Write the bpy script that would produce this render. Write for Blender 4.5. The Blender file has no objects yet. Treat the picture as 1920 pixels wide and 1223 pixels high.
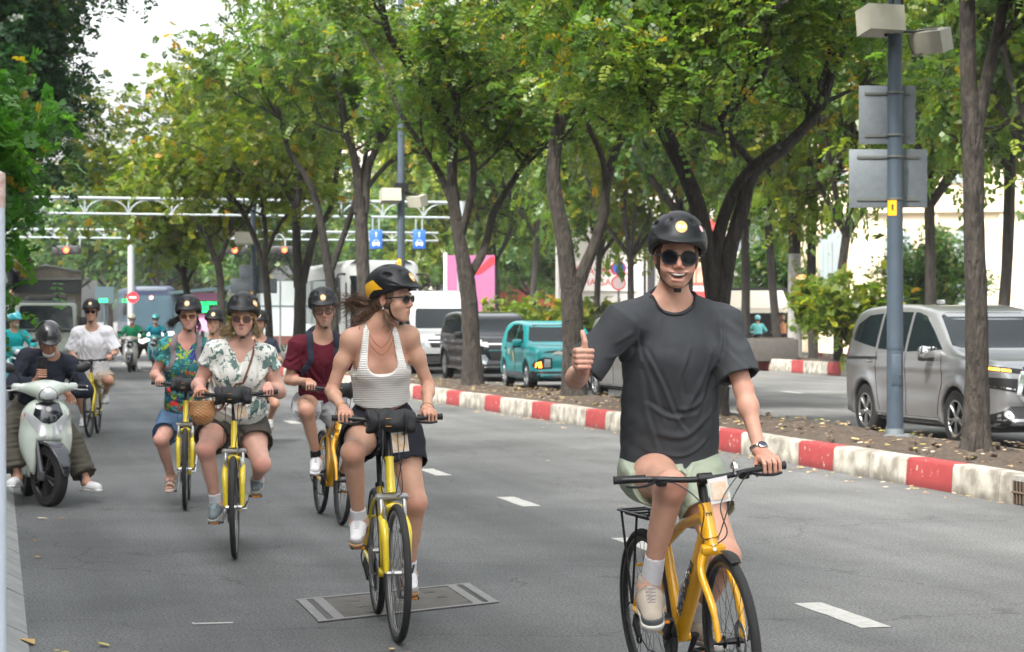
import bpy, bmesh, math, random
import numpy as np
from mathutils import Vector, Matrix, geometry
R = math.radians
random.seed(7); RNG = np.random.default_rng(7)
SC = bpy.context.scene; COL = SC.collection
# ------------------------------------------------------------ camera, light
CAM_A = R(13.6); CAM_H = 1.645; HZ = 597; FPX = 4000.0
cd = bpy.data.cameras.new('camera'); cam = bpy.data.objects.new('camera', cd); COL.objects.link(cam)
cam.location = (0, 0, CAM_H); cam.rotation_euler = (R(90), 0, -CAM_A)
cd.lens = 75; cd.sensor_width = 36; cd.shift_y = -0.0076; cd.clip_end = 3000; cd.clip_start = .1
cd.dof.use_dof = True; cd.dof.focus_distance = 10.6; cd.dof.aperture_fstop = 7.1
SC.camera = cam
world = bpy.data.worlds.new('World'); SC.world = world; world.use_nodes = True
wn = world.node_tree; bg = wn.nodes['Background']
SUN_EL, SUN_AZ = R(50), R(-135)          # azimuth measured from +Y towards +X
sky = wn.nodes.new('ShaderNodeTexSky'); sky.sky_type = 'NISHITA'; sky.sun_disc = False
sky.sun_elevation = SUN_EL; sky.sun_rotation = SUN_AZ; sky.dust_density = 6; sky.air_density = 1.2; sky.ozone_density = .6
hs = wn.nodes.new('ShaderNodeHueSaturation'); hs.inputs['Saturation'].default_value = .18; hs.inputs['Value'].default_value = 1.55
wn.links.new(sky.outputs[0], hs.inputs['Color']); wn.links.new(hs.outputs[0], bg.inputs[0])
bg.inputs[1].default_value = .15
sd = bpy.data.lights.new('sun', 'SUN'); so = bpy.data.objects.new('sun', sd); COL.objects.link(so)
sd.energy = 3.6; sd.angle = R(5); sd.color = (1, .95, .87)
sdir = Vector((math.sin(SUN_AZ)*math.cos(SUN_EL), math.cos(SUN_AZ)*math.cos(SUN_EL), math.sin(SUN_EL)))
so.rotation_euler = (-sdir).to_track_quat('-Z', 'Y').to_euler()
vs = SC.view_settings; vs.view_transform = 'Standard'; vs.look = 'None'; vs.gamma = 1; vs.exposure = 1.3
SC.cycles.max_bounces = 8; SC.cycles.transparent_max_bounces = 8
CF = Vector((math.sin(CAM_A), math.cos(CAM_A), 0)); CR = Vector((math.cos(CAM_A), -math.sin(CAM_A), 0))
def at(px, py, Z):
    """world point seen at photo pixel (px,py) at depth Z metres"""
    return CF*Z + CR*((px-960)/FPX*Z) + Vector((0, 0, CAM_H - (py-HZ)/FPX*Z))
def gnd(px, py, h=0.0):
    return at(px, py, (CAM_H-h)*FPX/(py-HZ))
def heading(dx, dz):
    """rotation about z so that local +Y points to camera-space direction (right dx, depth dz)"""
    w = CR*dx + CF*dz
    return math.atan2(-w.x, w.y)
# ------------------------------------------------------------ object helpers
def tag(o, label=None, cat=None, group=None, kind=None):
    if label: o['label'] = label
    if cat: o['category'] = cat
    if group: o['group'] = group
    if kind: o['kind'] = kind
    return o
def empty(name, loc=(0, 0, 0), rz=0, label=None, cat=None, group=None, scale=1):
    o = bpy.data.objects.new(name, None); COL.objects.link(o)
    o.location = loc; o.rotation_euler = (0, 0, rz); o.scale = (scale,)*3; o.empty_display_size = .1
    return tag(o, label, cat, group)
def link(name, me, mat=None, parent=None, smooth=True, loc=None):
    o = bpy.data.objects.new(name, me); COL.objects.link(o)
    if mat is not None:
        for m in (mat if isinstance(mat, (list, tuple)) else [mat]): me.materials.append(m)
    if smooth and len(me.polygons): me.polygons.foreach_set('use_smooth', [True]*len(me.polygons))
    if parent: o.parent = parent
    if loc is not None: o.location = loc
    return o
def pydata(name, v, f):
    me = bpy.data.meshes.new(name); me.from_pydata([tuple(x) for x in v], [], [tuple(x) for x in f]); me.update(); return me
def npmesh(name, V, Q, n=4):
    """fast mesh from numpy verts and equal-sized faces"""
    me = bpy.data.meshes.new(name); V = np.asarray(V, np.float32); Q = np.asarray(Q, np.int32)
    me.vertices.add(len(V)); me.vertices.foreach_set('co', V.ravel())
    me.loops.add(Q.size); me.loops.foreach_set('vertex_index', Q.ravel())
    me.polygons.add(len(Q)); me.polygons.foreach_set('loop_start', np.arange(0, Q.size, n, dtype=np.int32))
    me.polygons.foreach_set('loop_total', np.full(len(Q), n, np.int32))
    me.update(calc_edges=True); return me
def setcol(me, C, name='Col'):
    a = me.color_attributes.new(name, 'FLOAT_COLOR', 'POINT'); C = np.asarray(C, np.float32)
    if C.shape[1] == 3: C = np.concatenate([C, np.ones((len(C), 1), np.float32)], 1)
    a.data.foreach_set('color', C.ravel())
class MB:
    """mesh builder: collects boxes, tubes, lathes, sheets and links them as ONE object"""
    def __init__(s): s.v = []; s.f = []; s.m = []; s.cur = 0
    def add(s, v, f):
        b = len(s.v); s.v += [Vector(x) for x in v]; s.f += [tuple(i+b for i in q) for q in f]; s.m += [s.cur]*len(f); return s
    def box(s, c, h, M=None, bev=0.0):
        x, y, z = h; c = Vector(c)
        if bev <= 0:
            v = [Vector((a*x, b*y, d*z)) for a in (-1, 1) for b in (-1, 1) for d in (-1, 1)]
            f = [(0, 1, 3, 2), (4, 6, 7, 5), (0, 4, 5, 1), (2, 3, 7, 6), (0, 2, 6, 4), (1, 5, 7, 3)]
        else:
            bm = bmesh.new(); bmesh.ops.create_cube(bm, size=2)
            for q in bm.verts: q.co = Vector((q.co.x*x, q.co.y*y, q.co.z*z))
            bmesh.ops.bevel(bm, geom=bm.edges[:], offset=min(bev, min(h)*.9), segments=2, affect='EDGES', profile=.5)
            bm.verts.index_update(); v = [q.co.copy() for q in bm.verts]; f = [tuple(l.index for l in q.verts) for q in bm.faces]; bm.free()
        if M is not None: v = [M @ q for q in v]
        return s.add([q+c for q in v], f)
    def tube(s, pts, r, n=8, cap=True, flat=None, close=False, up=None):
        pts = [Vector(p) for p in pts]; N = len(pts)
        rr = list(r) if hasattr(r, '__len__') else [r]*N
        V = []; prev = None
        for i, p in enumerate(pts):
            if close: t = pts[(i+1) % N]-pts[i-1]
            else: t = pts[min(i+1, N-1)]-pts[max(i-1, 0)]
            t.normalize()
            if prev is None:
                u = Vector(up) if up is not None else (Vector((0, 0, 1)) if abs(t.z) < .9 else Vector((1, 0, 0)))
                u = (u-t*u.dot(t)).normalized()
            else: u = (prev-t*prev.dot(t)).normalized()
            prev = u; w = t.cross(u); fl = flat if flat else 1
            for k in range(n):
                a = 2*math.pi*k/n; V.append(p+(u*math.cos(a)*fl+w*math.sin(a))*rr[i])
        F = []
        for i in range(N if close else N-1):
            j = (i+1) % N
            for k in range(n): F.append((i*n+k, i*n+(k+1) % n, j*n+(k+1) % n, j*n+k))
        if cap and not close: F.append(tuple(range(n))[::-1]); F.append(tuple((N-1)*n+k for k in range(n)))
        return s.add(V, F)
    def lathe(s, prof, n=24, M=None, c=(0, 0, 0)):
        """prof: (r, h) pairs round local z"""
        V = []; F = []; c = Vector(c)
        for r, h in prof:
            for k in range(n):
                a = 2*math.pi*k/n; V.append(Vector((max(r, 1e-5)*math.cos(a), max(r, 1e-5)*math.sin(a), h)))
        for i in range(len(prof)-1):
            for k in range(n): F.append((i*n+k, i*n+(k+1) % n, (i+1)*n+(k+1) % n, (i+1)*n+k))
        if M is not None: V = [M @ q for q in V]
        return s.add([q+c for q in V], F)
    def prism(s, poly, a, b, ax=0):
        """polygon in the two other axes, extruded along axis ax from a to b"""
        n = len(poly); V = []
        for t in (a, b):
            for p in poly:
                q = list(p); q.insert(ax, t); V.append(q)
        F = [tuple(range(n))[::-1], tuple(range(n, 2*n))]+[(k, (k+1) % n, n+(k+1) % n, n+k) for k in range(n)]
        return s.add(V, F)
    def build(s, name, mat=None, parent=None, smooth=True, loc=None, ang=None):
        me = pydata(name, s.v, s.f)
        bm = bmesh.new(); bm.from_mesh(me); bmesh.ops.recalc_face_normals(bm, faces=bm.faces[:])
        bm.to_mesh(me); bm.free()
        o = link(name, me, mat, parent, smooth, loc)
        if any(s.m): me.polygons.foreach_set('material_index', s.m)
        if smooth: me.set_sharp_from_angle(angle=R(ang or 38))
        return o
def axM(d, up=(0, 0, 1)):
    """matrix whose z axis is d"""
    d = Vector(d).normalized(); return d.to_track_quat('Z', 'Y').to_matrix()
def copy_tree(o, parent=None, loc=None, rz=None, label=None):
    c = o.copy(); COL.objects.link(c); c.parent = parent
    if loc is not None: c.location = loc
    if rz is not None: c.rotation_euler = (c.rotation_euler[0], c.rotation_euler[1], rz)
    if label: c['label'] = label
    for ch in list(o.children): copy_tree(ch, c)
    return c
def textmesh(txt, size, mat, name, parent=None, M=None, depth=.002, bold=0, spacing=1):
    cu = bpy.data.curves.new(name, 'FONT'); cu.body = txt; cu.size = size; cu.align_x = 'CENTER'; cu.align_y = 'CENTER'
    cu.extrude = depth; cu.offset = bold; cu.space_character = spacing; cu.resolution_u = 3
    t = bpy.data.objects.new('tmp', cu); COL.objects.link(t); dg = bpy.context.evaluated_depsgraph_get(); dg.update()
    me = bpy.data.meshes.new_from_object(t.evaluated_get(dg)); bpy.data.objects.remove(t)
    if M is not None: me.transform(M)
    me.name = name
    me.materials.clear()
    return link(name, me, mat, parent, False)
# ------------------------------------------------------------ materials
MATS = {}
def mat(name, col, rough=.6, metal=0.0, var=0.0, vs_=6.0, bump=0.0, bs=60.0, col2=None, spec=.5, coat=0.0, emit=0, vcol=False, trans=0, sss=0, dist=.01, stretch=None, alpha=None):
    if name in MATS: return MATS[name]
    m = bpy.data.materials.new(name); m.use_nodes = True; nt = m.node_tree; b = nt.nodes['Principled BSDF']; L = nt.links; N = nt.nodes
    b.inputs['Base Color'].default_value = (*col, 1); b.inputs['Roughness'].default_value = rough; b.inputs['Metallic'].default_value = metal
    b.inputs['Specular IOR Level'].default_value = spec; b.inputs['Coat Weight'].default_value = coat; b.inputs['Coat Roughness'].default_value = .06
    if sss: b.inputs['Subsurface Weight'].default_value = sss; b.inputs['Subsurface Radius'].default_value = (1, .35, .2); b.inputs['Subsurface Scale'].default_value = .012
    if trans: b.inputs['Transmission Weight'].default_value = trans
    if emit: b.inputs['Emission Color'].default_value = (*col, 1); b.inputs['Emission Strength'].default_value = emit
    tc = N.new('ShaderNodeTexCoord'); src = tc.outputs['Object']
    if stretch:
        mp = N.new('ShaderNodeMapping'); mp.inputs['Scale'].default_value = stretch; L.new(src, mp.inputs[0]); src = mp.outputs[0]
    base = None
    if vcol:
        a = N.new('ShaderNodeVertexColor'); a.layer_name = 'Col'; base = a.outputs[0]
    if var > 0:
        nz = N.new('ShaderNodeTexNoise'); nz.inputs['Scale'].default_value = vs_; nz.inputs['Detail'].default_value = 6; nz.inputs['Roughness'].default_value = .65
        L.new(src, nz.inputs['Vector'])
        rp = N.new('ShaderNodeMapRange'); rp.inputs[1].default_value = .3; rp.inputs[2].default_value = .7; L.new(nz.outputs[0], rp.inputs[0])
        mx = N.new('ShaderNodeMix'); mx.data_type = 'RGBA'; L.new(rp.outputs[0], mx.inputs[0])
        c2 = col2 or tuple(c*(1-var) for c in col)
        if base is not None:
            mu = N.new('ShaderNodeMix'); mu.data_type = 'RGBA'; mu.blend_type = 'MULTIPLY'; mu.inputs[0].default_value = 1
            mx.inputs[6].default_value = (1-var,)*3+(1,); mx.inputs[7].default_value = (1, 1, 1, 1)
            L.new(base, mu.inputs[6]); L.new(mx.outputs[2], mu.inputs[7]); base = mu.outputs[2]
        else:
            mx.inputs[6].default_value = (*c2, 1); mx.inputs[7].default_value = (*col, 1); base = mx.outputs[2]
    if base is not None: L.new(base, b.inputs['Base Color'])
    if bump > 0:
        nb = N.new('ShaderNodeTexNoise'); nb.inputs['Scale'].default_value = bs; nb.inputs['Detail'].default_value = 5; L.new(src, nb.inputs['Vector'])
        bp = N.new('ShaderNodeBump'); bp.inputs['Strength'].default_value = bump; bp.inputs['Distance'].default_value = dist
        L.new(nb.outputs[0], bp.inputs['Height']); L.new(bp.outputs[0], b.inputs['Normal'])
    MATS[name] = m; return m
# ------------------------------------------------------------ signed-distance modelling
def _v(a): return np.array(tuple(a), np.float32)
class P:
    """primitive: fn(points)->distance, bounds, op, smoothness"""
    def __init__(s, fn, lo, hi, op='u', k=.01): s.fn = fn; s.lo = np.array(lo, np.float32); s.hi = np.array(hi, np.float32); s.op = op; s.k = k
def cone(a, b, ra, rb, k=.01, op='u', n=None, s=1.0, cap=False):
    """round cone a->b; n,s: widen the section along n by factor s; cap: flat ends"""
    a = _v(a); b = _v(b); ba = b-a; L2 = float(ba@ba)+1e-12; L = math.sqrt(L2); nn = None
    if n is not None:
        nn = _v(n); nn = nn-ba*(nn@ba)/L2; nn = nn/(np.linalg.norm(nn)+1e-9)
    def fn(p):
        pa = p-a; t = (pa@ba)/L2; tc = np.clip(t, 0, 1); q = pa-tc[..., None]*ba
        if nn is not None: q = q+((1/s-1)*(q@nn))[..., None]*nn
        d = np.sqrt((q*q).sum(-1))-(ra+(rb-ra)*tc)
        if cap:
            qr = pa-t[..., None]*ba
            if nn is not None: qr = qr+((1/s-1)*(qr@nn))[..., None]*nn
            d = np.maximum(np.sqrt((qr*qr).sum(-1))-(ra+(rb-ra)*tc), np.maximum(-t, t-1)*L)
        return d
    m = max(ra, rb)*max(1, s)
    return P(fn, np.minimum(a, b)-m, np.maximum(a, b)+m, op, k)
def ell(c, r, k=.01, op='u', M=None):
    c = _v(c); r = _v(r); A = None if M is None else np.array(M, np.float32)[:3, :3]
    def fn(p):
        q = p-c
        if A is not None: q = q@A
        k0 = np.sqrt(((q/r)**2).sum(-1)); k1 = np.sqrt(((q/(r*r))**2).sum(-1))+1e-9
        return k0*(k0-1)/k1
    m = r.max() if A is not None else r
    return P(fn, c-m, c+m, op, k)
def rbox(c, h, rr=.01, k=.01, op='u', M=None):
    c = _v(c); h = _v(h)-rr; A = None if M is None else np.array(M, np.float32)[:3, :3]
    def fn(p):
        q = p-c
        if A is not None: q = q@A
        q = np.abs(q)-h
        return np.sqrt((np.maximum(q, 0)**2).sum(-1))+np.minimum(q.max(-1), 0)-rr
    m = np.linalg.norm(h)+rr if A is not None else h+rr
    return P(fn, c-m, c+m, op, k)
BIG = 50.0
def plane(n, d, k=.003, op='i'):
    """keep the side where n.p < d"""
    n = _v(n); n = n/np.linalg.norm(n)
    return P(lambda p: p@n-d, (-BIG,)*3, (BIG,)*3, op, k)
def smin(a, b, k):
    if k <= 0: return np.minimum(a, b)
    h = np.maximum(k-np.abs(a-b), 0)/k
    return np.minimum(a, b)-h*h*k*.25
def comb(f, d, op, k):
    if op == 'u': return smin(f, d, k)
    if op == 's': return -smin(-f, d, k)
    if op == 'i': return -smin(-f, -d, k)
    if op == 'a': return f+d
class Sdf:
    def __init__(s, prims): s.p = [q for q in prims if q is not None]
    def __call__(s, pts):
        pts = np.asarray(pts, np.float32); f = np.full(pts.shape[:-1], 9.0, np.float32)
        for q in s.p: f = comb(f, q.fn(pts), q.op, q.k)
        return f
    def bounds(s):
        lo = np.min([q.lo for q in s.p if q.op == 'u'], 0); hi = np.max([q.hi for q in s.p if q.op == 'u'], 0); return lo, hi
    def mesh(s, name, h, lo=None, hi=None, pad=3):
        if lo is None: lo, hi = s.bounds()
        lo = np.asarray(lo, np.float32)-pad*h; hi = np.asarray(hi, np.float32)+pad*h
        n = np.ceil((hi-lo)/h).astype(int)+1
        ax = [lo[i]+h*np.arange(n[i], dtype=np.float32) for i in range(3)]
        f = np.full(tuple(n), 9.0, np.float32)
        for q in s.p:
            mg = q.k*1.2+3*h if q.op != 'a' else 0
            i0 = np.maximum(np.floor((q.lo-mg-lo)/h).astype(int), 0); i1 = np.minimum(np.ceil((q.hi+mg-lo)/h).astype(int)+1, n)
            if (i1 <= i0).any(): continue
            sl = tuple(slice(int(i0[i]), int(i1[i])) for i in range(3))
            sub = f[sl]
            if q.op != 'u':                      # only where it can matter
                msk = (np.abs(sub) < .06) if q.op == 'a' else (sub < .12)
                if not msk.any(): continue
                idx = np.nonzero(msk)
                pts = np.stack([ax[i][sl[i]][idx[i]] for i in range(3)], -1)
                sub[idx] = comb(sub[idx], q.fn(pts).astype(np.float32), q.op, q.k)
            else:
                g = np.stack(np.meshgrid(*[ax[i][sl[i]] for i in range(3)], indexing='ij'), -1)
                f[sl] = comb(sub, q.fn(g).astype(np.float32), q.op, q.k)
        return nets(name, f, lo, h)
def nets(name, f, lo, h):
    ins = f < 0
    c = sum(ins[a:ins.shape[0]-1+a, b:ins.shape[1]-1+b, d:ins.shape[2]-1+d].astype(np.int8) for a in (0, 1) for b in (0, 1) for d in (0, 1))
    act = (c > 0) & (c < 8); I = np.argwhere(act)
    idm = np.full(act.shape, -1, np.int32); idm[act] = np.arange(len(I))
    pos = np.zeros((len(I), 3), np.float32); cnt = np.zeros(len(I), np.float32)
    for ax in range(3):
        o = [a for a in range(3) if a != ax]
        for u in (0, 1):
            for w in (0, 1):
                c0 = np.zeros(3, int); c0[o[0]] = u; c0[o[1]] = w; c1 = c0.copy(); c1[ax] = 1
                A = I+c0; B = I+c1; fa = f[A[:, 0], A[:, 1], A[:, 2]]; fb = f[B[:, 0], B[:, 1], B[:, 2]]
                m = (fa < 0) != (fb < 0); t = fa[m]/(fa[m]-fb[m])
                q = np.tile(c0.astype(np.float32), (int(m.sum()), 1)); q[:, ax] = t
                pos[m] += q; cnt[m] += 1
    V = (I+pos/cnt[:, None])*h+lo
    Q = []
    for ax in range(3):
        o = [a for a in range(3) if a != ax]
        s0 = [slice(None)]*3; s1 = [slice(None)]*3; s0[ax] = slice(0, -1); s1[ax] = slice(1, None)
        cr = ins[tuple(s0)] != ins[tuple(s1)]; E = np.argwhere(cr)
        E = E[(E[:, o[0]] > 0) & (E[:, o[1]] > 0) & (E[:, o[0]] < act.shape[o[0]]) & (E[:, o[1]] < act.shape[o[1]])]
        fl = ins[E[:, 0], E[:, 1], E[:, 2]]
        d0 = np.zeros(3, int); d0[o[0]] = -1; d1 = np.zeros(3, int); d1[o[1]] = -1
        a = idm[tuple(E.T)]; b = idm[tuple((E+d0).T)]; c_ = idm[tuple((E+d0+d1).T)]; d = idm[tuple((E+d1).T)]
        q = np.stack([a, b, c_, d], -1)
        if ax == 1: fl = ~fl
        q[~fl] = q[~fl][:, ::-1]
        Q.append(q)
    Q = np.concatenate(Q); Q = Q[(Q >= 0).all(1)]
    return npmesh(name, V, Q)
def mco(me):
    a = np.empty(len(me.vertices)*3, np.float32); me.vertices.foreach_get('co', a); return a.reshape(-1, 3)
def trace(sdf, o, d, n=40, mx=5.0):
    o = np.asarray(o, np.float32); d = np.asarray(d, np.float32)
    if d.ndim == 1: d = np.tile(d, (len(o), 1))
    t = np.zeros(len(o), np.float32)
    for _ in range(n): t = np.minimum(t+sdf(o+d*t[:, None])*.9, mx)
    return o+d*t[:, None], t
def poly_fill(poly, step):
    """constrained triangulation of a 2-D outline with inner grid points"""
    P_ = []
    n = len(poly)
    for i in range(n):
        a = Vector(poly[i]); b = Vector(poly[(i+1) % n]); m = max(1, int((b-a).length/step))
        for j in range(m): P_.append(a+(b-a)*(j/m))
    nb = len(P_); ed = [(i, (i+1) % nb) for i in range(nb)]
    arr = np.array([tuple(p) for p in P_]); lo = arr.min(0); hi = arr.max(0)
    gx, gy = np.meshgrid(np.arange(lo[0]+step/2, hi[0], step), np.arange(lo[1]+step/2, hi[1], step)); g = np.stack([gx.ravel(), gy.ravel()], -1)
    ins = np.zeros(len(g), bool)
    for i in range(nb):
        a = arr[i]; b = arr[(i+1) % nb]
        c = ((a[1] > g[:, 1]) != (b[1] > g[:, 1])) & (g[:, 0] < (b[0]-a[0])*(g[:, 1]-a[1])/(b[1]-a[1]+1e-12)+a[0]); ins ^= c
    # keep off the border
    dm = np.full(len(g), 9.0)
    for i in range(nb): dm = np.minimum(dm, np.hypot(*(g-arr[i]).T))
    g = g[ins & (dm > step*.45)]
    r = geometry.delaunay_2d_cdt(P_+[Vector(q) for q in g], ed, [list(range(nb))], 1, 1e-5)
    return np.array([tuple(v) for v in r[0]], np.float32), [tuple(f) for f in r[2]], [tuple(e) for e in r[1]]
def decal(sdf, poly, O, U, W, D, off=.004, step=.03, name='panel', mat_=None, parent=None, thick=.0):
    """fill a 2-D outline (coords along U,W from O), press it along D onto the surface, lift it by off"""
    v, f, _ = poly_fill(poly, step); O = _v(O); U = _v(U); W = _v(W); D = _v(D)
    p, t = trace(sdf, O+v[:, :1]*U+v[:, 1:2]*W, D)
    p = p-D*off
    vv = [Vector(q) for q in p]; bad = t > 4.9
    ff = [q for q in f if not any(bad[i] for i in q)]
    used = sorted({i for q in ff for i in q}); mp = {j: i for i, j in enumerate(used)}
    me = pydata(name, [vv[j] for j in used], [tuple(mp[i] for i in q) for q in ff])
    bm = bmesh.new(); bm.from_mesh(me)
    bmesh.ops.recalc_face_normals(bm, faces=bm.faces[:])
    s = sum((q.normal.dot(Vector(D)) for q in bm.faces))
    if s > 0: bmesh.ops.reverse_faces(bm, faces=bm.faces[:])
    # a rim going inwards gives it body
    ed = [e for e in bm.edges if e.is_boundary]; r = bmesh.ops.extrude_edge_only(bm, edges=ed)
    for q in r['geom']:
        if isinstance(q, bmesh.types.BMVert): q.co += Vector(D)*(off+.004+thick)
    bm.to_mesh(me); bm.free()
    o = link(name, me, mat_, parent); me.set_sharp_from_angle(angle=R(50)); return o
def press_line(sdf, pts, D, off=.002):
    p, t = trace(sdf, np.array([tuple(q) for q in pts], np.float32), _v(D)); return [Vector(q)-Vector(D)*off for q in p]
def dens(pts, n):
    """resample a polyline smoothly (Catmull-Rom)"""
    P_ = [Vector(p) for p in pts]; out = []
    for i in range(len(P_)-1):
        a = P_[max(i-1, 0)]; b = P_[i]; c = P_[i+1]; d = P_[min(i+2, len(P_)-1)]
        for j in range(n):
            t = j/n; out.append(.5*((2*b)+(c-a)*t+(2*a-5*b+4*c-d)*t*t+(3*b-a-3*c+d)*t*t*t))
    out.append(P_[-1]); return out
# ============================================================ materials of the setting
def asphalt(name, c1, c2):
    m = bpy.data.materials.new(name); m.use_nodes = True; nt = m.node_tree; N = nt.nodes; L = nt.links; b = N['Principled BSDF']
    g = N.new('ShaderNodeNewGeometry'); src = g.outputs['Position']
    def nz(s, d=4, r=.6):
        n = N.new('ShaderNodeTexNoise'); n.inputs['Scale'].default_value = s; n.inputs['Detail'].default_value = d; n.inputs['Roughness'].default_value = r; L.new(src, n.inputs['Vector']); return n.outputs[0]
    big = nz(.35, 5); fine = nz(62, 3, .8); mid = nz(9, 4)
    mp = N.new('ShaderNodeMapping'); mp.inputs['Scale'].default_value = (1.1, .06, 1); L.new(src, mp.inputs[0])
    st = N.new('ShaderNodeTexNoise'); st.inputs['Scale'].default_value = 1.6; st.inputs['Detail'].default_value = 4; L.new(mp.outputs[0], st.inputs['Vector'])
    def mr(o, a, b_, c, d):
        r = N.new('ShaderNodeMapRange'); 
        for i, v in enumerate((a, b_, c, d)): r.inputs[i+1].default_value = v
        L.new(o, r.inputs[0]); return r.outputs[0]
    def mth(op, x, y):
        k = N.new('ShaderNodeMath'); k.operation = op; L.new(x, k.inputs[0]); L.new(y, k.inputs[1]); return k.outputs[0]
    f = mth('MULTIPLY', mth('MULTIPLY', mr(big, .3, .7, .82, 1.14), mr(st.outputs[0], .3, .7, .78, 1.18)), mth('MULTIPLY', mr(fine, .35, .68, .30, 1.75), mr(mid, .3, .7, .93, 1.06)))
    mx = N.new('ShaderNodeMix'); mx.data_type = 'RGBA'; mx.inputs[6].default_value = (*c1, 1); mx.inputs[7].default_value = (*c2, 1); L.new(mr(big, .4, .6, 0, 1), mx.inputs[0])
    mu = N.new('ShaderNodeVectorMath'); mu.operation = 'SCALE'; L.new(mx.outputs[2], mu.inputs[0]); L.new(f, mu.inputs[3]); 
    # fine cracks
    vo = N.new('ShaderNodeTexVoronoi'); vo.feature = 'DISTANCE_TO_EDGE'; vo.inputs['Scale'].default_value = .33
    wp = N.new('ShaderNodeVectorMath'); wp.operation = 'ADD'; sc = N.new('ShaderNodeTexNoise'); sc.inputs['Scale'].default_value = 1.5; sc.inputs['Detail'].default_value = 5
    L.new(src, sc.inputs['Vector']); L.new(src, wp.inputs[0]); L.new(sc.outputs['Color'], wp.inputs[1]); L.new(wp.outputs[0], vo.inputs['Vector'])
    ck = mr(vo.outputs['Distance'], 0, .006, .60, 1); m2 = N.new('ShaderNodeVectorMath'); m2.operation = 'SCALE'; L.new(mu.outputs[0], m2.inputs[0]); L.new(ck, m2.inputs[3])
    L.new(m2.outputs[0], b.inputs['Base Color']); b.inputs['Roughness'].default_value = .82; b.inputs['Specular IOR Level'].default_value = .35
    bp = N.new('ShaderNodeBump'); bp.inputs['Strength'].default_value = .6; bp.inputs['Distance'].default_value = .006; L.new(fine, bp.inputs["Height"]); L.new(bp.outputs[0], b.inputs["Normal"])
    return m
def kerb_mat(name, y0, per=3.03, red=1.02):
    """white kerb with red painted blocks, worn in places"""
    m = bpy.data.materials.new(name); m.use_nodes = True; nt = m.node_tree; N = nt.nodes; L = nt.links; b = N['Principled BSDF']
    g = N.new('ShaderNodeNewGeometry'); sp = N.new('ShaderNodeSeparateXYZ'); L.new(g.outputs['Position'], sp.inputs[0])
    def mth(op, x, y=None, v=None):
        k = N.new('ShaderNodeMath'); k.operation = op; L.new(x, k.inputs[0])
        if y is not None: L.new(y, k.inputs[1])
        if v is not None: k.inputs[1].default_value = v
        return k.outputs[0]
    n1 = N.new('ShaderNodeTexNoise'); n1.inputs['Scale'].default_value = 5; n1.inputs['Detail'].default_value = 7; L.new(g.outputs['Position'], n1.inputs['Vector'])
    n2 = N.new('ShaderNodeTexNoise'); n2.inputs['Scale'].default_value = 14; n2.inputs['Detail'].default_value = 6; L.new(g.outputs['Position'], n2.inputs['Vector'])
    yy = mth('SUBTRACT', sp.outputs[1], v=y0-300*per); md = mth('MODULO', yy, v=per); isr = mth('LESS_THAN', md, v=red)
    wear = mth('GREATER_THAN', n2.outputs[0], v=.66)
    inv = mth('MULTIPLY', isr, mth('SUBTRACT', mth('MULTIPLY', wear, v=-1), v=-1))
    rd = N.new('ShaderNodeMix'); rd.data_type = 'RGBA'; rd.inputs[6].default_value = (.19, .018, .020, 1); rd.inputs[7].default_value = (.27, .038, .038, 1); L.new(n1.outputs[0], rd.inputs[0])
    rp = N.new('ShaderNodeMapRange'); rp.inputs[1].default_value = .38; rp.inputs[2].default_value = .62; L.new(n1.outputs[0], rp.inputs[0])
    wt = N.new('ShaderNodeMix'); wt.data_type = 'RGBA'; wt.inputs[6].default_value = (.17, .155, .13, 1); wt.inputs[7].default_value = (.36, .345, .30, 1); L.new(rp.outputs[0], wt.inputs[0])
    mx = N.new('ShaderNodeMix'); mx.data_type = 'RGBA'; L.new(inv, mx.inputs[0]); L.new(wt.outputs[2], mx.inputs[6]); L.new(rd.outputs[2], mx.inputs[7])
    # grime along the foot
    gr = N.new('ShaderNodeMapRange'); gr.inputs[1].default_value = 0; gr.inputs[2].default_value = .09; gr.inputs[3].default_value = .55; gr.inputs[4].default_value = 1; L.new(sp.outputs[2], gr.inputs[0])
    # joints between the stones
    j = mth('LESS_THAN', mth('MODULO', yy, v=per/3), v=.012); jj = mth('SUBTRACT', mth('MULTIPLY', j, v=-.55), v=-1)
    s = N.new('ShaderNodeVectorMath'); s.operation = 'SCALE'; L.new(mx.outputs[2], s.inputs[0]); L.new(mth('MULTIPLY', gr.outputs[0], jj), s.inputs[3])
    L.new(s.outputs[0], b.inputs['Base Color']); b.inputs['Roughness'].default_value = .75
    bp = N.new('ShaderNodeBump'); bp.inputs['Strength'].default_value = .5; bp.inputs['Distance'].default_value = .01; L.new(n2.outputs[0], bp.inputs['Height']); L.new(bp.outputs[0], b.inputs['Normal'])
    return m
ROAD = asphalt('asphalt', (.094, .097, .099), (.112, .115, .116)); ROAD2 = asphalt('asphalt pale', (.10, .102, .10), (.125, .125, .12))
SOIL = mat('soil', (.085, .062, .045), .95, var=.6, vs_=7, bump=1, bs=22, dist=.05)
PAVE = mat('paving', (.42, .40, .37), .85, var=.3, vs_=1.5, bump=.3, bs=20)
TILE = mat('kerb tile', (.27, .28, .275), .85, var=.35, vs_=5, bump=.4, bs=50)
LINE = mat('road paint', (.42, .42, .40), .7, var=.35, vs_=14, bump=.3, bs=60)
CONC = mat('concrete', (.33, .32, .30), .85, var=.35, vs_=8, bump=.4, bs=40)
STEEL = mat('weathered steel', (.20, .20, .198), .6, .1, var=.3, vs_=9)
BARK = mat('bark', (.054, .045, .037), .95, var=.82, vs_=16, bump=1, bs=26, dist=.06, stretch=(1, 1, .3))
BARKD = mat('bark dark', (.042, .036, .031), .95, var=.8, vs_=16, bump=1, bs=26, dist=.06, stretch=(1, 1, .3))
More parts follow.
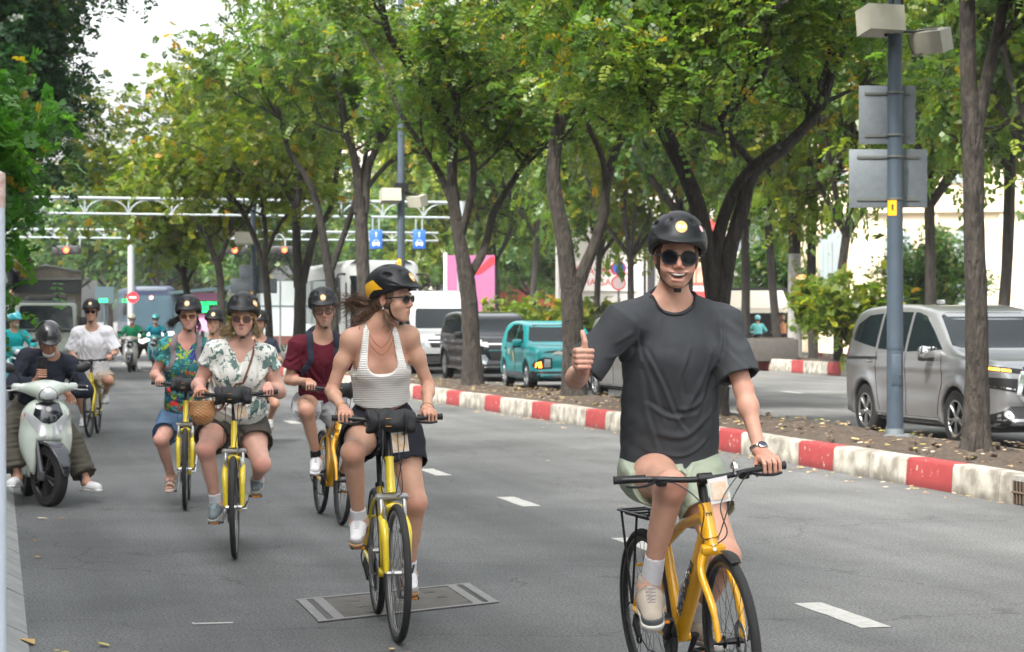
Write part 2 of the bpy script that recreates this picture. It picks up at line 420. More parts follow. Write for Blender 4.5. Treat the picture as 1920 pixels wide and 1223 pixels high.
POLE = mat('blue grey pole paint', (.050, .072, .098), .5, var=.25, vs_=3, bump=.1)
GALV = mat('galvanised metal', (.15, .175, .195), .55, .3, var=.22, vs_=12)
GANTRY = mat('pale metal', (.27, .30, .315), .5, .2, var=.1)
BLACK = mat('black plastic', (.012, .012, .013), .45); DARKM = mat('dark metal', (.03, .03, .032), .4, .6)
def strip(name, x0, x1, y0, y1, z, m, kind='structure', ny=1):
    b = MB(); b.add([(x0, y0, z), (x1, y0, z), (x1, y1, z), (x0, y1, z)], [(0, 1, 2, 3)])
    o = b.build(name, m, smooth=False); o['kind'] = kind; return o
strip('ground', -400, 500, -60, 900, -.02, ROAD2)
strip('road', .16, 8.9, -12, 330, 0, ROAD)
strip('far_road', 9.5, 23.4, -10, 330, 0, ROAD2)
strip('pavement', 31, 120, 30, 200, .02, PAVE)
strip('far_lane', 26.9, 31, 30, 200, .004, mat('pale asphalt', (.34, .33, .31), .85, var=.2, vs_=2))
# left footway with sloping kerb tiles
b = MB()
for i in range(60):
    y = 2+i*.78+random.uniform(-.02, .02); o = random.uniform(-.012, .012) if y < 9 else 0
    x1 = .16+(random.uniform(-.05, .05) if y < 9.5 else 0); dz = random.uniform(-.008, .008)
    ln = .76 if y > 9.5 else random.uniform(.6, .74)
    b.add([(x1, y+o, .006), (x1, y+ln, .006), (-.06, y+ln, .12+dz), (-.06, y+o, .12+dz), (x1, y+o, -.02), (x1, y+ln, -.02), (-.06, y+ln, -.02), (-.06, y+o, -.02)],
          [(0, 3, 2, 1), (0, 1, 5, 4), (0, 4, 7, 3), (1, 2, 6, 5)])
b.build('footway_kerb', TILE, smooth=False)['kind'] = 'structure'
strip('footway', -12, -.06, -5, 330, .115, TILE)
# the planted median: kerbs, soil
def bend(y): return -.03*max(0, y-28)*min(1, max(0, y-28)/8)
def kerb(name, x0, x1, y0, y1, h, m, step=2.0):
    b = MB(); prof = [(x0, 0), (x0+.015, h-.03), (x0+.04, h), (x1-.04, h), (x1-.01, h-.03), (x1, 0)]
    ys = np.arange(y0, y1+.01, step); V = []; F = []
    for y in ys:
        for p in prof: V.append((p[0]+(bend(y) if x0 < 20 else 0)+random.uniform(-.006, .006), y, p[1]+random.uniform(-.005, .005) if p[1] else -.02))
    n = len(prof)
    for i in range(len(ys)-1):
        for k in range(n-1): F.append((i*n+k, i*n+k+1, (i+1)*n+k+1, (i+1)*n+k))
    F.append(tuple(range(n))); F.append(tuple((len(ys)-1)*n+k for k in range(n)))
    b.add(V, F); o = b.build(name, m, ang=60); o['kind'] = 'structure'; return o
K1 = kerb_mat('painted kerb', 18.55, 2.92, 1.03)
kerb('median_kerb', 8.74, 9.0, 17.35, 150, .27, K1, 1.01)
kerb('median_kerb', 8.74, 9.0, 6, 16.4, .27, K1, 1.01)
kerb('median_kerb', 10.78, 11.0, 6, 150, .2, kerb_mat('painted kerb two', 19.4), 1.01)
K3 = kerb_mat('painted kerb three', 71.4, 2.9, 1.0)
kerb('far_median_kerb', 23.4, 23.7, 20, 160, .38, K3, 2); kerb('far_median_kerb', 26.6, 26.9, 20, 160, .36, K3, 2); kerb('pavement_kerb', 31, 31.3, 20, 160, .3, K3, 2)
def soilbed(name, x0, x1, y0, y1, z, s):
    nx = int((x1-x0)/s)+1; ny = int((y1-y0)/s)+1
    X, Y = np.meshgrid(np.linspace(x0, x1, nx), np.linspace(y0, y1, ny), indexing='ij'); rg = np.random.default_rng(3)
    X = X+(np.vectorize(bend)(Y) if x0 < 20 else 0); e = np.minimum(1, np.minimum(np.arange(nx)[:, None], nx-1-np.arange(nx)[:, None])*s/.5); Z = z-.03+e*(.05+.03*np.sin(X*2.1+Y*.7)*np.sin(Y*1.3)+.018*rg.standard_normal(X.shape))
    V = np.stack([X, Y, Z], -1).reshape(-1, 3); I = np.arange(nx*ny).reshape(nx, ny)
    Q = np.stack([I[:-1, :-1], I[1:, :-1], I[1:, 1:], I[:-1, 1:]], -1).reshape(-1, 4)
    o = link(name, npmesh(name, V, Q), SOIL); o['kind'] = 'structure'; return o
soilbed('median_soil', 8.98, 10.8, 8, 60, .25, .09); soilbed('median_soil', 8.98, 10.8, 60, 150, .25, .5); soilbed('far_median_soil', 23.65, 26.65, 20, 160, .34, .4)
# drain inlet at the near end of the painted kerb
t = empty('drain_inlet', (8.72, 16.9, 0), 0, 'rusty barred drain opening let into the painted kerb at the right edge', 'drain')
b = MB(); b.box((.16, 0, .125), (.12, .46, .13)); b.build('box', CONC, t, False)
b = MB(); b.box((.03, 0, .11), (.006, .40, .10)); b.build('opening', BLACK, t, False)
b = MB()
for k in range(13): b.tube([(.018, -.38+k*.063, .01), (.018, -.38+k*.063, .21)], .009, 6)
b.tube([(.016, -.4, .11), (.016, .4, .11)], .01, 6); b.build('bars', mat('rusty bars', (.12, .085, .06), .8, .3), t)
# lane markings
def dash(name, X, Y, L=1.0, w=.17, z=.004, m=LINE):
    n = 6; V = []; 
    for i in range(n+1): V += [(X-w/2+random.uniform(-.006, .006), Y+L*i/n, z), (X+w/2+random.uniform(-.006, .006), Y+L*i/n, z)]
    o = link(name, pydata(name, V, [(2*i, 2*i+1, 2*i+3, 2*i+2) for i in range(n)]), m, None, False); o['kind'] = 'structure'
for i in range(-1, 24): dash('lane_marking', 4.55, 10.56+i*3.755)
for i in range(40): dash('far_lane_marking', 17.2, 8+i*4.0, 1.2)
dash('lane_marking', *(gnd(363, 1171)[:2]), .05, .02)
g0 = gnd(363, 1172); g1 = gnd(436, 1170); b = MB(); b.add([g0+Vector((0, 0, .004)), g1+Vector((0, 0, .004)), g1+CF*.05+Vector((0, 0, .004)), g0+CF*.05+Vector((0, 0, .004))], [(0, 1, 2, 3)]); b.build('road_stud_mark', LINE, smooth=False)['kind'] = 'structure'
b = MB(); b.add([(-.1, 96, .004), (8.4, 96, .004), (8.4, 96.5, .004), (-.1, 96.5, .004)], [(0, 1, 2, 3)]); b.build('stop_line', LINE, smooth=False)['kind'] = 'structure'
# steel framed service cover in the road
c = [gnd(556, 1127), gnd(598, 1168), gnd(935, 1131), gnd(880, 1096)]
ctr = sum(c, Vector())/4
t = empty('service_cover', ctr, 0, 'rectangular concrete service cover with steel frame set in the asphalt', 'manhole cover')
def plate(u0, u1, v0, v1, z, nm, m):
    f = lambda u, v: (c[0]*(1-u)*v+c[1]*(1-u)*(1-v)+c[2]*u*(1-v)+c[3]*u*v)-ctr+Vector((0, 0, z))
    b = MB(); b.add([f(u0, v0), f(u1, v0), f(u1, v1), f(u0, v1)]+[f(u, v)-Vector((0, 0, .004)) for u, v in ((u0, v0), (u1, v0), (u1, v1), (u0, v1))], [(0, 1, 2, 3), (4, 5, 1, 0), (5, 6, 2, 1), (6, 7, 3, 2), (7, 4, 0, 3)]); b.build(nm, m, t, False)
plate(0, 1, 0, 1, .004, 'slab', mat('cover concrete', (.115, .108, .098), .9, var=.4, vs_=9, bump=.4, bs=50))
for u0, u1 in ((.0, .05), (.085, .14), (.86, .915), (.95, 1.0)): plate(u0, u1, .03, .97, .009, 'steel_bar', STEEL)
for v0, v1 in ((-.01, .035), (.965, 1.01)): plate(-.005, 1.005, v0, v1, .010, 'steel_edge', STEEL)
for u0, u1 in ((.056, .08), (.92, .945)): plate(u0, u1, .04, .96, .006, 'gap', BLACK)
for u, v in ((.28, .72), (.30, .45), (.31, .2), (.72, .78), (.75, .5)): plate(u-.03, u+.03, v-.03, v+.03, .0055, 'lifting_slot', BLACK)
# fallen leaves
def litter():
    V = []; F = []; C = []; rg = random.Random(5)
    def leaf(x, y, z, s):
        a = rg.uniform(0, 6.28); ca, sa = math.cos(a), math.sin(a); i = len(V)
        for u, w, h in ((-1, 0, .0), (-.2, .42, .25), (.5, .3, .1), (1, 0, .3), (.5, -.3, .05), (-.2, -.42, .2)): V.append((x+s*(u*ca-w*sa), y+s*(u*sa+w*ca), z+.006+s*h*rg.uniform(.2, .9)))
        F.append((i, i+1, i+2, i+3, i+4, i+5)); c = rg.choice([(.40, .27, .10), (.30, .17, .06), (.45, .33, .16), (.22, .12, .05), (.42, .36, .08), (.5, .42, .3)]); C.extend([c]*6)
    for _ in range(1050): yy_ = rg.uniform(15, 75); leaf(rg.uniform(9.02, 10.8)+bend(yy_), yy_, .285, rg.uniform(.03, .06))
    for _ in range(260): yy_ = rg.uniform(14, 60); leaf(8.70-abs(rg.gauss(0, .22))+bend(yy_), yy_, .004, rg.uniform(.03, .055))
    for _ in range(36): leaf(.2+abs(rg.gauss(0, .15)), rg.uniform(7, 60), .004, rg.uniform(.025, .05))
    for _ in range(18): leaf(rg.uniform(0, 8.2), rg.uniform(8, 60), .003, rg.uniform(.02, .045))
    for px, py, s in ((195, 1213, .05), (80, 975, .05), (115, 975, .045), (50, 1208, .09), (25, 1196, .06), (735, 1221, .04), (1440, 805, .05)): g = gnd(px, py); leaf(g.x, g.y, .004, s)
    me = pydata('fallen_leaves', V, F); setcol(me, C); o = link('fallen_leaves', me, mat('dry leaf', (.3, .2, .1), .8, vcol=True), None, False)
    tag(o, 'dry brown and yellow leaves scattered on soil, kerb and road', 'leaves', kind='stuff')
litter()
b = MB(); rg = random.Random(8)
for _ in range(160):
    x, y, s = rg.uniform(9.1, 10.7), rg.uniform(16, 40), rg.uniform(.015, .05)
    M = Matrix.Rotation(rg.uniform(0, 6), 3, Vector((rg.random(), rg.random(), 1)).normalized()); b.box((x, y, .29), (s, s*.7, s*.5), M, s*.3)
tag(b.build('soil_clods', mat('clod', (.10, .075, .055), .95, var=.4, vs_=20), smooth=False), 'small clods and stones lying on the median soil', 'stones', kind='stuff')
# ============================================================ trees
def leafmat(name, trans=.5, tint=(1, 1, 1)):
    m = bpy.data.materials.new(name); m.use_nodes = True; nt = m.node_tree; N = nt.nodes; L = nt.links; b = N['Principled BSDF']; out = N['Material Output']
    a = N.new('ShaderNodeVertexColor'); a.layer_name = 'Col'; mu = N.new('ShaderNodeMix'); mu.data_type = 'RGBA'; mu.blend_type = 'MULTIPLY'; mu.inputs[0].default_value = 1; mu.inputs[7].default_value = (*(c_*.82 for c_ in tint), 1); L.new(a.outputs[0], mu.inputs[6])
    L.new(mu.outputs[2], b.inputs['Base Color']); b.inputs['Roughness'].default_value = .42; b.inputs['Specular IOR Level'].default_value = .45
    t = N.new('ShaderNodeBsdfTranslucent'); s = N.new('ShaderNodeMix'); s.data_type = 'RGBA'; s.blend_type = 'MULTIPLY'; s.inputs[0].default_value = 1; s.inputs[7].default_value = (1.9, 2.1, .7, 1); L.new(mu.outputs[2], s.inputs[6]); L.new(s.outputs[2], t.inputs[0])
    x = N.new('ShaderNodeMixShader'); x.inputs[0].default_value = trans; L.new(b.outputs[0], x.inputs[1]); L.new(t.outputs[0], x.inputs[2]); L.new(x.outputs[0], out.inputs[0]); return m
LEAF = leafmat('leaf green', .5, (1.15, 1.08, .90)); LEAFY = leafmat('leaf yellow green', .5, (1.45, 1.12, .6)); LEAFD = leafmat('leaf dark', .35, (.95, 1.15, 1.1)); LEAFP = leafmat('leaf pale', .45, (.85, .95, 1.25))  # on the left crowns LEAFY's yellow tint stands in for backlight
def sprays(pts, dirs, rg, L=.34, pairs=5, ls=.085, lw=.036, cols=None, jit=.5):
    """pinnate leaves: pts, dirs (N,3) -> mesh arrays"""
    N = len(pts); d = dirs/np.linalg.norm(dirs, axis=1, keepdims=True)
    up = rg.standard_normal((N, 3))*jit+np.array([0, 0, 1.0]); s = np.cross(d, up); s /= np.linalg.norm(s, axis=1, keepdims=True)+1e-9; u = np.cross(s, d)
    Ls = L*rg.uniform(.6, 1.25, N); V = []; C = []
    base = np.array([(.075, .145, .03), (.10, .175, .035), (.055, .12, .035), (.15, .20, .035), (.085, .15, .05)]) if cols is None else np.array(cols)
    cc = base[rg.integers(0, len(base), N)]*rg.uniform(.7, 1.3, (N, 1))
    yl = rg.random(N) < .03; cc[yl] = np.array([.30, .22, .03])*rg.uniform(.7, 1.2, (int(yl.sum()), 1))
    for k in range(pairs):
        t = (k+1)/pairs
        for sd_ in (-1, 1) if k < pairs-1 else (-1, 1, 0):
            o = pts+d*(Ls*t)[:, None]-np.array([0, 0, 1.0])*((Ls*t)**2*1.0)[:, None]
            ld = d*(.45 if sd_ else 1)+s*sd_*.9+rg.standard_normal((N, 3))*.18+np.array([0, 0, -.12]); ld /= np.linalg.norm(ld, axis=1, keepdims=True)
            wd = np.cross(ld, u); wd /= np.linalg.norm(wd, axis=1, keepdims=True)+1e-9
            z = ls*rg.uniform(.75, 1.2, (N, 1)); w = lw*z/ls*(1-.3*(t < .3))
            V.append(np.stack([o, o+ld*z*.5+wd*w, o+ld*z, o+ld*z*.5-wd*w], 1)); C.append(np.repeat((cc*rg.uniform(.85, 1.15, (N, 1)))[:, None], 4, 1))
    V = np.concatenate(V).reshape(-1, 3); C = np.concatenate(C).reshape(-1, 3); return V, C
def grow(rg, mb, tips, p, d, ln, r, depth, spread=.6, upb=.12):
    n = 4; pts = [p]; q = p; 
    for i in range(n):
        d = d+rg.normal(0, .13, 3)+np.array([0, 0, upb*.5]); d = d/np.linalg.norm(d); q = q+d*ln/n; pts.append(q)
        if depth <= 1: tips.append((q, d))
    mb.tube(pts, [r*(1-.55*i/n) for i in range(n+1)], 6 if r > .03 else 4, cap=False)
    if depth == 0: tips.append((q, d)); return
    for j in range(rg.integers(3, 5)):
        k = rg.integers(1, n+1); dd = d+rg.normal(0, spread, 3)*np.array([1, 1, .7])+np.array([0, 0, upb]); dd /= np.linalg.norm(dd)
        grow(rg, mb, tips, pts[k], dd, ln*rg.uniform(.55, .8), r*.5, depth-1, spread, upb)
def limb_tube(mb, pts, rad, n=12, lumps=.07, seed=0):
    """thick bark tube with lumpy section"""
    rg = random.Random(seed); P_ = dens(pts, 5); N = len(P_); rr = np.interp(np.linspace(0, len(pts)-1, N), np.arange(len(pts)), rad)
    b0 = len(mb.v); mb.tube(P_, list(rr), n, cap=True)
    for i in range(N):
        c = P_[i]
        for k in range(n):
            v = mb.v[b0+i*n+k]; f = 1+lumps*math.sin(k*2*math.pi/n*3+i*.21+seed)+rg.uniform(-lumps, lumps)*.6; mb.v[b0+i*n+k] = c+(v-c)*f
def crown_mesh(name, tips, rg, per, L=.34, ls=.085, lw=.036, sp=.28, cols=None, pairs=5):
    tips = tips or [(np.array([0, 0, 6.0]), np.array([0, 0, 1.0]))]
    T = np.array([t[0] for t in tips]); D = np.array([t[1] for t in tips]); T = np.repeat(T, per, 0); D = np.repeat(D, per, 0)
    T = T+rg.standard_normal(T.shape)*sp*np.array([1, 1, .6]); D = D*.5+rg.standard_normal(D.shape)*.8+np.array([0, 0, -.05])
    V, C = sprays(T, D, rg, L, pairs, ls, lw, cols); me = npmesh(name, V, np.arange(len(V)).reshape(-1, 4)); setcol(me, C); return me
def px_tree(label, Z, limbs, leafm, barkm, seed, zmin=3.6, per=3, dens_=1.0, ln=1.5, twig=.035, sp=.3, ls=.074, cols=None, group='street trees along the planted median', root=True, dmax=9, L=.34):
    """tree whose main limbs follow outlines seen in the photo, standing at depth Z; limbs: lists of (px, py, radius_m, depth offset)"""
    rg = np.random.default_rng(seed); base = at(limbs[0][0][0], limbs[0][0][1], Z); base.z = .24
    t = empty('street_tree', base, 0, label, 'tree', group); mb = MB(); tips = []
    for li, lb in enumerate(limbs):
        pts = [at(q[0], q[1], Z+(q[3] if len(q) > 3 else 0))-base for q in lb]; rad = [q[2]*.84 for q in lb]
        if li == 0 and root:
            limb_tube(mb, [pts[0]-Vector((0, 0, .25))]+[pts[0]+Vector((0, 0, .12))]+pts[1:], [rad[0]*1.75, rad[0]*1.2]+rad[1:], 14, .08, seed)
            for a in (0.3, 2.2, 3.9, 5.2):
                e = Vector((math.cos(a), math.sin(a), 0)); limb_tube(mb, [pts[0]+e*rad[0]*.5+Vector((0, 0, .45)), pts[0]+e*rad[0]*.85+Vector((0, 0, .15)), pts[0]+e*rad[0]*1.35+Vector((0, 0, -.05))], [rad[0]*.4, rad[0]*.38, rad[0]*.2], 8, .05, 3)
        else: limb_tube(mb, pts, rad, 12, .06, seed+li)
        P_ = dens(pts, 6); 
        for i in range(1, len(P_)):
            if P_[i].z+base.z < zmin or P_[i].z > dmax: continue
            seg = (P_[i]-P_[i-1]).length; nb = rg.poisson(seg*2.0*dens_)
            for _ in range(nb):
                a = rg.uniform(0, 6.283); ax_ = np.array(P_[i]-P_[i-1]); ax_ /= np.linalg.norm(ax_)
                dd = ax_*.5+np.array([math.cos(a), math.sin(a), rg.uniform(-.25, .6)]); dd /= np.linalg.norm(dd)
                grow(rg, mb, tips, np.array(P_[i]), dd, ln*rg.uniform(.6, 1.2), twig, 2)
    mb.build('trunk', barkm, t); me = crown_mesh('crown', tips, rg, per, ls=ls, lw=ls*.42, sp=sp, cols=cols, L=L); link('crown', me, leafm, t, False)
    print('tree', label[:30], len(tips), len(me.polygons)); return t
TREES_SRC = True
px_tree('nearest street tree at the right edge, straight trunk forking high up', 21.9, [
    [(1832, 846, .155), (1833, 700, .14), (1830, 550, .135), (1824, 400, .125), (1824, 215, .13)],
    [(1824, 235, .125), (1817, 150, .1), (1813, 0, .095), (1806, -170, .09), (1780, -330, .07, .5), (1740, -500, .05, 1)],
    [(1828, 250, .1), (1848, 160, .08), (1880, 20, .07), (1915, -130, .06, -.3), (1960, -300, .04, -.6)]],
    LEAF, BARK, 11, zmin=4.4, per=4, dens_=1.6, ln=1.3, ls=.08)
px_tree('wide spreading street tree behind the man in the charcoal shirt', 30.1, [
    [(1342, 784, .2), (1343, 690, .18), (1346, 600, .185), (1344, 555, .17)],
    [(1343, 580, .16), (1328, 480, .145), (1307, 385, .14), (1265, 285, .13), (1212, 190, .12, -.3), (1150, 100, .1, -.5), (1108, 20, .09, -.8), (1075, -80, .07, -1.2), (1020, -180, .05, -1.5)],
    [(1350, 580, .16), (1368, 470, .13), (1392, 390, .125), (1412, 325, .12), (1480, 270, .1, .3), (1540, 195, .095, .5), (1560, 100, .08, .6), (1535, 20, .07, .8), (1515, -80, .05, 1)],
    [(1345, 540, .12), (1346, 450, .11), (1372, 370, .1), (1405, 320, .08, -.2), (1460, 275, .07, -.5)],
    [(1205, 165, .07, -.2), (1240, 103, .06, -.6), (1283, 95, .05, -1), (1290, 40, .045, -1.4), (1262, -40, .04, -1.6)],
    [(1420, 318, .06), (1362, 245, .055, -.6), (1340, 195, .05, -.8), (1300, 165, .04, -1), (1240, 152, .03, -1.2)],
    [(1350, 220, .05, -.8), (1400, 180, .045, -1.2), (1440, 120, .04, -1.6), (1430, 20, .03, -2)]],
    LEAF, BARKD, 12, zmin=4.1, per=4, ln=1.6, dens_=1.15)
px_tree('street tree with curved twin stems beside the raised thumb', 37, [
    [(1075, 747, .235), (1073, 650, .22), (1072, 570, .22), (1070, 520, .2)],
    [(1068, 540, .2), (1055, 440, .17), (1038, 350, .15), (1042, 270, .14), (1058, 200, .145), (1062, 160, .13)],
    [(1060, 170, .12), (1040, 110, .11), (1022, 50, .1, .4), (1000, -50, .08, .8), (960, -150, .06, 1)],
    [(1066, 175, .11), (1095, 140, .1, -.3), (1140, 115, .09, -.6), (1190, 65, .08, -1), (1250, 0, .06, -1.5)],
    [(1078, 545, .17), (1108, 475, .12), (1131, 410, .11), (1136, 355, .1), (1152, 290, .09, .3), (1186, 210, .08, .6), (1196, 140, .06, .8), (1205, 40, .05, 1)],
    [(1136, 365, .07), (1130, 300, .06, -.3), (1105, 240, .05, -.6), (1090, 180, .04, -.9)], [(1062, 165, .09), (1082, 110, .08, .5), (1105, 50, .06, 1), (1120, -60, .05, 1)]],
    LEAF, BARK, 13, zmin=4.6, per=4, ln=1.9, dens_=1.1)
px_tree('street tree with many forked branches left of the thumb', 43, [
    [(885, 726, .24), (884, 640, .2), (880, 560, .2), (872, 500, .2)],
    [(873, 515, .19), (858, 430, .15), (848, 340, .13), (851, 245, .13)],
    [(851, 260, .12), (815, 190, .11, -.3), (765, 120, .1, -.6), (728, 60, .09, -.9), (712, -20, .08, -1), (700, -120, .05, -1)],
    [(852, 255, .09), (880, 215, .08, .4), (935, 200, .07, .8), (985, 150, .05, 1.2)],
    [(853, 400, .09), (826, 330, .08, .3), (788, 270, .07, .7), (745, 200, .06, 1), (720, 130, .05, 1.5)],
    [(866, 440, .1), (884, 360, .09, -.3), (886, 295, .08, -.5), (862, 235, .07, -.8), (850, 150, .06, -1), (880, 60, .05, -1)],
    [(878, 520, .12), (907, 470, .1, .3), (926, 400, .09, .6), (962, 340, .08, .8), (1003, 275, .06, 1), (1060, 210, .04, 1)]],
    LEAF, BARK, 14, zmin=4.5, per=4, ln=2.0, dens_=1.1)
G1 = 'street trees along the planted median'
px_tree('double stemmed street tree just behind the woman in white', 54.3, [
    [(685, 702, .24), (684, 580, .2), (680, 470, .2), (676, 370, .19)],
    [(672, 400, .15), (668, 310, .13), (648, 240, .12), (640, 190, .1), (620, 100, .08)],
    [(684, 400, .14), (690, 320, .12), (708, 270, .1), (722, 200, .08), (760, 120, .06)], [(690, 350, .08), (730, 305, .07), (775, 285, .05)]],
    LEAF, BARK, 15, zmin=5.6, per=3, ln=2.3, sp=.4, ls=.11)
px_tree('leaning forked street tree right of the man in maroon', 58.5, [
    [(627, 700, .2), (625, 590, .17), (617, 500, .16)],
    [(616, 510, .15), (602, 420, .13), (590, 370, .12), (572, 330, .1), (540, 280, .08), (520, 200, .06)],
    [(622, 505, .11), (645, 440, .1), (665, 380, .09), (680, 320, .08), (700, 220, .06)]],
    LEAF, BARKD, 16, zmin=5.6, per=3, ln=2.4, sp=.4, ls=.11)
px_tree('dark forked street tree left of the man in maroon', 63.6, [
    [(562, 695, .24), (562, 610, .22), (563, 530, .2)],
    [(560, 540, .17), (556, 420, .15), (562, 340, .12), (580, 290, .1), (600, 200, .08)],
    [(568, 530, .15), (590, 440, .13), (620, 390, .11), (634, 300, .09), (650, 220, .07)], [(558, 400, .08), (530, 350, .07), (490, 320, .05)]],
    LEAFY, BARKD, 17, zmin=5.2, per=3, ln=2.5, sp=.45, ls=.12)
px_tree('slim street tree with a wide fork behind the blonde rider', 69, [
    [(506, 690, .17), (504, 620, .15), (500, 540, .14), (494, 485, .14)],
    [(492, 490, .11), (470, 430, .1), (440, 375, .08), (405, 330, .06)], [(495, 488, .1), (497, 430, .09), (488, 350, .07), (480, 260, .05)], [(497, 480, .09), (525, 420, .08), (560, 385, .06), (600, 340, .05)]],
    LEAFY, BARK, 18, zmin=4.6, per=4, ln=2.6, sp=.5, ls=.13)
px_tree('slim yellowing street tree above the half hidden rider', 80.5, [
    [(416, 680, .2), (416, 600, .18), (413, 530, .17), (406, 480, .16)],
    [(404, 490, .14), (385, 440, .12), (355, 400, .1), (330, 340, .07)], [(412, 490, .12), (426, 450, .1), (440, 400, .08), (460, 330, .05)]],
    LEAFY, BARK, 19, zmin=4.4, per=5, dens_=1.5, ln=2.7, sp=.55, ls=.15)
px_tree('yellowing street tree at the far end of the median', 88.5, [
    [(365, 675, .2), (358, 590, .18), (345, 520, .16), (338, 500, .14)], [(340, 510, .12), (315, 480, .1), (280, 465, .07)], [(345, 520, .12), (352, 470, .1), (362, 400, .08)], [(350, 530, .1), (372, 490, .08), (400, 440, .06)]],
    LEAFY, BARK, 20, zmin=4.2, per=6, dens_=1.7, ln=2.8, sp=.6, ls=.17)
# generic trees, built once per kind and copied
def gen_tree(kind, seed, H=9, fork=2.6, rr=4.2, r0=.2, leafm=LEAF, barkm=BARK, per=4, ls=.12, spread=.6, L=.34, n=6, dens_=1.0, lean=.0, cols=None, low=0):
    rg = np.random.default_rng(seed); t = empty(kind, (0, 0, 0)); mb = MB(); tips = []
    a0 = rg.uniform(0, 6); fk = Vector((lean*fork, 0, fork))
    limb_tube(mb, [(0, 0, -.3), (0, 0, 0), (lean*fork*.4+.08, .05, fork*.5), fk], [r0*1.5, r0*1.1, r0*.9, r0*.9], 12, .08, seed)
    for i in range(n):
        a = a0+i*6.283/n+rg.uniform(-.3, .3); out = rr*rg.uniform(.35, .75) if i else .3; h = H*rg.uniform(.62, .85) if i else H*.85
        e = Vector((math.cos(a)*out, math.sin(a)*out, h)); m1 = fk.lerp(e, .35)+Vector((math.cos(a)*.25, math.sin(a)*.25, -.1)); m2 = fk.lerp(e, .7)
        pts = [fk-Vector((0, 0, .1)), m1, m2, e]; limb_tube(mb, pts, [r0*.55, r0*.45, r0*.35, r0*.15], 8, .06, seed+i); P_ = dens(pts, 5)
        for k in range(4 if not low else 1, len(P_)):
            seg = (P_[k]-P_[k-1]).length
            for _ in range(rg.poisson(seg*1.7*dens_)):
                b_ = rg.uniform(0, 6.283); dd = np.array([math.cos(b_), math.sin(b_), rg.uniform(-.35, .6)]); dd /= np.linalg.norm(dd)
                grow(rg, mb, tips, np.array(P_[k]), dd, rr*.38*rg.uniform(.6, 1.2), .035, 2, spread)
    mb.build('trunk', barkm, t); me = crown_mesh('crown', tips, rg, per, ls=ls, lw=ls*.42, sp=.42, L=L, cols=cols); link('crown', me, leafm, t, False); print(kind, seed, len(me.polygons)); return t
def place(src, first, X, Y, rz, s, label, group, cat='tree', z=0):
    t = src if first else copy_tree(src); t.location = (X, Y, z); t.rotation_euler = (0, 0, rz); t.scale = (s,)*3; tag(t, label, cat, group); return t
def ppos(px, Z, z=0):
    p = at(px, HZ, Z); return p.x, p.y
# ---- trees of the far planted strip, right of the second carriageway
ta = gen_tree('street_tree', 31, 8.5, 2.6, 4.2, .125, LEAF, per=2, dens_=.75); tb = gen_tree('street_tree', 32, 9.5, 3.2, 4.4, .13, LEAF, BARKD, lean=.12, per=2, dens_=.75); tc_ = gen_tree('street_tree', 33, 8.5, 2.4, 4.4, .12, LEAFY, lean=-.1, per=3, dens_=.75)
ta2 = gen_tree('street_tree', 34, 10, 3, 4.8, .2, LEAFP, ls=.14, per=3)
GF = 'street trees of the far planted strip'; GB = 'trees far down the street'; GS = 'trees along the far pavement'
def row(lst, group, used=set(), up=1.0):
    for px, Z, src, rz, s, lab in lst:
        f = id(src) not in used; used.add(id(src)); x, y = ppos(px, Z); o_ = place(src, f, x, y, rz, s*(.5+.5*up), lab, group); o_.scale.z *= up
row([(1396, 73, ta, .3, 1.05, 'street tree in front of the white tent, on the far planted strip'),
     (1462, 70, tb, 3.2, .9, 'leaning street tree rising from a dark planter block on the far strip'),
     (1526, 67, tb, 1.2, 1.0, 'street tree next to the two-tone post on the far planted strip'),
     (1572, 65, tc_, 2.2, 1.0, 'street tree behind the leafy shrub on the far planted strip'),
     (1742, 58.7, ta, 4.0, 1.05, 'street tree seen over the roof of the silver car'),
     (1870, 55, tb, 5.0, 1.0, 'rightmost street tree of the far strip, partly behind the nearest trunk'),
     (1990, 51.6, ta, 1.0, 1.05, 'street tree of the far strip just beyond the right edge, its crown reaching in'),
     (1186, 86, tc_, 1.0, 1.0, 'street tree in front of the red and white shop front'),
     (1124, 91, ta, 2.6, .95, 'thin street tree in front of the white shop front'),
     (992, 103, tb, .4, 1.0, 'street tree right of the pink billboard'),
     (928, 110, ta, 5.5, 1.0, 'street tree crossing the right part of the pink billboard'),
     (1290, 79.5, ta2, 1.0, 1.0, 'street tree hidden mostly behind the black helmet of the man in front'),
     (840, 121, tc_, 3.5, 1.05, 'street tree left of the pink billboard')], GF, up=1.45)
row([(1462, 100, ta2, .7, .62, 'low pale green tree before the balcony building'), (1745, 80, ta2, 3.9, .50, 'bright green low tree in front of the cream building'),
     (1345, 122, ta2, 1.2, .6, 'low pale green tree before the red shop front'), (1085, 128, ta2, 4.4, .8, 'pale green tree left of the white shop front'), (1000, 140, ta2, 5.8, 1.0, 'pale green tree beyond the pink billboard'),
     (900, 145, ta2, 0, 1.0, 'pale green tree behind the pink billboard'), (780, 150, ta2, 1, 1.15, 'pale green tree behind the blue lane signs')], GS)

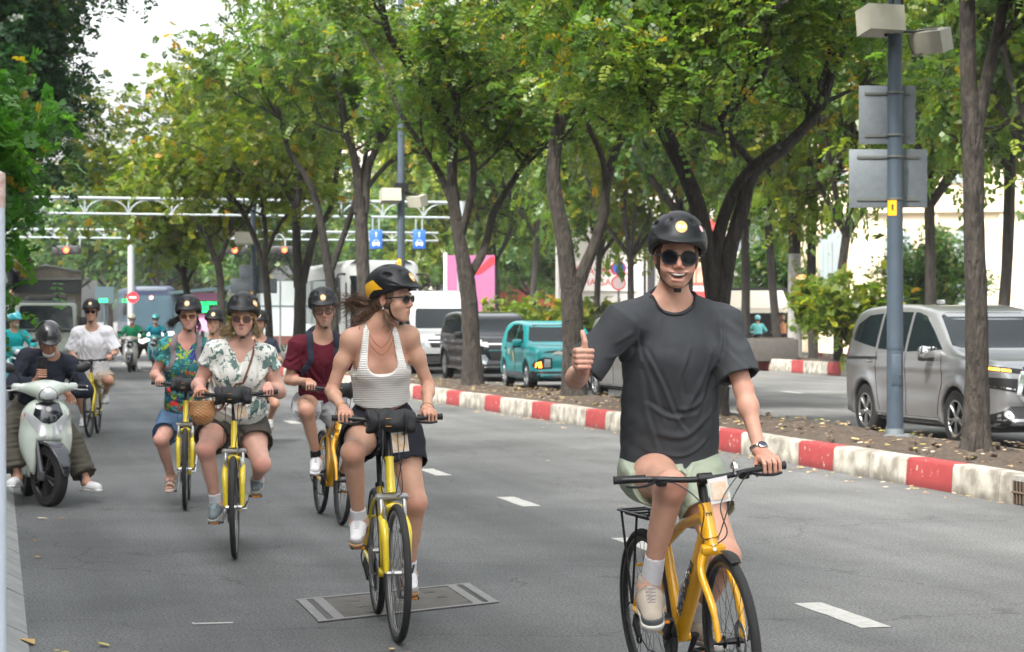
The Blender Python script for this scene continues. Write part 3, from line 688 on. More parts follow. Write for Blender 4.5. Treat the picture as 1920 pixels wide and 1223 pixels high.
# ---- far masses down the street
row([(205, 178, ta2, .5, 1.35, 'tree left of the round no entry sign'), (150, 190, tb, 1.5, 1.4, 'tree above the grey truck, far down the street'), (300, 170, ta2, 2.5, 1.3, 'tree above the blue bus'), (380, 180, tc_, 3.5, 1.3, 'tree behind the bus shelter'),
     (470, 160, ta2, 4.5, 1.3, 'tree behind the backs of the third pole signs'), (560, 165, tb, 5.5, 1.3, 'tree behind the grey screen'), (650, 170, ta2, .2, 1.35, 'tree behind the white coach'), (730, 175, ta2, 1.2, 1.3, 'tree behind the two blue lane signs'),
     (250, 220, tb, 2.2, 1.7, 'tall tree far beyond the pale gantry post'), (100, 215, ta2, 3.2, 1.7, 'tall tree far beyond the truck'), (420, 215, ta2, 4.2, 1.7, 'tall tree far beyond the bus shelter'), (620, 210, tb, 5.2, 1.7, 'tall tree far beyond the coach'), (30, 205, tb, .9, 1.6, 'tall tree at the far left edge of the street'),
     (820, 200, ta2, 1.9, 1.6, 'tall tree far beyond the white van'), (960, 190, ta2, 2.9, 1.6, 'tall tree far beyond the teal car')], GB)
# ---- left side: the dark tree and the bright near foliage
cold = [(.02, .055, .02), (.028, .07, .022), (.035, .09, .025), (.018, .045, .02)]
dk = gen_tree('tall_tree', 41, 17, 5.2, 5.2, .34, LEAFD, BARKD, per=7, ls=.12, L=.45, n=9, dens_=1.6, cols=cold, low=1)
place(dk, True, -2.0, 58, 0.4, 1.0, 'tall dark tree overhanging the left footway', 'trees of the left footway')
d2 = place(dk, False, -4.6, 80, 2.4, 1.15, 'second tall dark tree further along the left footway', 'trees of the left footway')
nb_ = gen_tree('small_tree', 42, 6.4, 1.9, 2.1, .09, LEAF, BARK, per=5, ls=.11, L=.36, n=8, dens_=1.7, cols=[(.05, .16, .035), (.08, .20, .045), (.04, .12, .03)], low=1)
place(nb_, True, -1.75, 27, 0, .86, 'bright green small tree at the left edge, nearest on the footway', 'trees of the left footway')
place(nb_, False, -3.5, 38, 1.5, 1.15, 'second bright green small tree at the left edge, behind the nearest', 'trees of the left footway')
# shrubs
def shrub(px, Z, w, h, label, seed, leafm=LEAFY, z=.3, group='shrubs of the far strip', n=260, ls=.12):
    rg = np.random.default_rng(seed); x, y = ppos(px, Z); t = empty('shrub', (x, y, z), 0, label, 'shrub', group); mb = MB(); tips = []
    for k in range(9):
        a = rg.uniform(0, 6.28); e = np.array([math.cos(a)*w*.4, math.sin(a)*w*.4, h*rg.uniform(.5, .9)]); mb.tube([(0, 0, 0), tuple(e*.5+rg.normal(0, .05, 3)), tuple(e)], [.03, .02, .01], 5)
        for _ in range(n//9): tips.append((e*rg.uniform(.4, 1.1)+rg.normal(0, .22, 3)*np.array([w*.6, w*.6, h*.5]), rg.normal(0, 1, 3)+np.array([0, 0, .6])))
    mb.build('stems', BARK, t); link('foliage', crown_mesh('foliage', tips, rg, 3, ls=ls, lw=ls*.45, sp=.12, L=.3), leafm, t, False); return t
shrub(1590, 60, 2.1, 2.2, 'ragged yellow green shrub left of the silver car', 51, LEAFY, .9)
shrub(1548, 63, 1.4, 1.6, 'smaller ragged shrub at the foot of the street tree', 52, LEAFY, 1.2)
for i, (px, w, l) in enumerate(((930, 2.6, 'behind the black car roof'), (1010, 2.4, 'above the teal car roof'), (1090, 2.6, 'right of the teal car roof'), (1150, 2.2, 'beside the elbow of the charcoal shirt'), (560, 2.4, 'in front of the grey screen'), (455, 2.0, 'behind the blonde rider'))):
    shrub(px, 92 if px > 700 else 100, w, 2.0, 'sunlit yellow green shrub '+l, 60+i, LEAFY, .3, 'sunlit shrubs of the median ends', 300, .15)
# ============================================================ street furniture
def boxlamp(name, label, loc, rz, tilt, s=1.0):
    t = empty(name, loc, rz, label, 'floodlight', 'beige floodlights on the poles'); t.rotation_euler = (tilt, 0, rz)
    m = mat('beige casing', (.36, .35, .29), .55, var=.15)
    b = MB(); b.prism([(-.14*s, -.12*s), (.14*s, -.15*s), (.16*s, .11*s), (-.12*s, .14*s)], -.2*s, .2*s, 0); b.build('casing', m, t, ang=20)
    b = MB(); b.box((0, .175*s, -.01), (.16*s, .02, .10*s), None, .01); b.build('back_plate', mat('casing dark', (.17, .17, .15), .6), t)
    b = MB(); b.box((0, -.02, .142*s), (.12*s, .01, .006)); b.box((0, .05, .146*s), (.12*s, .01, .006)); b.build('vents', BLACK, t); return t
def sign_pole(px, Z, base_h, label, signs, lamps, r=.095, h=9, sticker=True):
    x, y = ppos(px, Z); t = empty('lamp_post', (x, y, base_h), -CAM_A, label, 'pole', 'blue grey poles of the planted median')
    b = MB(); b.lathe([(r*1.02, 0), (r, 1.3), (r*.97, 2.3), (r*.97, 2.32), (r*.9, 4), (r*.8, h)], 20); b.build('post', POLE, t)
    b = MB(); b.lathe([(r*2.3, -.04), (r*2.3, .02), (r*1.15, .035), (r*1.05, .1)], 20); b.build('foot_plate', GALV, t)
    b = MB(); b.lathe([(r*1.06, 1.02), (r*1.06, 1.04)], 20); b.box((0, -r*.93, .78), (.055, .012, .18), None, .008); b.tube([(0.03, -r-.02, .72), (.055, -r-.02, .72)], .008, 6); b.build('service_hatch', POLE, t)
    if sticker:
        b = MB(); b.add([(-.055+.0, 0, 0)]*0, []); V = []; 
        for i in range(7):
            a = R(200+i*12); V += [((r+.001)*math.cos(a), (r+.001)*math.sin(a), sticker), ((r+.001)*math.cos(a), (r+.001)*math.sin(a), sticker+.19)]
        b.add(V, [(2*i, 2*i+2, 2*i+3, 2*i+1) for i in range(6)]); b.build('sticker', mat('orange sticker', (.75, .36, .01), .5), t)
        b = MB(); b.box((-.045, -r+.005, sticker+.1), (.012, .004, .03)); b.build('sticker_mark', mat('sticker mark', (.12, .04, .02), .6), t)
    for (sx, z0, w, hh, dx) in signs:
        o = empty('road_sign', (x, y, base_h), -CAM_A, sx, 'sign', 'backs of road signs on the poles')
        b = MB(); b.box((dx, r+.02, z0), (w/2, .006, hh/2), None, .004); b.build('panel', GALV, o)
        for zz in (z0-hh*.36, z0+hh*.36): b = MB(); b.box((dx, r+.008, zz), (w*.4, .008, .014)); b.lathe([(r+.004, zz-.012), (r+.009, zz-.01), (r+.009, zz+.01), (r+.004, zz+.012)], 20); b.build('bracket', mat('bracket', (.13, .14, .13), .5, .5), o)
    return t, x, y
t, x, y = sign_pole(1678, 24.7, .27, 'nearest blue grey pole carrying two sign backs, beside the silver car', [
    ('upper grey sign back, smaller, on the nearest pole', 3.74, .66, .68, -.07), ('lower grey sign back, wider, on the nearest pole', 3.0, .91, .68, -.06)], [], sticker=2.56, h=8)
ppx = at(1652, 38, 24.6); boxlamp('floodlight', 'big beige floodlight at the top of the nearest pole', ppx, -CAM_A+R(20), R(-4), 1.15)
ppx = at(1745, 77, 24.8); boxlamp('floodlight', 'tilted beige floodlight right of the nearest pole', ppx, -CAM_A-R(38), R(22), 1.0)
b = MB(); a_ = at(1680, 60, 24.7); e_ = at(1745, 60, 24.8)
b.tube([a_, e_, at(1738, 85, 24.8)], .016, 6); b.tube([a_, at(1660, 66, 24.6)], .02, 6); b.box(at(1679, 2, 24.7), (.07, .07, .12)); b.tube(dens([at(1700, 65, 24.7), at(1712, 100, 24.7), at(1730, 100, 24.7)], 5), .006, 5); b.tube(dens([at(1655, 70, 24.6), at(1665, 88, 24.6), at(1676, 82, 24.6)], 5), .006, 5)
o = b.build('lamp_bracket', DARKM, None); tag(o, 'dark steel bracket and cables at the top of the nearest pole', 'bracket')
t, x, y = sign_pole(752, 50.3, .25, 'second blue grey pole, above the white helmetless van and beside the blue signs', [], [], sticker=2.6, h=9.5, r=.098); t['label'] = 'second blue grey pole, rising above the woman in white'
boxlamp('floodlight', 'beige floodlight left of the second pole', at(732, 367, 50.1), -CAM_A+R(15), R(-6), 1.15); boxlamp('floodlight', 'tilted beige floodlight right of the second pole', at(782, 377, 50.3), -CAM_A-R(35), R(20), 1.0)
b = MB(); b.tube([at(730, 358, 50.3), at(785, 366, 50.3)], .03, 6); b.box(at(752, 352, 50.3), (.16, .12, .1)); tag(b.build('lamp_bracket', DARKM), 'dark steel bracket on the second pole', 'bracket')
t, x, y = sign_pole(475, 73, .25, 'third blue grey pole, behind the blonde rider', [('upper grey sign back on the third pole', 2.96, 1.0, .5, 0), ('lower wide grey sign back on the third pole', 2.5, 1.6, .5, 0)], [], sticker=2.1, h=9.5, r=.10)
boxlamp('floodlight', 'pale floodlight on the third pole', at(458, 447, 72.7), -CAM_A, 0, 1.5)
# gantries across the road
def gantry(name, label, Y, x0, x1, z0, z1, posts, r=.09, n=14):
    t = empty(name, (0, Y, 0), 0, label, 'gantry'); b = MB(); b.tube([(x0, 0, z1), (x1, 0, z1)], r, 10); b.tube([(x0, 0, z0), (x1, 0, z0)], r*.8, 10); b.build('beams', GANTRY, t)
    b = MB(); st = (x1-x0)/n
    for i in range(n):
        a = x0+i*st; b.tube([(a, 0, z0), (a, 0, z1)], r*.55, 6); b.tube([(a+st/2-math.cos(q)*st*.48, 0, z0+math.sin(q)*(z1-z0)*.93) for q in np.linspace(.1, 3.04, 9)], r*.5, 6)
    b.build('arches', GANTRY, t)
    for p in posts:
        b = MB(); b.tube([(p, 0, 0), (p, 0, z1+.05)], .17, 14); b.lathe([(.4, 0), (.4, .05), (.2, .06)], 14, c=(p, 0, 0)); b.build('post', GANTRY, t)
    return t
gantry('sign_gantry', 'nearer pale metal gantry with arched braces high over the road', 76, -1.5, 16.6, 5.3, 5.85, [-1.4, 16.5], .058, 12)
gantry('signal_gantry', 'farther pale metal gantry carrying the red traffic lights', 107, -2, 22, 5.6, 6.0, [-1.9, 6.5], .062, 20)
def lane_sign(px, Z, label, kind):
    p = at(px, 449, Z); t = empty('lane_sign', p, -CAM_A*.2, label, 'sign', 'blue lane signs on the gantry'); W_ = .0030*Z; 
    m = mat('sign blue', (.02, .10, .42), .5); wm = mat('sign white', (.5, .52, .54), .5); h = W_*1.5
    b = MB(); b.box((0, 0, 0), (W_*.98, .02, h/1.5*1.5*.98/1.0), None, .01); b.build('panel', m, t)
    b = MB(); b.box((0, -.025, -h*.45), (W_*.6, .006, h*.16)); b.prism([(-W_*.42, -h*.32), (W_*.42, -h*.32), (W_*.3, -h*.05), (-W_*.3, -h*.05)], -.03, -.02, 1)
    for s in (-1, 1): b.box((s*W_*.42, -.025, -h*.66), (W_*.1, .006, h*.07))
    b.build('car_symbol', wm, t, False); b = MB(); b.prism([(-W_*.22, -h*.12), (W_*.22, -h*.12), (W_*.15, -h*.24), (-W_*.15, -h*.24)][::1], -.036, -.031, 1); b.prism([(-W_*.29, -h*.3), (W_*.29, -h*.3), (W_*.22, -h*.1), (-W_*.22, -h*.1)], -.04, -.036, 1); 
    for s in (-1, 1): b.box((s*W_*.38, -.033, -h*.46), (W_*.1, .004, h*.05))
    b.build('car_symbol_windows', m, t, False)
    b = MB(); b.box((0, -.025, h*.42), (W_*.06, .006, h*.2)); b.prism([(-W_*.22, h*.55), (W_*.22, h*.55), (0, h*.82)], -.031, -.019, 1); b.build('arrow', wm, t, False)
    b = MB(); 
    for s in (-1, 1): b.tube([(s*W_*.5, .03, -h*.8), (s*W_*.5, .03, h+.5)], .03, 6)
    b.build('hanger', GANTRY, t)
lane_sign(705, 78.5, 'blue lane sign with white arrow and car, left of the second pole', 0); lane_sign(786, 79.5, 'blue lane sign with white car, right of the second pole', 1)
def traffic_light(px, py, Z, label, horiz=True, col=(1, .06, .02), n=3, lit=1, s=1.0, hang=True):
    t = empty('traffic_light', at(px, py, Z), -CAM_A, label, 'traffic light', 'traffic lights with a round red lamp'); b = MB(); W_ = .19*s
    if horiz: b.box((0, .05, 0), (W_*n, .09, .17*s), None, .04)
    else: b.box((0, .05, 0), (.17*s, .09, W_*n), None, .04)
    b.build('housing', BLACK, t)
    for k in range(n):
        o = (k-(n-1)/2)*2*W_; c = (o, -.05, 0) if horiz else (0, -.05, -o); on = k == lit; b = MB(); b.lathe([(.12*s, -.01), (.11*s, .02), (0, .035)], 16, axM((0, -1, 0)).to_4x4(), c)
        m = mat('lamp lit %.1f %.1f' % col[:2], col, .4, emit=6) if on else mat('lamp off', (.03, .03, .03), .2); b.build('lamp', m, t)
        if on: b = MB(); b.lathe([(.13*s, 0), (.13*s, .12), (.12*s, .12), (.12*s, 0)], 14, axM((0, -1, 0)).to_4x4(), c); b.build('hood', BLACK, t)
    if hang: b = MB(); b.tube(dens([(.0, .1, .1), (0, .12, .5), (-.25, .12, .8), (-.6, .12, .95)], 4), .04, 6); b.tube([(.5*s, .1, .1), (.5*s, .1, .9)], .03, 6); b.build('hanger', GANTRY, t)
traffic_light(125, 469, 104, 'traffic light showing red, above the grey truck', s=1.25, lit=1); traffic_light(441, 470, 106, 'traffic light showing red, above the blonde rider', s=1.1); traffic_light(534, 469, 107, 'traffic light showing red, rightmost on the gantry', s=1.15)
traffic_light(1361, 531, 100, 'upright signal with two red lamps beside the charcoal shirt', False, (1, .05, .02), 2, 0, 1.1, False); traffic_light(1376, 559, 100.5, 'signal with one green lamp below the red one', False, (.02, .9, .45), 2, 0, 1.2, False)
traffic_light(1361, 541, 99.7, 'lower red lamp of the upright signal beside the charcoal shirt', False, (1, .05, .02), 1, 0, 1.1, False); traffic_light(1209, 423, 104, 'small red lamp high left of the black helmet', False, (1, .05, .02), 1, 0, 1.1, False)
b = MB(); b.tube([at(1370, 660, 101), at(1370, 500, 101)], .09, 8); tag(b.build('signal_post', GANTRY), 'pale post carrying the red and green signal lamps', 'post')
b = MB(); b.tube([at(1209, 640, 104.5), at(1209, 400, 104.5)], .07, 8); tag(b.build('signal_post', DARKM), 'thin dark post with the small red lamp', 'post')
# no entry sign
t = empty('no_entry_sign', at(249, 558, 103), -CAM_A, 'round red no entry sign with a white bar on the gantry post', 'sign'); Mz = axM((0, -1, 0)).to_4x4()
b = MB(); b.lathe([(0, .0), (.28, 0), (.28, .02), (0, .02)], 28, Mz); b.build('disc', mat('sign red', (.62, .02, .03), .45), t); b = MB(); b.box((0, -.03, 0), (.17, .008, .04)); b.build('bar', mat('sign white', (.5, .52, .54)), t)
for px, py, c in ((1160, 503, (.05, .15, .6)), (1160, 531, (.6, .45, .45))):
    t = empty('round_road_sign', at(px, py, 97), -CAM_A, ('round blue' if py < 510 else 'round pale red')+' road sign beside the shoulder of the man in front', 'sign'); b = MB(); b.lathe([(0, 0), (.34, 0), (.34, .02), (0, .02)], 24, Mz); b.build('disc', mat('sd%d' % py, c, .5), t); b = MB(); b.lathe([(.30, .025), (.34, .025)], 24, Mz); b.lathe([(.28, .022), (.34, .022), (.34, .03), (.28, .03)], 24, Mz); b.build('rim', mat('sign red', (.6, .02, .03)), t)
b = MB(); b.tube([at(1160, 650, 97.3), at(1160, 490, 97.3)], .05, 8); tag(b.build('sign_post', GALV), 'thin post of the round blue road sign', 'post')
# near post cut by the left edge
t = empty('post', gnd(0, 1700)+Vector((0, 0, 0)), 0, 'pale grey steel post with rusty top at the left picture edge', 'post')
Zp = 5.9; p = at(-3, 615, Zp); t.location = (p.x, p.y, 0)
b = MB(); b.lathe([(.0245, 0), (.021, 1.2), (.0175, 2.0)], 16); b.build('shaft', mat('pale post paint', (.46, .52, .58), .5, var=.1), t)
b = MB(); b.lathe([(.0185, 1.95), (.0195, 2.02), (.019, 2.045), (0, 2.055)], 16); b.build('cap', mat('rusty cap', (.30, .17, .13), .7, var=.5, vs_=60, col2=(.6, .5, .47)), t)
# two-tone post, planter block on far strip
x, y = ppos(1490, 68); t = empty('post', (x, y, .3), 0, 'straight post, dark above and pale grey below, on the far planted strip', 'post')
b = MB(); b.lathe([(.24, 0), (.2, 3.4)], 12); b.build('lower_part', CONC, t); b = MB(); b.lathe([(.2, 3.4), (.19, 6.5)], 12); b.build('upper_part', BARKD, t)
x, y = ppos(1447, 67); t = empty('planter', (x, y, .3), -CAM_A, 'dark square planter block at the foot of the leaning tree', 'planter'); b = MB(); b.box((0, 0, .35), (.75, .7, .35), None, .04); b.build('block', mat('dark stone', (.06, .055, .05), .9, var=.3), t); b = MB(); b.box((0, 0, .71), (.62, .58, .02)); b.build('earth', SOIL, t)
# planters, screen, shelter on the left-middle
x, y = ppos(508, 96); t = empty('planter', (x, y, 0), -CAM_A, 'dark red planter box on a stand behind the blonde rider', 'planter'); b = MB(); b.prism([(-1.1, .45), (1.1, .45), (1.25, 1.55), (-1.25, 1.55)], -.5, .5, 1); b.build('box', mat('dark red paint', (.12, .035, .025), .7, var=.4), t, False); b = MB()
for s in (-1, 1): b.box((s*.9, 0, .22), (.07, .3, .22))
b.build('legs', DARKM, t); 
x, y = ppos(545, 78); t = empty('screen', (x, y, 0), -CAM_A, 'tall grey panelled screen behind the blonde and maroon riders', 'screen'); b = MB(); b.box((0, 0, 2.0), (1.15, .04, 1.0)); b.build('panel', mat('screen grey', (.30, .34, .34), .6), t, False); b = MB()
for i in range(4): b.tube([(-1.15+i*.766, -.05, .2), (-1.15+i*.766, -.05, 3.05)], .03, 6)
b.tube([(-1.15, -.05, 2.1), (1.15, -.05, 2.1)], .025, 6); b.build('frame', GALV, t)
x, y = ppos(385, 105); t = empty('bus_shelter', (x, y, 0), -CAM_A, 'dark framed bus shelter with green lettering on its display', 'bus shelter')
b = MB(); b.box((0.2, 0, 3.05), (1.9, .8, .07), Matrix.Rotation(R(-5), 3, 'Y')); b.build('roof', mat('shelter dark', (.02, .045, .055), .5), t, False); b = MB()
b.box((-1.2, 0, 1.5), (.32, .1, 1.5)); b.box((1.0, 0, 1.5), (.08, .08, 1.5)); b.build('columns', mat('shelter dark', (.02, .05, .06)), t, False)
b = MB(); b.box((.1, -.1, 2.2), (.75, .06, .3)); b.build('display', BLACK, t, False); b = MB(); b.box((.1, .1, 2.7), (.75, .06, .2)); b.box((.1, .1, 1.45), (.75, .06, .42)); b.build('poster', mat('poster pink', (.55, .22, .42), .5), t, False)
for k, s in enumerate(('TAN DINH', 'BEN', 'THANH')): textmesh(s, .2, mat('led green', (.01, .75, .16), .4, emit=1.3), 'display_text', t, Matrix.Translation((0 if k else .1, -.17, 2.38-k*.19)) @ Matrix.Rotation(R(90), 4, 'X'), .003, .008)
x, y = ppos(196, 125); t = empty('display_board', (x, y, 0), -CAM_A, 'small board with green lights between the truck and the no entry sign', 'display'); b = MB(); b.box((0, 0, 3.0), (.55, .06, .5)); b.tube([(0, .1, 0), (0, .1, 3)], .08, 8); b.build('board', mat('shelter dark', (.02, .05, .06)), t, False); b = MB(); b.box((-.05, -.08, 2.75), (.25, .01, .04)); b.box((-.05, -.08, 2.62), (.25, .01, .04)); b.build('lights', mat('led green', (.01, .75, .16), emit=1.3), t, False)
# billboard
x, y = ppos(883, 100); t = empty('billboard', (x, y, 0), -CAM_A-.05, 'big pink billboard with purple drawing between the tree trunks', 'billboard'); s = 40.
b = MB(); b.box((0, 0, 2.95), (1.12, .06, 1.65)); b.build('panel', mat('billboard pink', (.24, .075, .16), .5), t, False)
b = MB(); b.box((-1.2, 0, 2.35), (.07, .1, 2.35)); b.build('frame', mat('white paint', (.7, .7, .7)), t, False)
b = MB(); pr = random.Random(4)
for cx_, cz, w_, h_ in ((-.8, 1.4, .2, .35), (-.3, 1.5, .3, .3), (.45, 1.35, .5, .45), (.95, 1.5, .15, .4)):
    b.prism([(cx_+w_*math.cos(q)*pr.uniform(.6, 1.1), cz+h_*math.sin(q)*pr.uniform(.6, 1.1)) for q in np.linspace(0, 6.0, 11)], -.075, -.061, 1)
b.build('drawing', mat('drawing violet', (.06, .03, .24), .5), t, False); b = MB()
for z_ in (4.2, 4.05, 3.6, 3.4, 2.7): b.box((pr.uniform(-.3, .3), -.07, z_), (pr.uniform(.2, .45), .005, .04))
b.build('lines_of_text', mat('drawing dark', (.25, .08, .3), .5), t, False); b = MB(); b.prism([(.1, 3.6), (.5, 4.1), (.9, 4.5), (1.1, 4.55), (1.1, 4.2), (.5, 3.75)], -.075, -.061, 1); b.build('red_shape', mat('sign red', (.6, .02, .03)), t, False)
# ============================================================ buildings behind
WHITE = mat('white render', (.50, .485, .455), .85, var=.1, vs_=.8); CREAM = mat('cream render', (.55, .47, .34), .85, var=.12, vs_=.6); PINKW = mat('pinkish render', (.40, .25, .18), .85)
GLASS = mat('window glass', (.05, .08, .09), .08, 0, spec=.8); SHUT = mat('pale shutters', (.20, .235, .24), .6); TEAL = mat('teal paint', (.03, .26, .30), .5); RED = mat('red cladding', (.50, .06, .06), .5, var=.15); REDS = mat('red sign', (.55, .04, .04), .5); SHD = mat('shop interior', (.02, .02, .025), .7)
def building(px, Z, w, h, label, wallm, rot=0, d=10):
    x, y = ppos(px, Z); t = empty('building', (x, y, 0), -CAM_A+rot, label, 'building'); b = MB(); b.box((0, d/2, h/2), (w/2, d/2, h/2)); b.build('wall', wallm, t, False)
    b = MB(); b.box((0, d/2, h+.2), (w/2+.25, d/2+.25, .2)); b.build('roof', CONC, t, False); return t
def window(t, x, z, w, h, fr, gl, arch=False, sub=2):
    b = MB(); e = .07
    if arch:
        o = [(x-w/2-e, z-h/2), (x-w/2-e, z+h/2)]+[(x-math.cos(q)*(w/2+e), z+h/2+math.sin(q)*(w/2+e)) for q in np.linspace(0, math.pi, 9)][1:-1]+[(x+w/2+e, z+h/2), (x+w/2+e, z-h/2)]
        b.prism(o, -.06, -.001, 1); f = b.build('window', fr, t, False); b = MB(); o = [(x-w/2, z-h/2+e), (x-w/2, z+h/2)]+[(x-math.cos(q)*w/2, z+h/2+math.sin(q)*w/2) for q in np.linspace(0, math.pi, 9)][1:-1]+[(x+w/2, z+h/2), (x+w/2, z-h/2+e)]
        b.prism(o, -.09, -.061, 1); 
        b.build('shutter', gl, f, False); b = MB()
        for k in range(1, 6): b.box((x-w/2+w*k/6, -.095, z), (.008, .004, h/2))
        b.box((x, -.1, z), (.02, .008, h/2)); b.build('shutter_slats', GALV, f, False)
    else:
        b.box((x, -.03, z), (w/2+e, .03, h/2+e)); f = b.build('window', fr, t, False); b = MB(); b.box((x, -.065, z), (w/2, .004, h/2)); b.build('pane', gl, f, False); b = MB()
        for k in range(1, sub): b.box((x-w/2+w*k/sub, -.075, z), (.03, .005, h/2))
        b.build('bars', fr, f, False)
    return f
t = building(1880, 96, 18, 19, 'cream building with tall arched shuttered windows at the right', CREAM, R(-14))
for k in range(6):
    for z in (3.1, 9.0, 14.5): window(t, -7.6+k*3.0, z, 1.25, 4.0 if z < 4 else 2.6, PINKW, SHUT, True)
b = MB(); 
for z in (6.6, 12.2): b.box((0, -.12, z), (9.05, .14, .16))
for k in range(7): b.box((-9.0+k*3.0, -.05, 9.5), (.16, .08, 9.4))
b.build('cornices', CREAM, t, False)
t = building(1595, 104, 5.4, 13, 'plain white building with teal door between trees', WHITE)
b = MB(); b.box((-1.5, -.03, 1.5), (.7, .03, 1.45)); d_ = b.build('door', TEAL, t, False); b = MB(); b.box((-1.5, -.07, 1.5), (.03, .02, 1.4)); b.box((-1.5, -.07, 1.6), (.65, .02, .03)); b.build('door_bars', GALV, d_, False)
for z in (7.5, 10.8): 
    for xx in (-1.4, 1.2): window(t, xx, z, 1.1, 1.6, WHITE, GLASS)
t = building(1480, 106, 5.4, 14, 'building with a grey balcony and teal windows above a dark shop', WHITE)
for z in (6.2, 9.6, 12.4):
    for xx, m_ in ((-1.7, GLASS), (0, GLASS), (1.6, TEAL)): window(t, xx, z+.2, 1.0, 1.8, WHITE, m_)
b = MB(); b.box((-2.2, -.1, 6.6), (.18, .08, 1.2)); b.build('red_banner', RED, t, False)
b = MB(); b.box((0, -.5, 4.75), (2.7, .5, .12)); 
bl = b.build('balcony', WHITE, t, False); b = MB(); b.box((0, -.96, 5.9), (2.7, .02, .03)); 
for k in range(28): b.box((-2.65+k*.196, -.96, 5.4), (.012, .012, .5))
b.box((0, -.93, 5.3), (2.65, .01, .4)); b.build('railing', mat('railing grey', (.16, .18, .2), .5), bl, False)
b = MB(); b.box((0, -.1, 3.9), (2.6, .09, .65)); b.build('sign_board', mat('sign pale blue', (.42, .44, .52), .5), t, False); textmesh('CAFE 24H', .8, mat('sign violet text', (.15, .17, .45)), 'sign_text', t, Matrix.Translation((.3, -.2, 3.9)) @ Matrix.Rotation(R(90), 4, 'X'), .01, .02)
b = MB(); b.box((-.2, -.6, 2.62), (2.4, .1, .24)); b.build('shop_sign', REDS, t, False); textmesh('PHO 79', .34, mat('sign white', (.5, .52, .54)), 'shop_sign_text', t, Matrix.Translation((-.4, -.71, 2.62)) @ Matrix.Rotation(R(90), 4, 'X'), .005, .01)
b = MB(); b.add([(-2.7, -.1, 2.35), (2.7, -.1, 2.35), (2.7, -1.5, 2.02), (-2.7, -1.5, 2.02), (-2.7, -1.5, 1.92), (2.7, -1.5, 1.92), (2.7, -.1, 2.25), (-2.7, -.1, 2.25)], [(0, 1, 2, 3), (3, 2, 5, 4), (4, 5, 6, 7), (0, 3, 4, 7), (1, 6, 5, 2)]); b.build('awning', mat('awning white', (.72, .72, .7), .7), t, False)
b = MB(); b.box((0, -.02, .98), (2.5, .018, .92)); b.build('shop_opening', SHD, t, False)
t = building(1330, 112, 5.2, 15, 'red and white shop building behind the man in front', WHITE)
b = MB(); 
for xx in (-2.3, -1.55, 2.2): b.box((xx, -.08, 3.9), (.26, .08, 3.9))
b.box((0, -.1, 6.4), (2.6, .1, .4)); b.box((0, -.1, 2.9), (2.6, .09, .15)); b.build('cladding', RED, t, False)
for xx in (-.7, .7): window(t, xx, 4.6, 1.1, 2.2, RED, mat('poster cream', (.62, .48, .3), .6, var=.4, vs_=2, col2=(.5, .1, .1)))
window(t, -.2, 9.5, 3.4, 1.6, WHITE, GLASS, sub=4); b = MB(); b.box((0, -.03, 1.3), (1.9, .025, 1.25)); b.build('shop_opening', SHD, t, False)
t = building(1140, 114, 5.2, 12, 'white shop building with faint red lettering', WHITE)
b = MB(); b.box((2.3, -.04, 3.6), (.2, .04, 1.6)); b.box((0, -.03, 1.0), (2.0, .025, 1.0)); b.build('shop_opening', SHD, t, False)
b = MB(); b.box((-.4, -.06, 3.9), (1.9, .05, .8)); b.build('sign_board', mat('sign pale', (.75, .72, .7)), t, False); textmesh('NHA HANG', .62, REDS, 'sign_text', t, Matrix.Translation((-.4, -.12, 4.15)) @ Matrix.Rotation(R(90), 4, 'X'), .006, 0); textmesh('HAI SAN', .5, REDS, 'sign_text', t, Matrix.Translation((-.4, -.12, 3.55)) @ Matrix.Rotation(R(90), 4, 'X'), .006, 0)
for xx in (-1.5, 0, 1.5): window(t, xx, 7.6, 1.0, 1.5, WHITE, GLASS)
t = building(1060, 150, 16, 13, 'long pale building beyond the trees in the middle', WHITE)
for k in range(6):
    for z in (3, 6.4, 9.8): window(t, -6.5+k*2.6, z, 1.3, 1.5, WHITE, GLASS)
b = MB(); b.box((-2, -.1, 3.2), (2.6, .09, .7)); b.build('sign_board', RED, t, False)
t = building(715, 190, 9, 19, 'tall pinkish white building high behind the gantry', mat('rose render', (.62, .50, .47), .8))
for k in range(4):
    for z in (9, 12, 15.5): window(t, -3.3+k*2.2, z, 1.2, 1.3, WHITE, GLASS)
# tent before the shops
x, y = ppos(1405, 94); t = empty('market_tent', (x, y, 0), -CAM_A, 'pale tent with dark ridge in front of the shops', 'tent'); b = MB()
b.add([(-1.7, -.6, 2.1), (1.7, -.6, 2.1), (1.5, .3, 2.9), (-.9, .3, 2.9), (-1.7, 1.2, 2.1), (1.7, 1.2, 2.1), (-1.7, -.6, 1.9), (1.7, -.6, 1.9)], [(0, 1, 2, 3), (3, 2, 5, 4), (0, 3, 4), (1, 5, 2), (6, 7, 1, 0)]); b.build('canopy', mat('tent cloth', (.62, .57, .47), .8), t, False); b = MB()
for xx in (-1.6, 1.6):
    for yy in (-.5, 1.1): b.tube([(xx, yy, 0), (xx, yy, 2.1)], .03, 6)
b.tube([(-1.7, .3, 2.93), (1.6, .3, 2.93), (2.2, -.6, 2.2)], .06, 6); b.build('poles', DARKM, t)

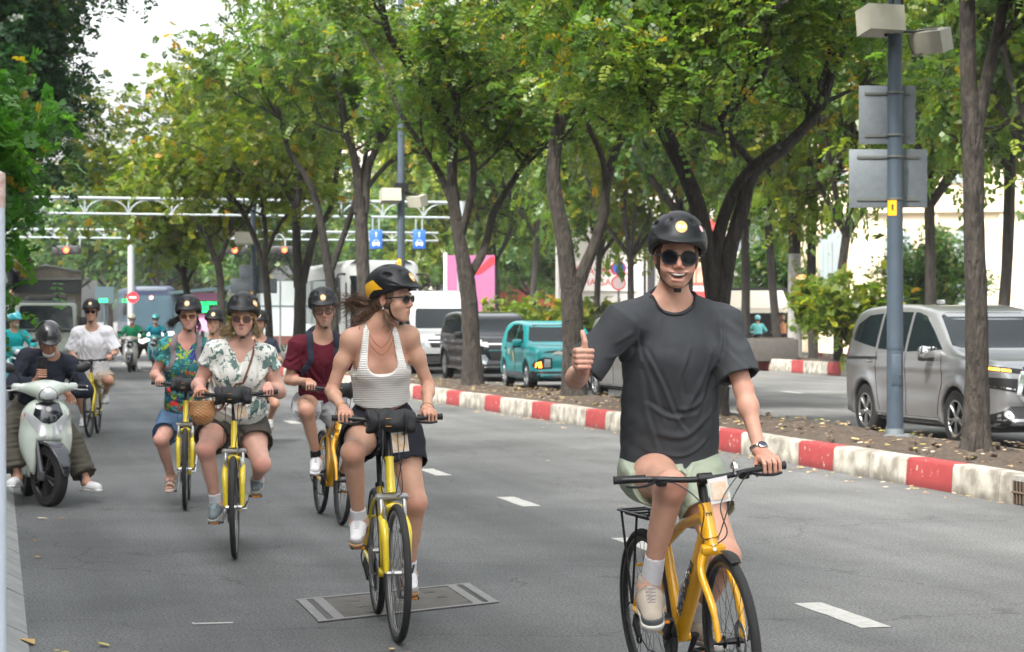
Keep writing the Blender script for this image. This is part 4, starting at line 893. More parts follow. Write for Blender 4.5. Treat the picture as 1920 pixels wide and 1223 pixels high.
# ------------------------------------------------------------ unseen trees and tall buildings added for shade and car-window reflections
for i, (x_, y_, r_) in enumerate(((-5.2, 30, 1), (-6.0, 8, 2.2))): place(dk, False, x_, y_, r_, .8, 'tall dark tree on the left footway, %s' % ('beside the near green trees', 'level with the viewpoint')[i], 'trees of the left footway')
for i, (x_, y_, r_, q_) in enumerate(((9.9, 9.5, 1, tb), (27, -20, 3, ta2), (25, 10, 3, ta2), (25, 28, 5, ta), (4, -70, 1, ta2), (14, -66, 2, ta2))): o_ = place(q_, False, x_, y_, r_, 1.15, 'street tree outside the picture, %s' % ('at the near end of the median', 'on the far strip behind', 'on the far strip level with the viewpoint', 'on the far strip right of the picture', 'far behind across the road', 'far behind across the second carriageway')[i], 'street trees outside the picture')
def side_building(x, y0, y1, h, label, m):
    t = empty('building', (x, (y0+y1)/2, 0), R(90), label, 'building'); w = y1-y0; b = MB(); b.box((0, 5, h/2), (w/2, 5, h/2)); b.build('wall', m, t, False)
    for z in np.arange(5, h-1, 6.5):
        for xx in np.arange(-w/2+3, w/2-1, 8): window(t, xx, z, 1.8, 2.0, WHITE, GLASS)
    b = MB(); b.box((0, -.05, 1.6), (w/2-1, .04, 1.3)); b.build('shop_opening', SHD, t, False)
side_building(-18, -70, 5, 40, 'tall long building left of the road behind the viewpoint', CREAM); side_building(-18, 7, 40, 38, 'tall building left of the road outside the picture', WHITE)  # added blocks, tall enough that their shade covers the near carriageway
# ============================================================ vehicles
def paint(name, c, rough=.3, metal=.0, coat=.8, var=0.0): return mat(name, c, rough, metal, coat=coat, var=var, vs_=2)
CARGL = mat('car glass', (.012, .018, .02), .06, 0, spec=.35, coat=0); RUB = mat('tyre rubber', (.022, .022, .024), .8, var=.3, vs_=8); CHR = mat('chrome', (.75, .75, .76), .12, 1); ALU = mat('alloy', (.45, .46, .47), .3, .9)
LGT = mat('lamp glass', (.55, .57, .6), .08, .3, coat=1, spec=.8); AMB = mat('lit amber lamp', (1, .28, .02), .3, emit=5); REDL = mat('rear lamp', (.35, .01, .01), .15, coat=1); PLT = mat('number plate', (.65, .66, .62), .5)
def polysdf(poly):
    A = np.array(poly, np.float32); B = np.roll(A, -1, 0)
    def fn(u, v):
        d = np.full(u.shape, 1e9, np.float32); ins = np.zeros(u.shape, bool)
        for a, b in zip(A, B):
            e = b-a; wx = u-a[0]; wy = v-a[1]; t = np.clip((wx*e[0]+wy*e[1])/(e@e+1e-12), 0, 1); dx = wx-e[0]*t; dy = wy-e[1]*t
            d = np.minimum(d, dx*dx+dy*dy); c = ((a[1] > v) != (b[1] > v)) & (u < e[0]*(v-a[1])/(e[1] if abs(e[1]) > 1e-9 else 1e-9)+a[0]); ins ^= c
        return np.where(ins, -np.sqrt(d), np.sqrt(d))
    return fn
def smooth_poly(p, n=5):
    P_ = [Vector((*q, 0)) for q in p]; N = len(P_); out = []
    for i in range(N):
        a, b, c, d = P_[i-1], P_[i], P_[(i+1) % N], P_[(i+2) % N]
        for j in range(n):
            t = j/n; v = .5*((2*b)+(c-a)*t+(2*a-5*b+4*c-d)*t*t+(3*b-a-3*c+d)*t*t*t); out.append((v.x, v.y))
    return out
def wheel(t, loc, r, w, side, nsp=5, rimm=None, name='wheel', rimr=.64):
    """side=+1: outer face towards +x"""
    o = bpy.data.objects.new(name, None); COL.objects.link(o); o.parent = t; o.location = loc
    M = Matrix.Rotation(R(90*side), 4, 'Y'); b = MB(); rr = r*rimr
    b.lathe([(rr, -w/2), (r*.93, -w/2), (r*.985, -w*.4), (r, -w*.25), (r, w*.25), (r*.985, w*.4), (r*.93, w/2), (rr, w/2*.96), (rr*.97, w*.3), (rr*.97, -w*.3), (rr, -w/2)], 36, M); b.build('tyre', RUB, o, ang=30)
    b = MB(); b.lathe([(rr, w*.46), (rr*.93, w*.47), (rr*.9, w*.35), (rr*.88, w*.05), (0, w*.03)], 30, M)
    b.cur = 1
    for k in range(nsp):
        a = 6.2832*k/nsp
        for da in (-.16, .16):
            p0 = M @ Vector((rr*.12*math.cos(a), rr*.12*math.sin(a), w*.40)); p1 = M @ Vector((rr*.93*math.cos(a+da), rr*.93*math.sin(a+da), w*.44)); b.tube([p0, p0.lerp(p1, .5), p1], [rr*.09, rr*.07, rr*.075], 6)
    b.lathe([(rr*.96, w*.44), (rr*1.0, w*.49), (rr*.93, w*.50), (rr*.9, w*.43)], 30, M); b.lathe([(0, w*.46), (rr*.16, w*.46), (rr*.2, w*.36)], 12, M)
    b.build('rim', [DARKM, rimm or ALU], o, ang=30); return o
def car_sdf(S):
    pf = polysdf(smooth_poly(S['prof'], 4)); W = S['W']/2; L2 = S['L']/2
    zt = S['belt']; H = S['H']
    def fn(p):
        x, y, z = p[..., 0], p[..., 1], p[..., 2]
        d1 = pf(y, z)
        pl = 1-S.get('nose', .16)*np.clip((y-L2*.62)/(L2*.38), 0, 1.05)**2.2-S.get('tail', .10)*np.clip((-y-L2*.62)/(L2*.38), 0, 1.05)**2.2
        tm = 1-S.get('tumble', .17)*np.clip((z-zt)/(H-zt), 0, 1.1)**1.15-S.get('sill', .03)*np.clip((.55-z)/.35, 0, 1)
        cr = .012*np.exp(-((z-(zt-.14))/.05)**2)-.014*np.exp(-((z-.62)/.13)**2)*np.exp(-(y/1.2)**4)
        w = W*pl*tm+cr
        # flared arches
        for wy in S['wy']:
            rr = np.hypot(y-wy, z-S['wr']); w = w+S.get('flare', .025)*np.exp(-((rr-S['wr']*1.25)/.09)**2)*(z < zt)
        d2 = np.abs(x)-w
        # roof crown
        return -smin(-d1-.02*(1-(x/W)**2)*(z > zt), -d2, S.get('k', .13))
    pr = [P(fn, (-W-.1, -L2-.1, 0.1), (W+.1, L2+.1, H+.08), 'u', .01)]
    for wy in S['wy']:
        for s in (-1, 1):
            def f2(p, wy=wy, s=s): return np.maximum(np.hypot(p[..., 1]-wy, p[..., 2]-S['wr'])-S['wr']*1.13, (W-.30)-s*p[..., 0])
            pr.append(P(f2, (-W-.1 if s < 0 else W-.3, wy-S['wr']*1.3, 0), (-W+.3 if s < 0 else W+.1, wy+S['wr']*1.3, S['wr']*2.3), 's', .02))
    return Sdf(pr)
def car(name, label, group, loc, rz, S):
    t = empty(name, loc, rz, label, 'car', group); sd_ = car_sdf(S); me = sd_.mesh('body', S.get('h', .025)); link('body', me, S['mat'], t)
    W = S['W']/2; L2 = S['L']/2
    sd0 = Sdf(sd_.p[:1])
    def side(poly, nm, m, off=.004, par=t, st=.06, sides=(1, -1)):
        for s in sides: decal(sd0, poly, (s*1.6, 0, 0), (0, 1, 0), (0, 0, 1), (-s, 0, 0), off, st, nm, m, par)
    def front(poly, nm, m, off=.004, par=t, st=.05, d=1): return decal(sd0, poly, (0, d*(L2+.6), 0), (1, 0, 0), (0, 0, 1), (0, -d, 0), off, st, nm, m, par)
    for w in S['side_windows']: side(w, 'side_window', CARGL)
    if 'shield' in S: front(S['shield'], 'windscreen', CARGL, .003)
    for k, (poly, m, nm) in enumerate(S.get('front', [])):
        front(poly, nm, m, .006+.001*k)
    for k, (poly, m, nm) in enumerate(S.get('front2', [])):
        for s in (1, -1): front([(s*x, z) for x, z in poly][::s], nm, m, .010+.001*k)
    for poly, m, nm in S.get('side', []): side(poly, nm, m, .005)
    def lines(L_, nm, m, r):
        for s in (1, -1):
            b = MB()
            for l in L_: b.tube(press_line(sd0, [(s*1.6, q.x, q.y) for q in [Vector((*a, 0)) for a in l] for q in [q]] if len(l) > 2 else [(s*1.6, l[0][0]+(l[1][0]-l[0][0])*i/8, l[0][1]+(l[1][1]-l[0][1])*i/8) for i in range(9)], (-s, 0, 0), .001), r, 5)
            b.build(nm, m, t)
    lines(S['seams'], 'door_seam', BLACK, .006)
    for hy, hz in S['handles']:
        for s in (1, -1):
            p = press_line(sd0, [(s*1.6, hy-.09, hz), (s*1.6, hy, hz), (s*1.6, hy+.09, hz)], (-s, 0, 0), .012); b = MB(); b.tube(p, .016, 6); b.build('door_handle', S.get('handle_mat', CHR), t)
    my, mz = S['mirror']
    for s in (1, -1):
        b = MB(); w0 = W*(1-.06); b.box((s*(w0+.13), my, mz), (.12, .07, .085), Matrix.Rotation(R(6*s), 3, 'Z'), .05); o = b.build('wing_mirror', S.get('mirror_mat', S['mat']), t); b = MB(); b.tube([(s*(w0-.05), my+.03, mz-.1), (s*(w0+.08), my, mz-.07)], .03, 8); b.box((s*(w0+.13), my, mz-.075), (.11, .06, .03), None, .02); b.build('mirror_stalk', BLACK, o)
    for wy in S['wy']:
        for s in (1, -1): wheel(t, (s*(W-.115), wy, S['wr']), S['wr'], .21, s, S.get('nsp', 5), S.get('rim'))
    b = MB(); b.box((0, 0, .34), (W-.2, L2-.25, .14)); b.build('underbody', BLACK, t, False)
    return t, sd0
silver = paint('silver grey car paint', (.38, .385, .40), .3, .7, .6); teal = paint('turquoise car paint', (.008, .30, .32), .3, 0, .5); blackp = paint('black car paint', (.008, .008, .009), .2, 0, .25); greyp = paint('pale grey car paint', (.38, .39, .38), .3, .4); vanw = paint('white van paint', (.70, .71, .71), .3, 0)
MPV = dict(L=4.6, W=1.84, H=1.74, belt=1.08, wr=.345, wy=(1.36, -1.42), mat=silver, h=.0225, nose=.20, tumble=.20, flare=.035,
    prof=[(2.12, .26), (2.30, .50), (2.29, .82), (2.16, 1.02), (1.7, 1.10), (1.15, 1.19), (.72, 1.44), (.28, 1.66), (-.5, 1.74), (-1.5, 1.72), (-2.05, 1.62), (-2.22, 1.2), (-2.30, .9), (-2.26, .45), (-2.05, .26)],
    side_windows=[[(.98, 1.17), (.62, 1.40), (.30, 1.575), (.05, 1.625), (-.06, 1.63), (-.06, 1.13)], [(-.14, 1.13), (-.14, 1.63), (-.85, 1.635), (-1.0, 1.62), (-1.0, 1.16)], [(-1.08, 1.17), (-1.08, 1.615), (-1.5, 1.59), (-1.86, 1.47), (-1.98, 1.30), (-1.9, 1.26)]],
    shield=[(-.70, 1.19), (-.80, 1.22), (-.66, 1.58), (-.55, 1.625), (.55, 1.625), (.66, 1.58), (.80, 1.22), (.70, 1.19)],
    front=[([(-.5, .62), (-.42, .98), (.42, .98), (.5, .62), (.36, .42), (-.36, .42)], BLACK, 'grille'), ([(-.75, .26), (-.85, .40), (-.62, .52), (.62, .52), (.85, .40), (.75, .26)], BLACK, 'lower_bumper')],
    front2=[([(.44, .955), (.88, 1.0), (.90, .965), (.80, .93), (.44, .90)], BLACK, 'headlight'), ([(.60, .95), (.72, .962), (.72, .934), (.60, .922)], AMB, 'indicator'), ([(.74, .965), (.84, .977), (.85, .952), (.74, .936)], AMB, 'indicator'), ([(.55, .68), (.88, .74), (.86, .86), (.52, .84)], BLACK, 'lamp_cluster'),
            ([(.40, .93), (.47, .93), (.56, .66), (.40, .50), (.34, .5), (.49, .67)], CHR, 'chrome_trim'), ([(.57, .71), (.84, .75), (.84, .765), (.57, .725)], CHR, 'trim_line'), ([(.67+.045*math.cos(a), .42+.045*math.sin(a)) for a in np.linspace(0, 6.28, 11)[:-1]], LGT, 'fog_lamp')],
    side=[([(-2.28, 1.04), (-1.0, 1.055), (-1.0, 1.02), (-2.28, 1.0)], BLACK, 'side_stripe'), ([(-1.0, .26), (-1.0, .33), (.95, .33), (.95, .26)], BLACK, 'sill_trim'), ([(-1.0, .30), (-1.0, .335), (.95, .335), (.95, .30)], CHR, 'sill_chrome'), ([(-2.26, 1.02), (-2.14, 1.34), (-2.04, 1.34), (-2.08, 1.0)], REDL, 'rear_lamp')],
    seams=[[(-.1, .34), (-.1, 1.12)], [(-1.02, 1.12), (-1.05, .8), (-.98, .6), (-.9, .34)][:2], [(.98, 1.1), (1.0, .8)], [(-1.05, .8), (-.9, .36)], [(1.0, .8), (.92, .36)]],
    handles=[(-.28, .98), (-1.2, 1.0)], mirror=(.72, 1.13), mirror_mat=CHR, nsp=5, rim=ALU)
MXC = 13.2+.86
rzC = math.pi
t, s0 = car('parked_car', 'silver grey people carrier with amber front lamps, behind the nearest pole and tree', 'cars queuing in the second carriageway', (11.9+.90, 26.55, 0), rzC+.02, MPV)
t.scale = (1, 1, 1.06)
t.name = 'silver_car'; b = MB(); b.box((0, -.9, 1.765), (.03, .09, .03), None, .02); b.build('roof_fin', silver, t)
HAT = dict(L=3.95, W=1.74, H=1.60, belt=1.0, wr=.33, wy=(1.22, -1.25), mat=teal, h=.03, nose=.13, tumble=.2, flare=.03,
    prof=[(1.85, .25), (1.97, .5), (1.95, .8), (1.8, .98), (1.3, 1.04), (1.0, 1.1), (.62, 1.34), (.3, 1.52), (-.4, 1.6), (-1.4, 1.56), (-1.78, 1.35), (-1.93, .95), (-1.95, .5), (-1.8, .25)],
    side_windows=[[(.86, 1.08), (.5, 1.34), (.2, 1.48), (0, 1.5), (0, 1.05)], [(-.08, 1.05), (-.08, 1.5), (-.75, 1.49), (-1.2, 1.32), (-1.05, 1.08)]],
    shield=[(-.66, 1.1), (-.74, 1.14), (-.62, 1.46), (-.5, 1.5), (.5, 1.5), (.62, 1.46), (.74, 1.14), (.66, 1.1)],
    front=[([(-.84, .26), (-.86, .44), (.86, .44), (.84, .26)], BLACK, 'lower_bumper'), ([(-.45, .27), (-.5, .36), (.5, .36), (.45, .27)], GALV, 'skid_plate')],
    front2=[([(.42, .50), (.42, .74), (.60, .76), (.80, .68), (.84, .56), (.78, .48)], BLACK, 'headlight'), ([(.46, .53), (.46, .71), (.60, .72), (.62, .53)], LGT, 'lamp_glass'), ([(.66, .52), (.68, .66), (.78, .62), (.79, .53)], AMB, 'indicator'), ([(.02, .93), (.5, .90), (.62, .86), (.5, .87), (.02, .90)], BLACK, 'bonnet_slot'), ([(.12, .80), (.2, .92), (.35, .88), (.42, .8), (.3, .83)], WHITE, 'bird_decal')],
    side=[([(-1.0, .26), (-.95, .40), (.9, .40), (.95, .26)], GALV, 'sill_trim'), ([(-.28, .78), (-.2, .92), (-.12, .78), (-.16, .62), (-.24, .62)], mat('decal gold', (.6, .5, .25), .5), 'door_decal'), ([(-.75, .82), (-.65, .95), (-.55, .82), (-.65, .76)], mat('decal gold', (.6, .5, .25)), 'door_decal')],
    seams=[[(-.04, .4), (-.04, 1.04)], [(-.9, .42), (-1.05, 1.06)], [(.92, .42), (.9, 1.05)]], handles=[(-.2, .93), (-1.05, .93)], handle_mat=BLACK, mirror=(.62, 1.07), nsp=7, rim=ALU)
t, s0 = car('parked_car', 'turquoise taxi hatchback with lit amber lamp between two street trees', 'cars queuing in the second carriageway', (12.75, 48.8, 0), rzC-.03, HAT); t.name = 'turquoise_car'
b = MB(); b.box((-.42, 1.02, 1.335), (.13, .01, .035)); b.build('windscreen_display', mat('display green', (.1, .9, .6), emit=1.2), t, False)
SUV = dict(L=4.9, W=1.95, H=1.83, belt=1.16, wr=.385, wy=(1.45, -1.45), mat=blackp, h=.035, nose=.13, tumble=.17, flare=.03,
    prof=[(2.3, .28), (2.45, .55), (2.44, .95), (2.3, 1.15), (1.6, 1.2), (1.05, 1.27), (.7, 1.48), (.35, 1.72), (-.5, 1.83), (-1.8, 1.8), (-2.2, 1.6), (-2.4, 1.1), (-2.42, .5), (-2.2, .28)],
    side_windows=[[(.92, 1.22), (.6, 1.45), (.3, 1.66), (.05, 1.7), (.05, 1.2)], [(-.03, 1.2), (-.03, 1.7), (-.95, 1.7), (-.95, 1.22)], [(-1.03, 1.22), (-1.03, 1.69), (-1.7, 1.62), (-1.95, 1.3)]],
    shield=[(-.74, 1.26), (-.82, 1.3), (-.7, 1.66), (-.6, 1.71), (.6, 1.71), (.7, 1.66), (.82, 1.3), (.74, 1.26)],
    front=[([(-.55, .55), (-.62, 1.02), (.62, 1.02), (.55, .55)], DARKM, 'grille'), ([(-.62, .96), (-.62, 1.0), (.62, 1.0), (.62, .96)], CHR, 'grille_bar'), ([(-.62, .80), (-.62, .83), (.62, .83), (.62, .80)], CHR, 'grille_bar'), ([(-.25, .46), (-.25, .56), (.25, .56), (.25, .46)], PLT, 'number_plate')],
    front2=[([(.62, .9), (.64, 1.02), (.9, 1.05), (.88, .94)], LGT, 'headlight'), ([(.62, .58), (.7, .7), (.82, .7), (.86, .5), (.7, .45)], GALV, 'bumper_corner')],
    side=[([(-1.1, .28), (-1.1, .36), (1.05, .36), (1.05, .28)], CHR, 'sill_trim')], seams=[[(0, .4), (0, 1.18)], [(-1.0, .8), (-1.0, 1.2)], [(1.0, .42), (1.0, 1.2)]], handles=[(-.15, 1.06), (-1.1, 1.06)], mirror=(.75, 1.2), mirror_mat=BLACK, nsp=6)
t, s0 = car('parked_car', 'glossy black sport utility car behind the turquoise taxi', 'cars queuing in the second carriageway', (12.95, 56.0, 0), rzC, SUV); t.name = 'black_car'
G2 = dict(MPV); G2.update(mat=greyp, h=.035, mirror_mat=greyp)
t, s0 = car('parked_car', 'pale grey car mostly hidden behind the man in the charcoal shirt', 'cars queuing in the second carriageway', (12.85, 40.7, 0), rzC, G2); t.name = 'grey_car'
VAN = dict(L=5.6, W=1.98, H=2.42, belt=1.32, wr=.36, wy=(1.85, -1.7), mat=vanw, h=.04, nose=.14, tumble=.12, flare=.02, k=.2,
    prof=[(2.6, .3), (2.78, .5), (2.76, .9), (2.55, 1.15), (2.05, 1.3), (1.75, 1.55), (1.4, 2.0), (1.1, 2.35), (.4, 2.5), (-2.6, 2.5), (-2.78, 2.3), (-2.8, .5), (-2.7, .3)],
    side_windows=[[(1.75, 1.38), (1.4, 1.85), (1.15, 1.9), (.75, 1.9), (.75, 1.35)], [(.6, 1.38), (.6, 1.95), (-.9, 1.95), (-.9, 1.38)], [(-1.0, 1.38), (-1.0, 1.95), (-2.5, 1.95), (-2.5, 1.38)]],
    shield=[(-.76, 1.34), (-.82, 1.38), (-.72, 1.9), (-.66, 1.94), (.66, 1.94), (.72, 1.9), (.82, 1.38), (.76, 1.34)],
    front=[([(-.5, .78), (-.6, 1.02), (.6, 1.02), (.5, .78)], BLACK, 'grille'), ([(-.58, .93), (-.58, .96), (.58, .96), (.58, .93)], CHR, 'grille_bar'), ([(-.7, .35), (-.7, .6), (.7, .6), (.7, .35)], BLACK, 'lower_bumper'), ([(-.25, .45), (-.25, .55), (.25, .55), (.25, .45)], PLT, 'number_plate'), ([(-.35, 1.13), (-.35, 1.17), (.35, 1.17), (.35, 1.13)], BLACK, 'bonnet_slot')],
    front2=[([(.62, .78), (.64, 1.05), (.85, 1.1), (.87, .85)], LGT, 'headlight')], side=[], seams=[[(.7, .45), (.7, 1.35)], [(1.75, .6), (1.75, 1.3)]], handles=[(.8, 1.1)], mirror=(1.7, 1.5), mirror_mat=BLACK, nsp=6)
t, s0 = car('white_van', 'white high roofed minibus van behind the woman in white', 'cars queuing in the second carriageway', (12.95, 64.3, 0), rzC, VAN); t['category'] = 'van'
def big_bus(name, label, px, Z, rz, L, W, H, body, glass, group=None, shield=None, extra=None):
    x, y = ppos(px, Z); t = empty(name, (x, y, 0), rz, label, 'bus', group); w = W/2
    S = Sdf([rbox((0, -L/2, H/2+.18), (w, L/2, H/2-.18), .28, 0), plane((0, 1, .09), .24)]); link('body', S.mesh('body', .07), body, t)
    decal(S, shield or [(-w+.12, .95), (-w+.1, H-.75), (-w+.25, H-.5), (w-.25, H-.5), (w-.1, H-.75), (w-.12, .95)], (0, 3, 0), (1, 0, 0), (0, 0, 1), (0, -1, 0), .01, .2, 'windscreen', glass, t)
    for s in (1, -1):
        decal(S, [(-L+.4, 1.45), (-L+.4, H-.55), (-.5, H-.55), (-.3, 1.6), (-.6, 1.45)], (s*3, 0, 0), (0, 1, 0), (0, 0, 1), (-s, 0, 0), .01, .4, 'side_window', glass, t)
        b = MB(); b.tube(dens([(s*(w-.1), -.1, H-.45), (s*(w+.2), .3, H-.5), (s*(w+.22), .35, H-.9)], 4), .035, 6); b.box((s*(w+.22), .33, H-1.25), (.11, .06, .3), None, .03); b.build('wing_mirror', BLACK, t)
        for wy in (-2.4, -L+2.8): wheel(t, (s*(w-.17), wy, .48), .48, .28, s, 8)
        decal(S, [(s*x_, z_) for x_, z_ in [(w-.55, .62), (w-.5, .82), (w-.12, .84), (w-.12, .66)]][::s], (0, 3, 0), (1, 0, 0), (0, 0, 1), (0, -1, 0), .015, .08, 'headlight', LGT, t)
    b = MB(); b.box((0, .02, .45), (.28, .02, .07)); b.build('number_plate', PLT, t); b = MB(); b.tube([(-.5, .06, 1.05), (.1, .04, 1.35)], .015, 5); b.tube([(.3, .06, 1.05), (.9, .04, 1.35)], .015, 5); b.build('wiper', BLACK, t)
    return t
cw = paint('coach white', (.72, .73, .73), .3, 0)
rc = math.pi
t = big_bus('white_coach', 'tall white coach with dark windscreen behind the street trees', 715, 68, rc, 11, 2.5, 3.5, cw, CARGL)
b = MB(); 
for s in (-1, 1): b.prism([(s*.45, 3.42), (s*.75, 3.52), (s*1.0, 3.40)][::s], -.08, .0, 1)
b.build('roof_vents', BLACK, t, False)
bb = paint('blue grey bus paint', (.015, .022, .05), .3, 0, .2)
t = big_bus('blue_bus', 'dark blue grey bus coming down the street far behind the riders', 285, 113, rc, 11, 2.45, 3.35, bb, mat('bus glass', (.045, .075, .095), .08, spec=.5), None)
b = MB(); b.box((0, .03, .62), (1.2, .05, .32), None, .03); b.build('front_bumper', vanw, t); b = MB(); b.lathe([(0, 0), (.13, 0), (.13, .03)], 16, axM((0, 1, 0)).to_4x4(), (.05, .03, 2.75)); b.build('badge', mat('poster pink2', (.7, .4, .4), .5), t); b = MB(); b.box((0, -.1, 3.2), (.8, .08, .1), None, .03); b.build('destination_board', mat('board grey', (.12, .14, .17), .4), t)
# the truck
x, y = ppos(86, 64.5); TR = empty('truck', (x, y, 0), math.pi-.02, 'old pale green truck with grey tarpaulin cargo body parked at the left', 'truck')
cabm = paint('pale green grey truck paint', (.36, .40, .35), .5, 0, .2, .25); canv = mat('grey tarpaulin', (.16, .145, .12), .85, var=.4, vs_=3, bump=.5, bs=6, dist=.05)
S = Sdf([rbox((0, -.75, 1.28), (.93, .75, .83), .12, 0), plane((0, 1, .17), .22)]); link('cab', S.mesh('cab', .03), cabm, TR)
decal(S, [(-.82, 1.32), (-.78, 1.98), (-.7, 2.03), (.7, 2.03), (.78, 1.98), (.82, 1.32)], (0, 2, 0), (1, 0, 0), (0, 0, 1), (0, -1, 0), .012, .1, 'windscreen', CARGL, TR)
decal(S, [(-.84, 1.22), (-.84, 1.30), (.84, 1.30), (.84, 1.22)], (0, 2, 0), (1, 0, 0), (0, 0, 1), (0, -1, 0), .02, .1, 'cowl', BLACK, TR)
for s in (1, -1):
    decal(S, [(-1.0, 1.32), (-1.0, 1.95), (-.35, 1.95), (-.2, 1.32)], (s*2, 0, 0), (0, 1, 0), (0, 0, 1), (-s, 0, 0), .01, .1, 'side_window', CARGL, TR)
    b = MB(); b.box((s*1.10, .0, 1.5), (.12, .05, .2), None, .03); b.tube([(s*.9, -.1, 1.7), (s*1.1, 0, 1.6)], .02, 5); b.build('wing_mirror', BLACK, TR)
    wheel(TR, (s*.78, -.85, .4), .4, .24, s, 6); wheel(TR, (s*.82, -4.2, .4), .4, .3, s, 6)
    decal(S, [(s*x_, z_) for x_, z_ in [(.5, .72), (.5, .88), (.82, .88), (.82, .72)]][::s], (0, 2, 0), (1, 0, 0), (0, 0, 1), (0, -1, 0), .015, .06, 'headlight', LGT, TR)
b = MB(); b.box((0, .05, .52), (.95, .08, .14), None, .04); b.build('bumper', GALV, TR); b = MB(); b.box((0, -3, .62), (.5, 2.5, .12)); b.build('chassis', BLACK, TR)
b = MB(); b.prism([(-1.08, .95), (-1.08, 2.95), (-1.02, 3.06), (0, 3.24), (1.02, 3.06), (1.08, 2.95), (1.08, .95)], -5.6, -1.65, 1); b.build('cargo_body', canv, TR, False)
b = MB(); b.box((0, -1.62, 2.62), (1.07, .015, .2)); b.build('dark_band', mat('dark band', (.035, .04, .04), .8), TR, False)
b = MB()
for y_ in (-1.63, -2.8, -4.1, -5.5): b.tube([(-1.1, y_, 2.97), (-1.03, y_, 3.1), (0, y_, 3.28), (1.03, y_, 3.1), (1.1, y_, 2.97)], .035, 6)
for x_, z_ in ((-1.03, 3.1), (0, 3.28), (1.03, 3.1), (-.55, 3.2), (.55, 3.2)): b.tube([(x_, -1.63, z_), (x_, -5.5, z_)], .028, 6)
b.tube([(-1.1, -1.6, 2.85), (1.1, -1.6, 2.85)], .03, 6); b.build('roof_frame', mat('truck frame', (.12, .13, .12), .7), TR)
b = MB(); 
for z_ in (2.15,): b.tube([(-.86, -.25, z_), (.86, -.25, z_)], .02, 6); b.tube([(-.86, -1.3, z_), (.86, -1.3, z_)], .02, 6)
for s in (-1, 1):
    b.tube([(s*.86, -.25, 2.0), (s*.86, -.25, 2.24)], .025, 6)
b.build('roof_rack', GALV, TR)
S = Sdf([cone((-.55, -.75, 2.2), (.5, -.8, 2.22), .1, .13, .05), cone((-.3, -.6, 2.28), (.35, -.9, 2.25), .09, .07, .06)]); tag(link('rolled_tarpaulin', S.mesh('rolled_tarpaulin', .03), mat('dark cloth', (.03, .032, .03), .9, var=.4), None), 'dark rolled tarpaulin on the truck cab roof', 'tarpaulin'); o = COL.objects[-1]; o.location = TR.location; o.rotation_euler = TR.rotation_euler
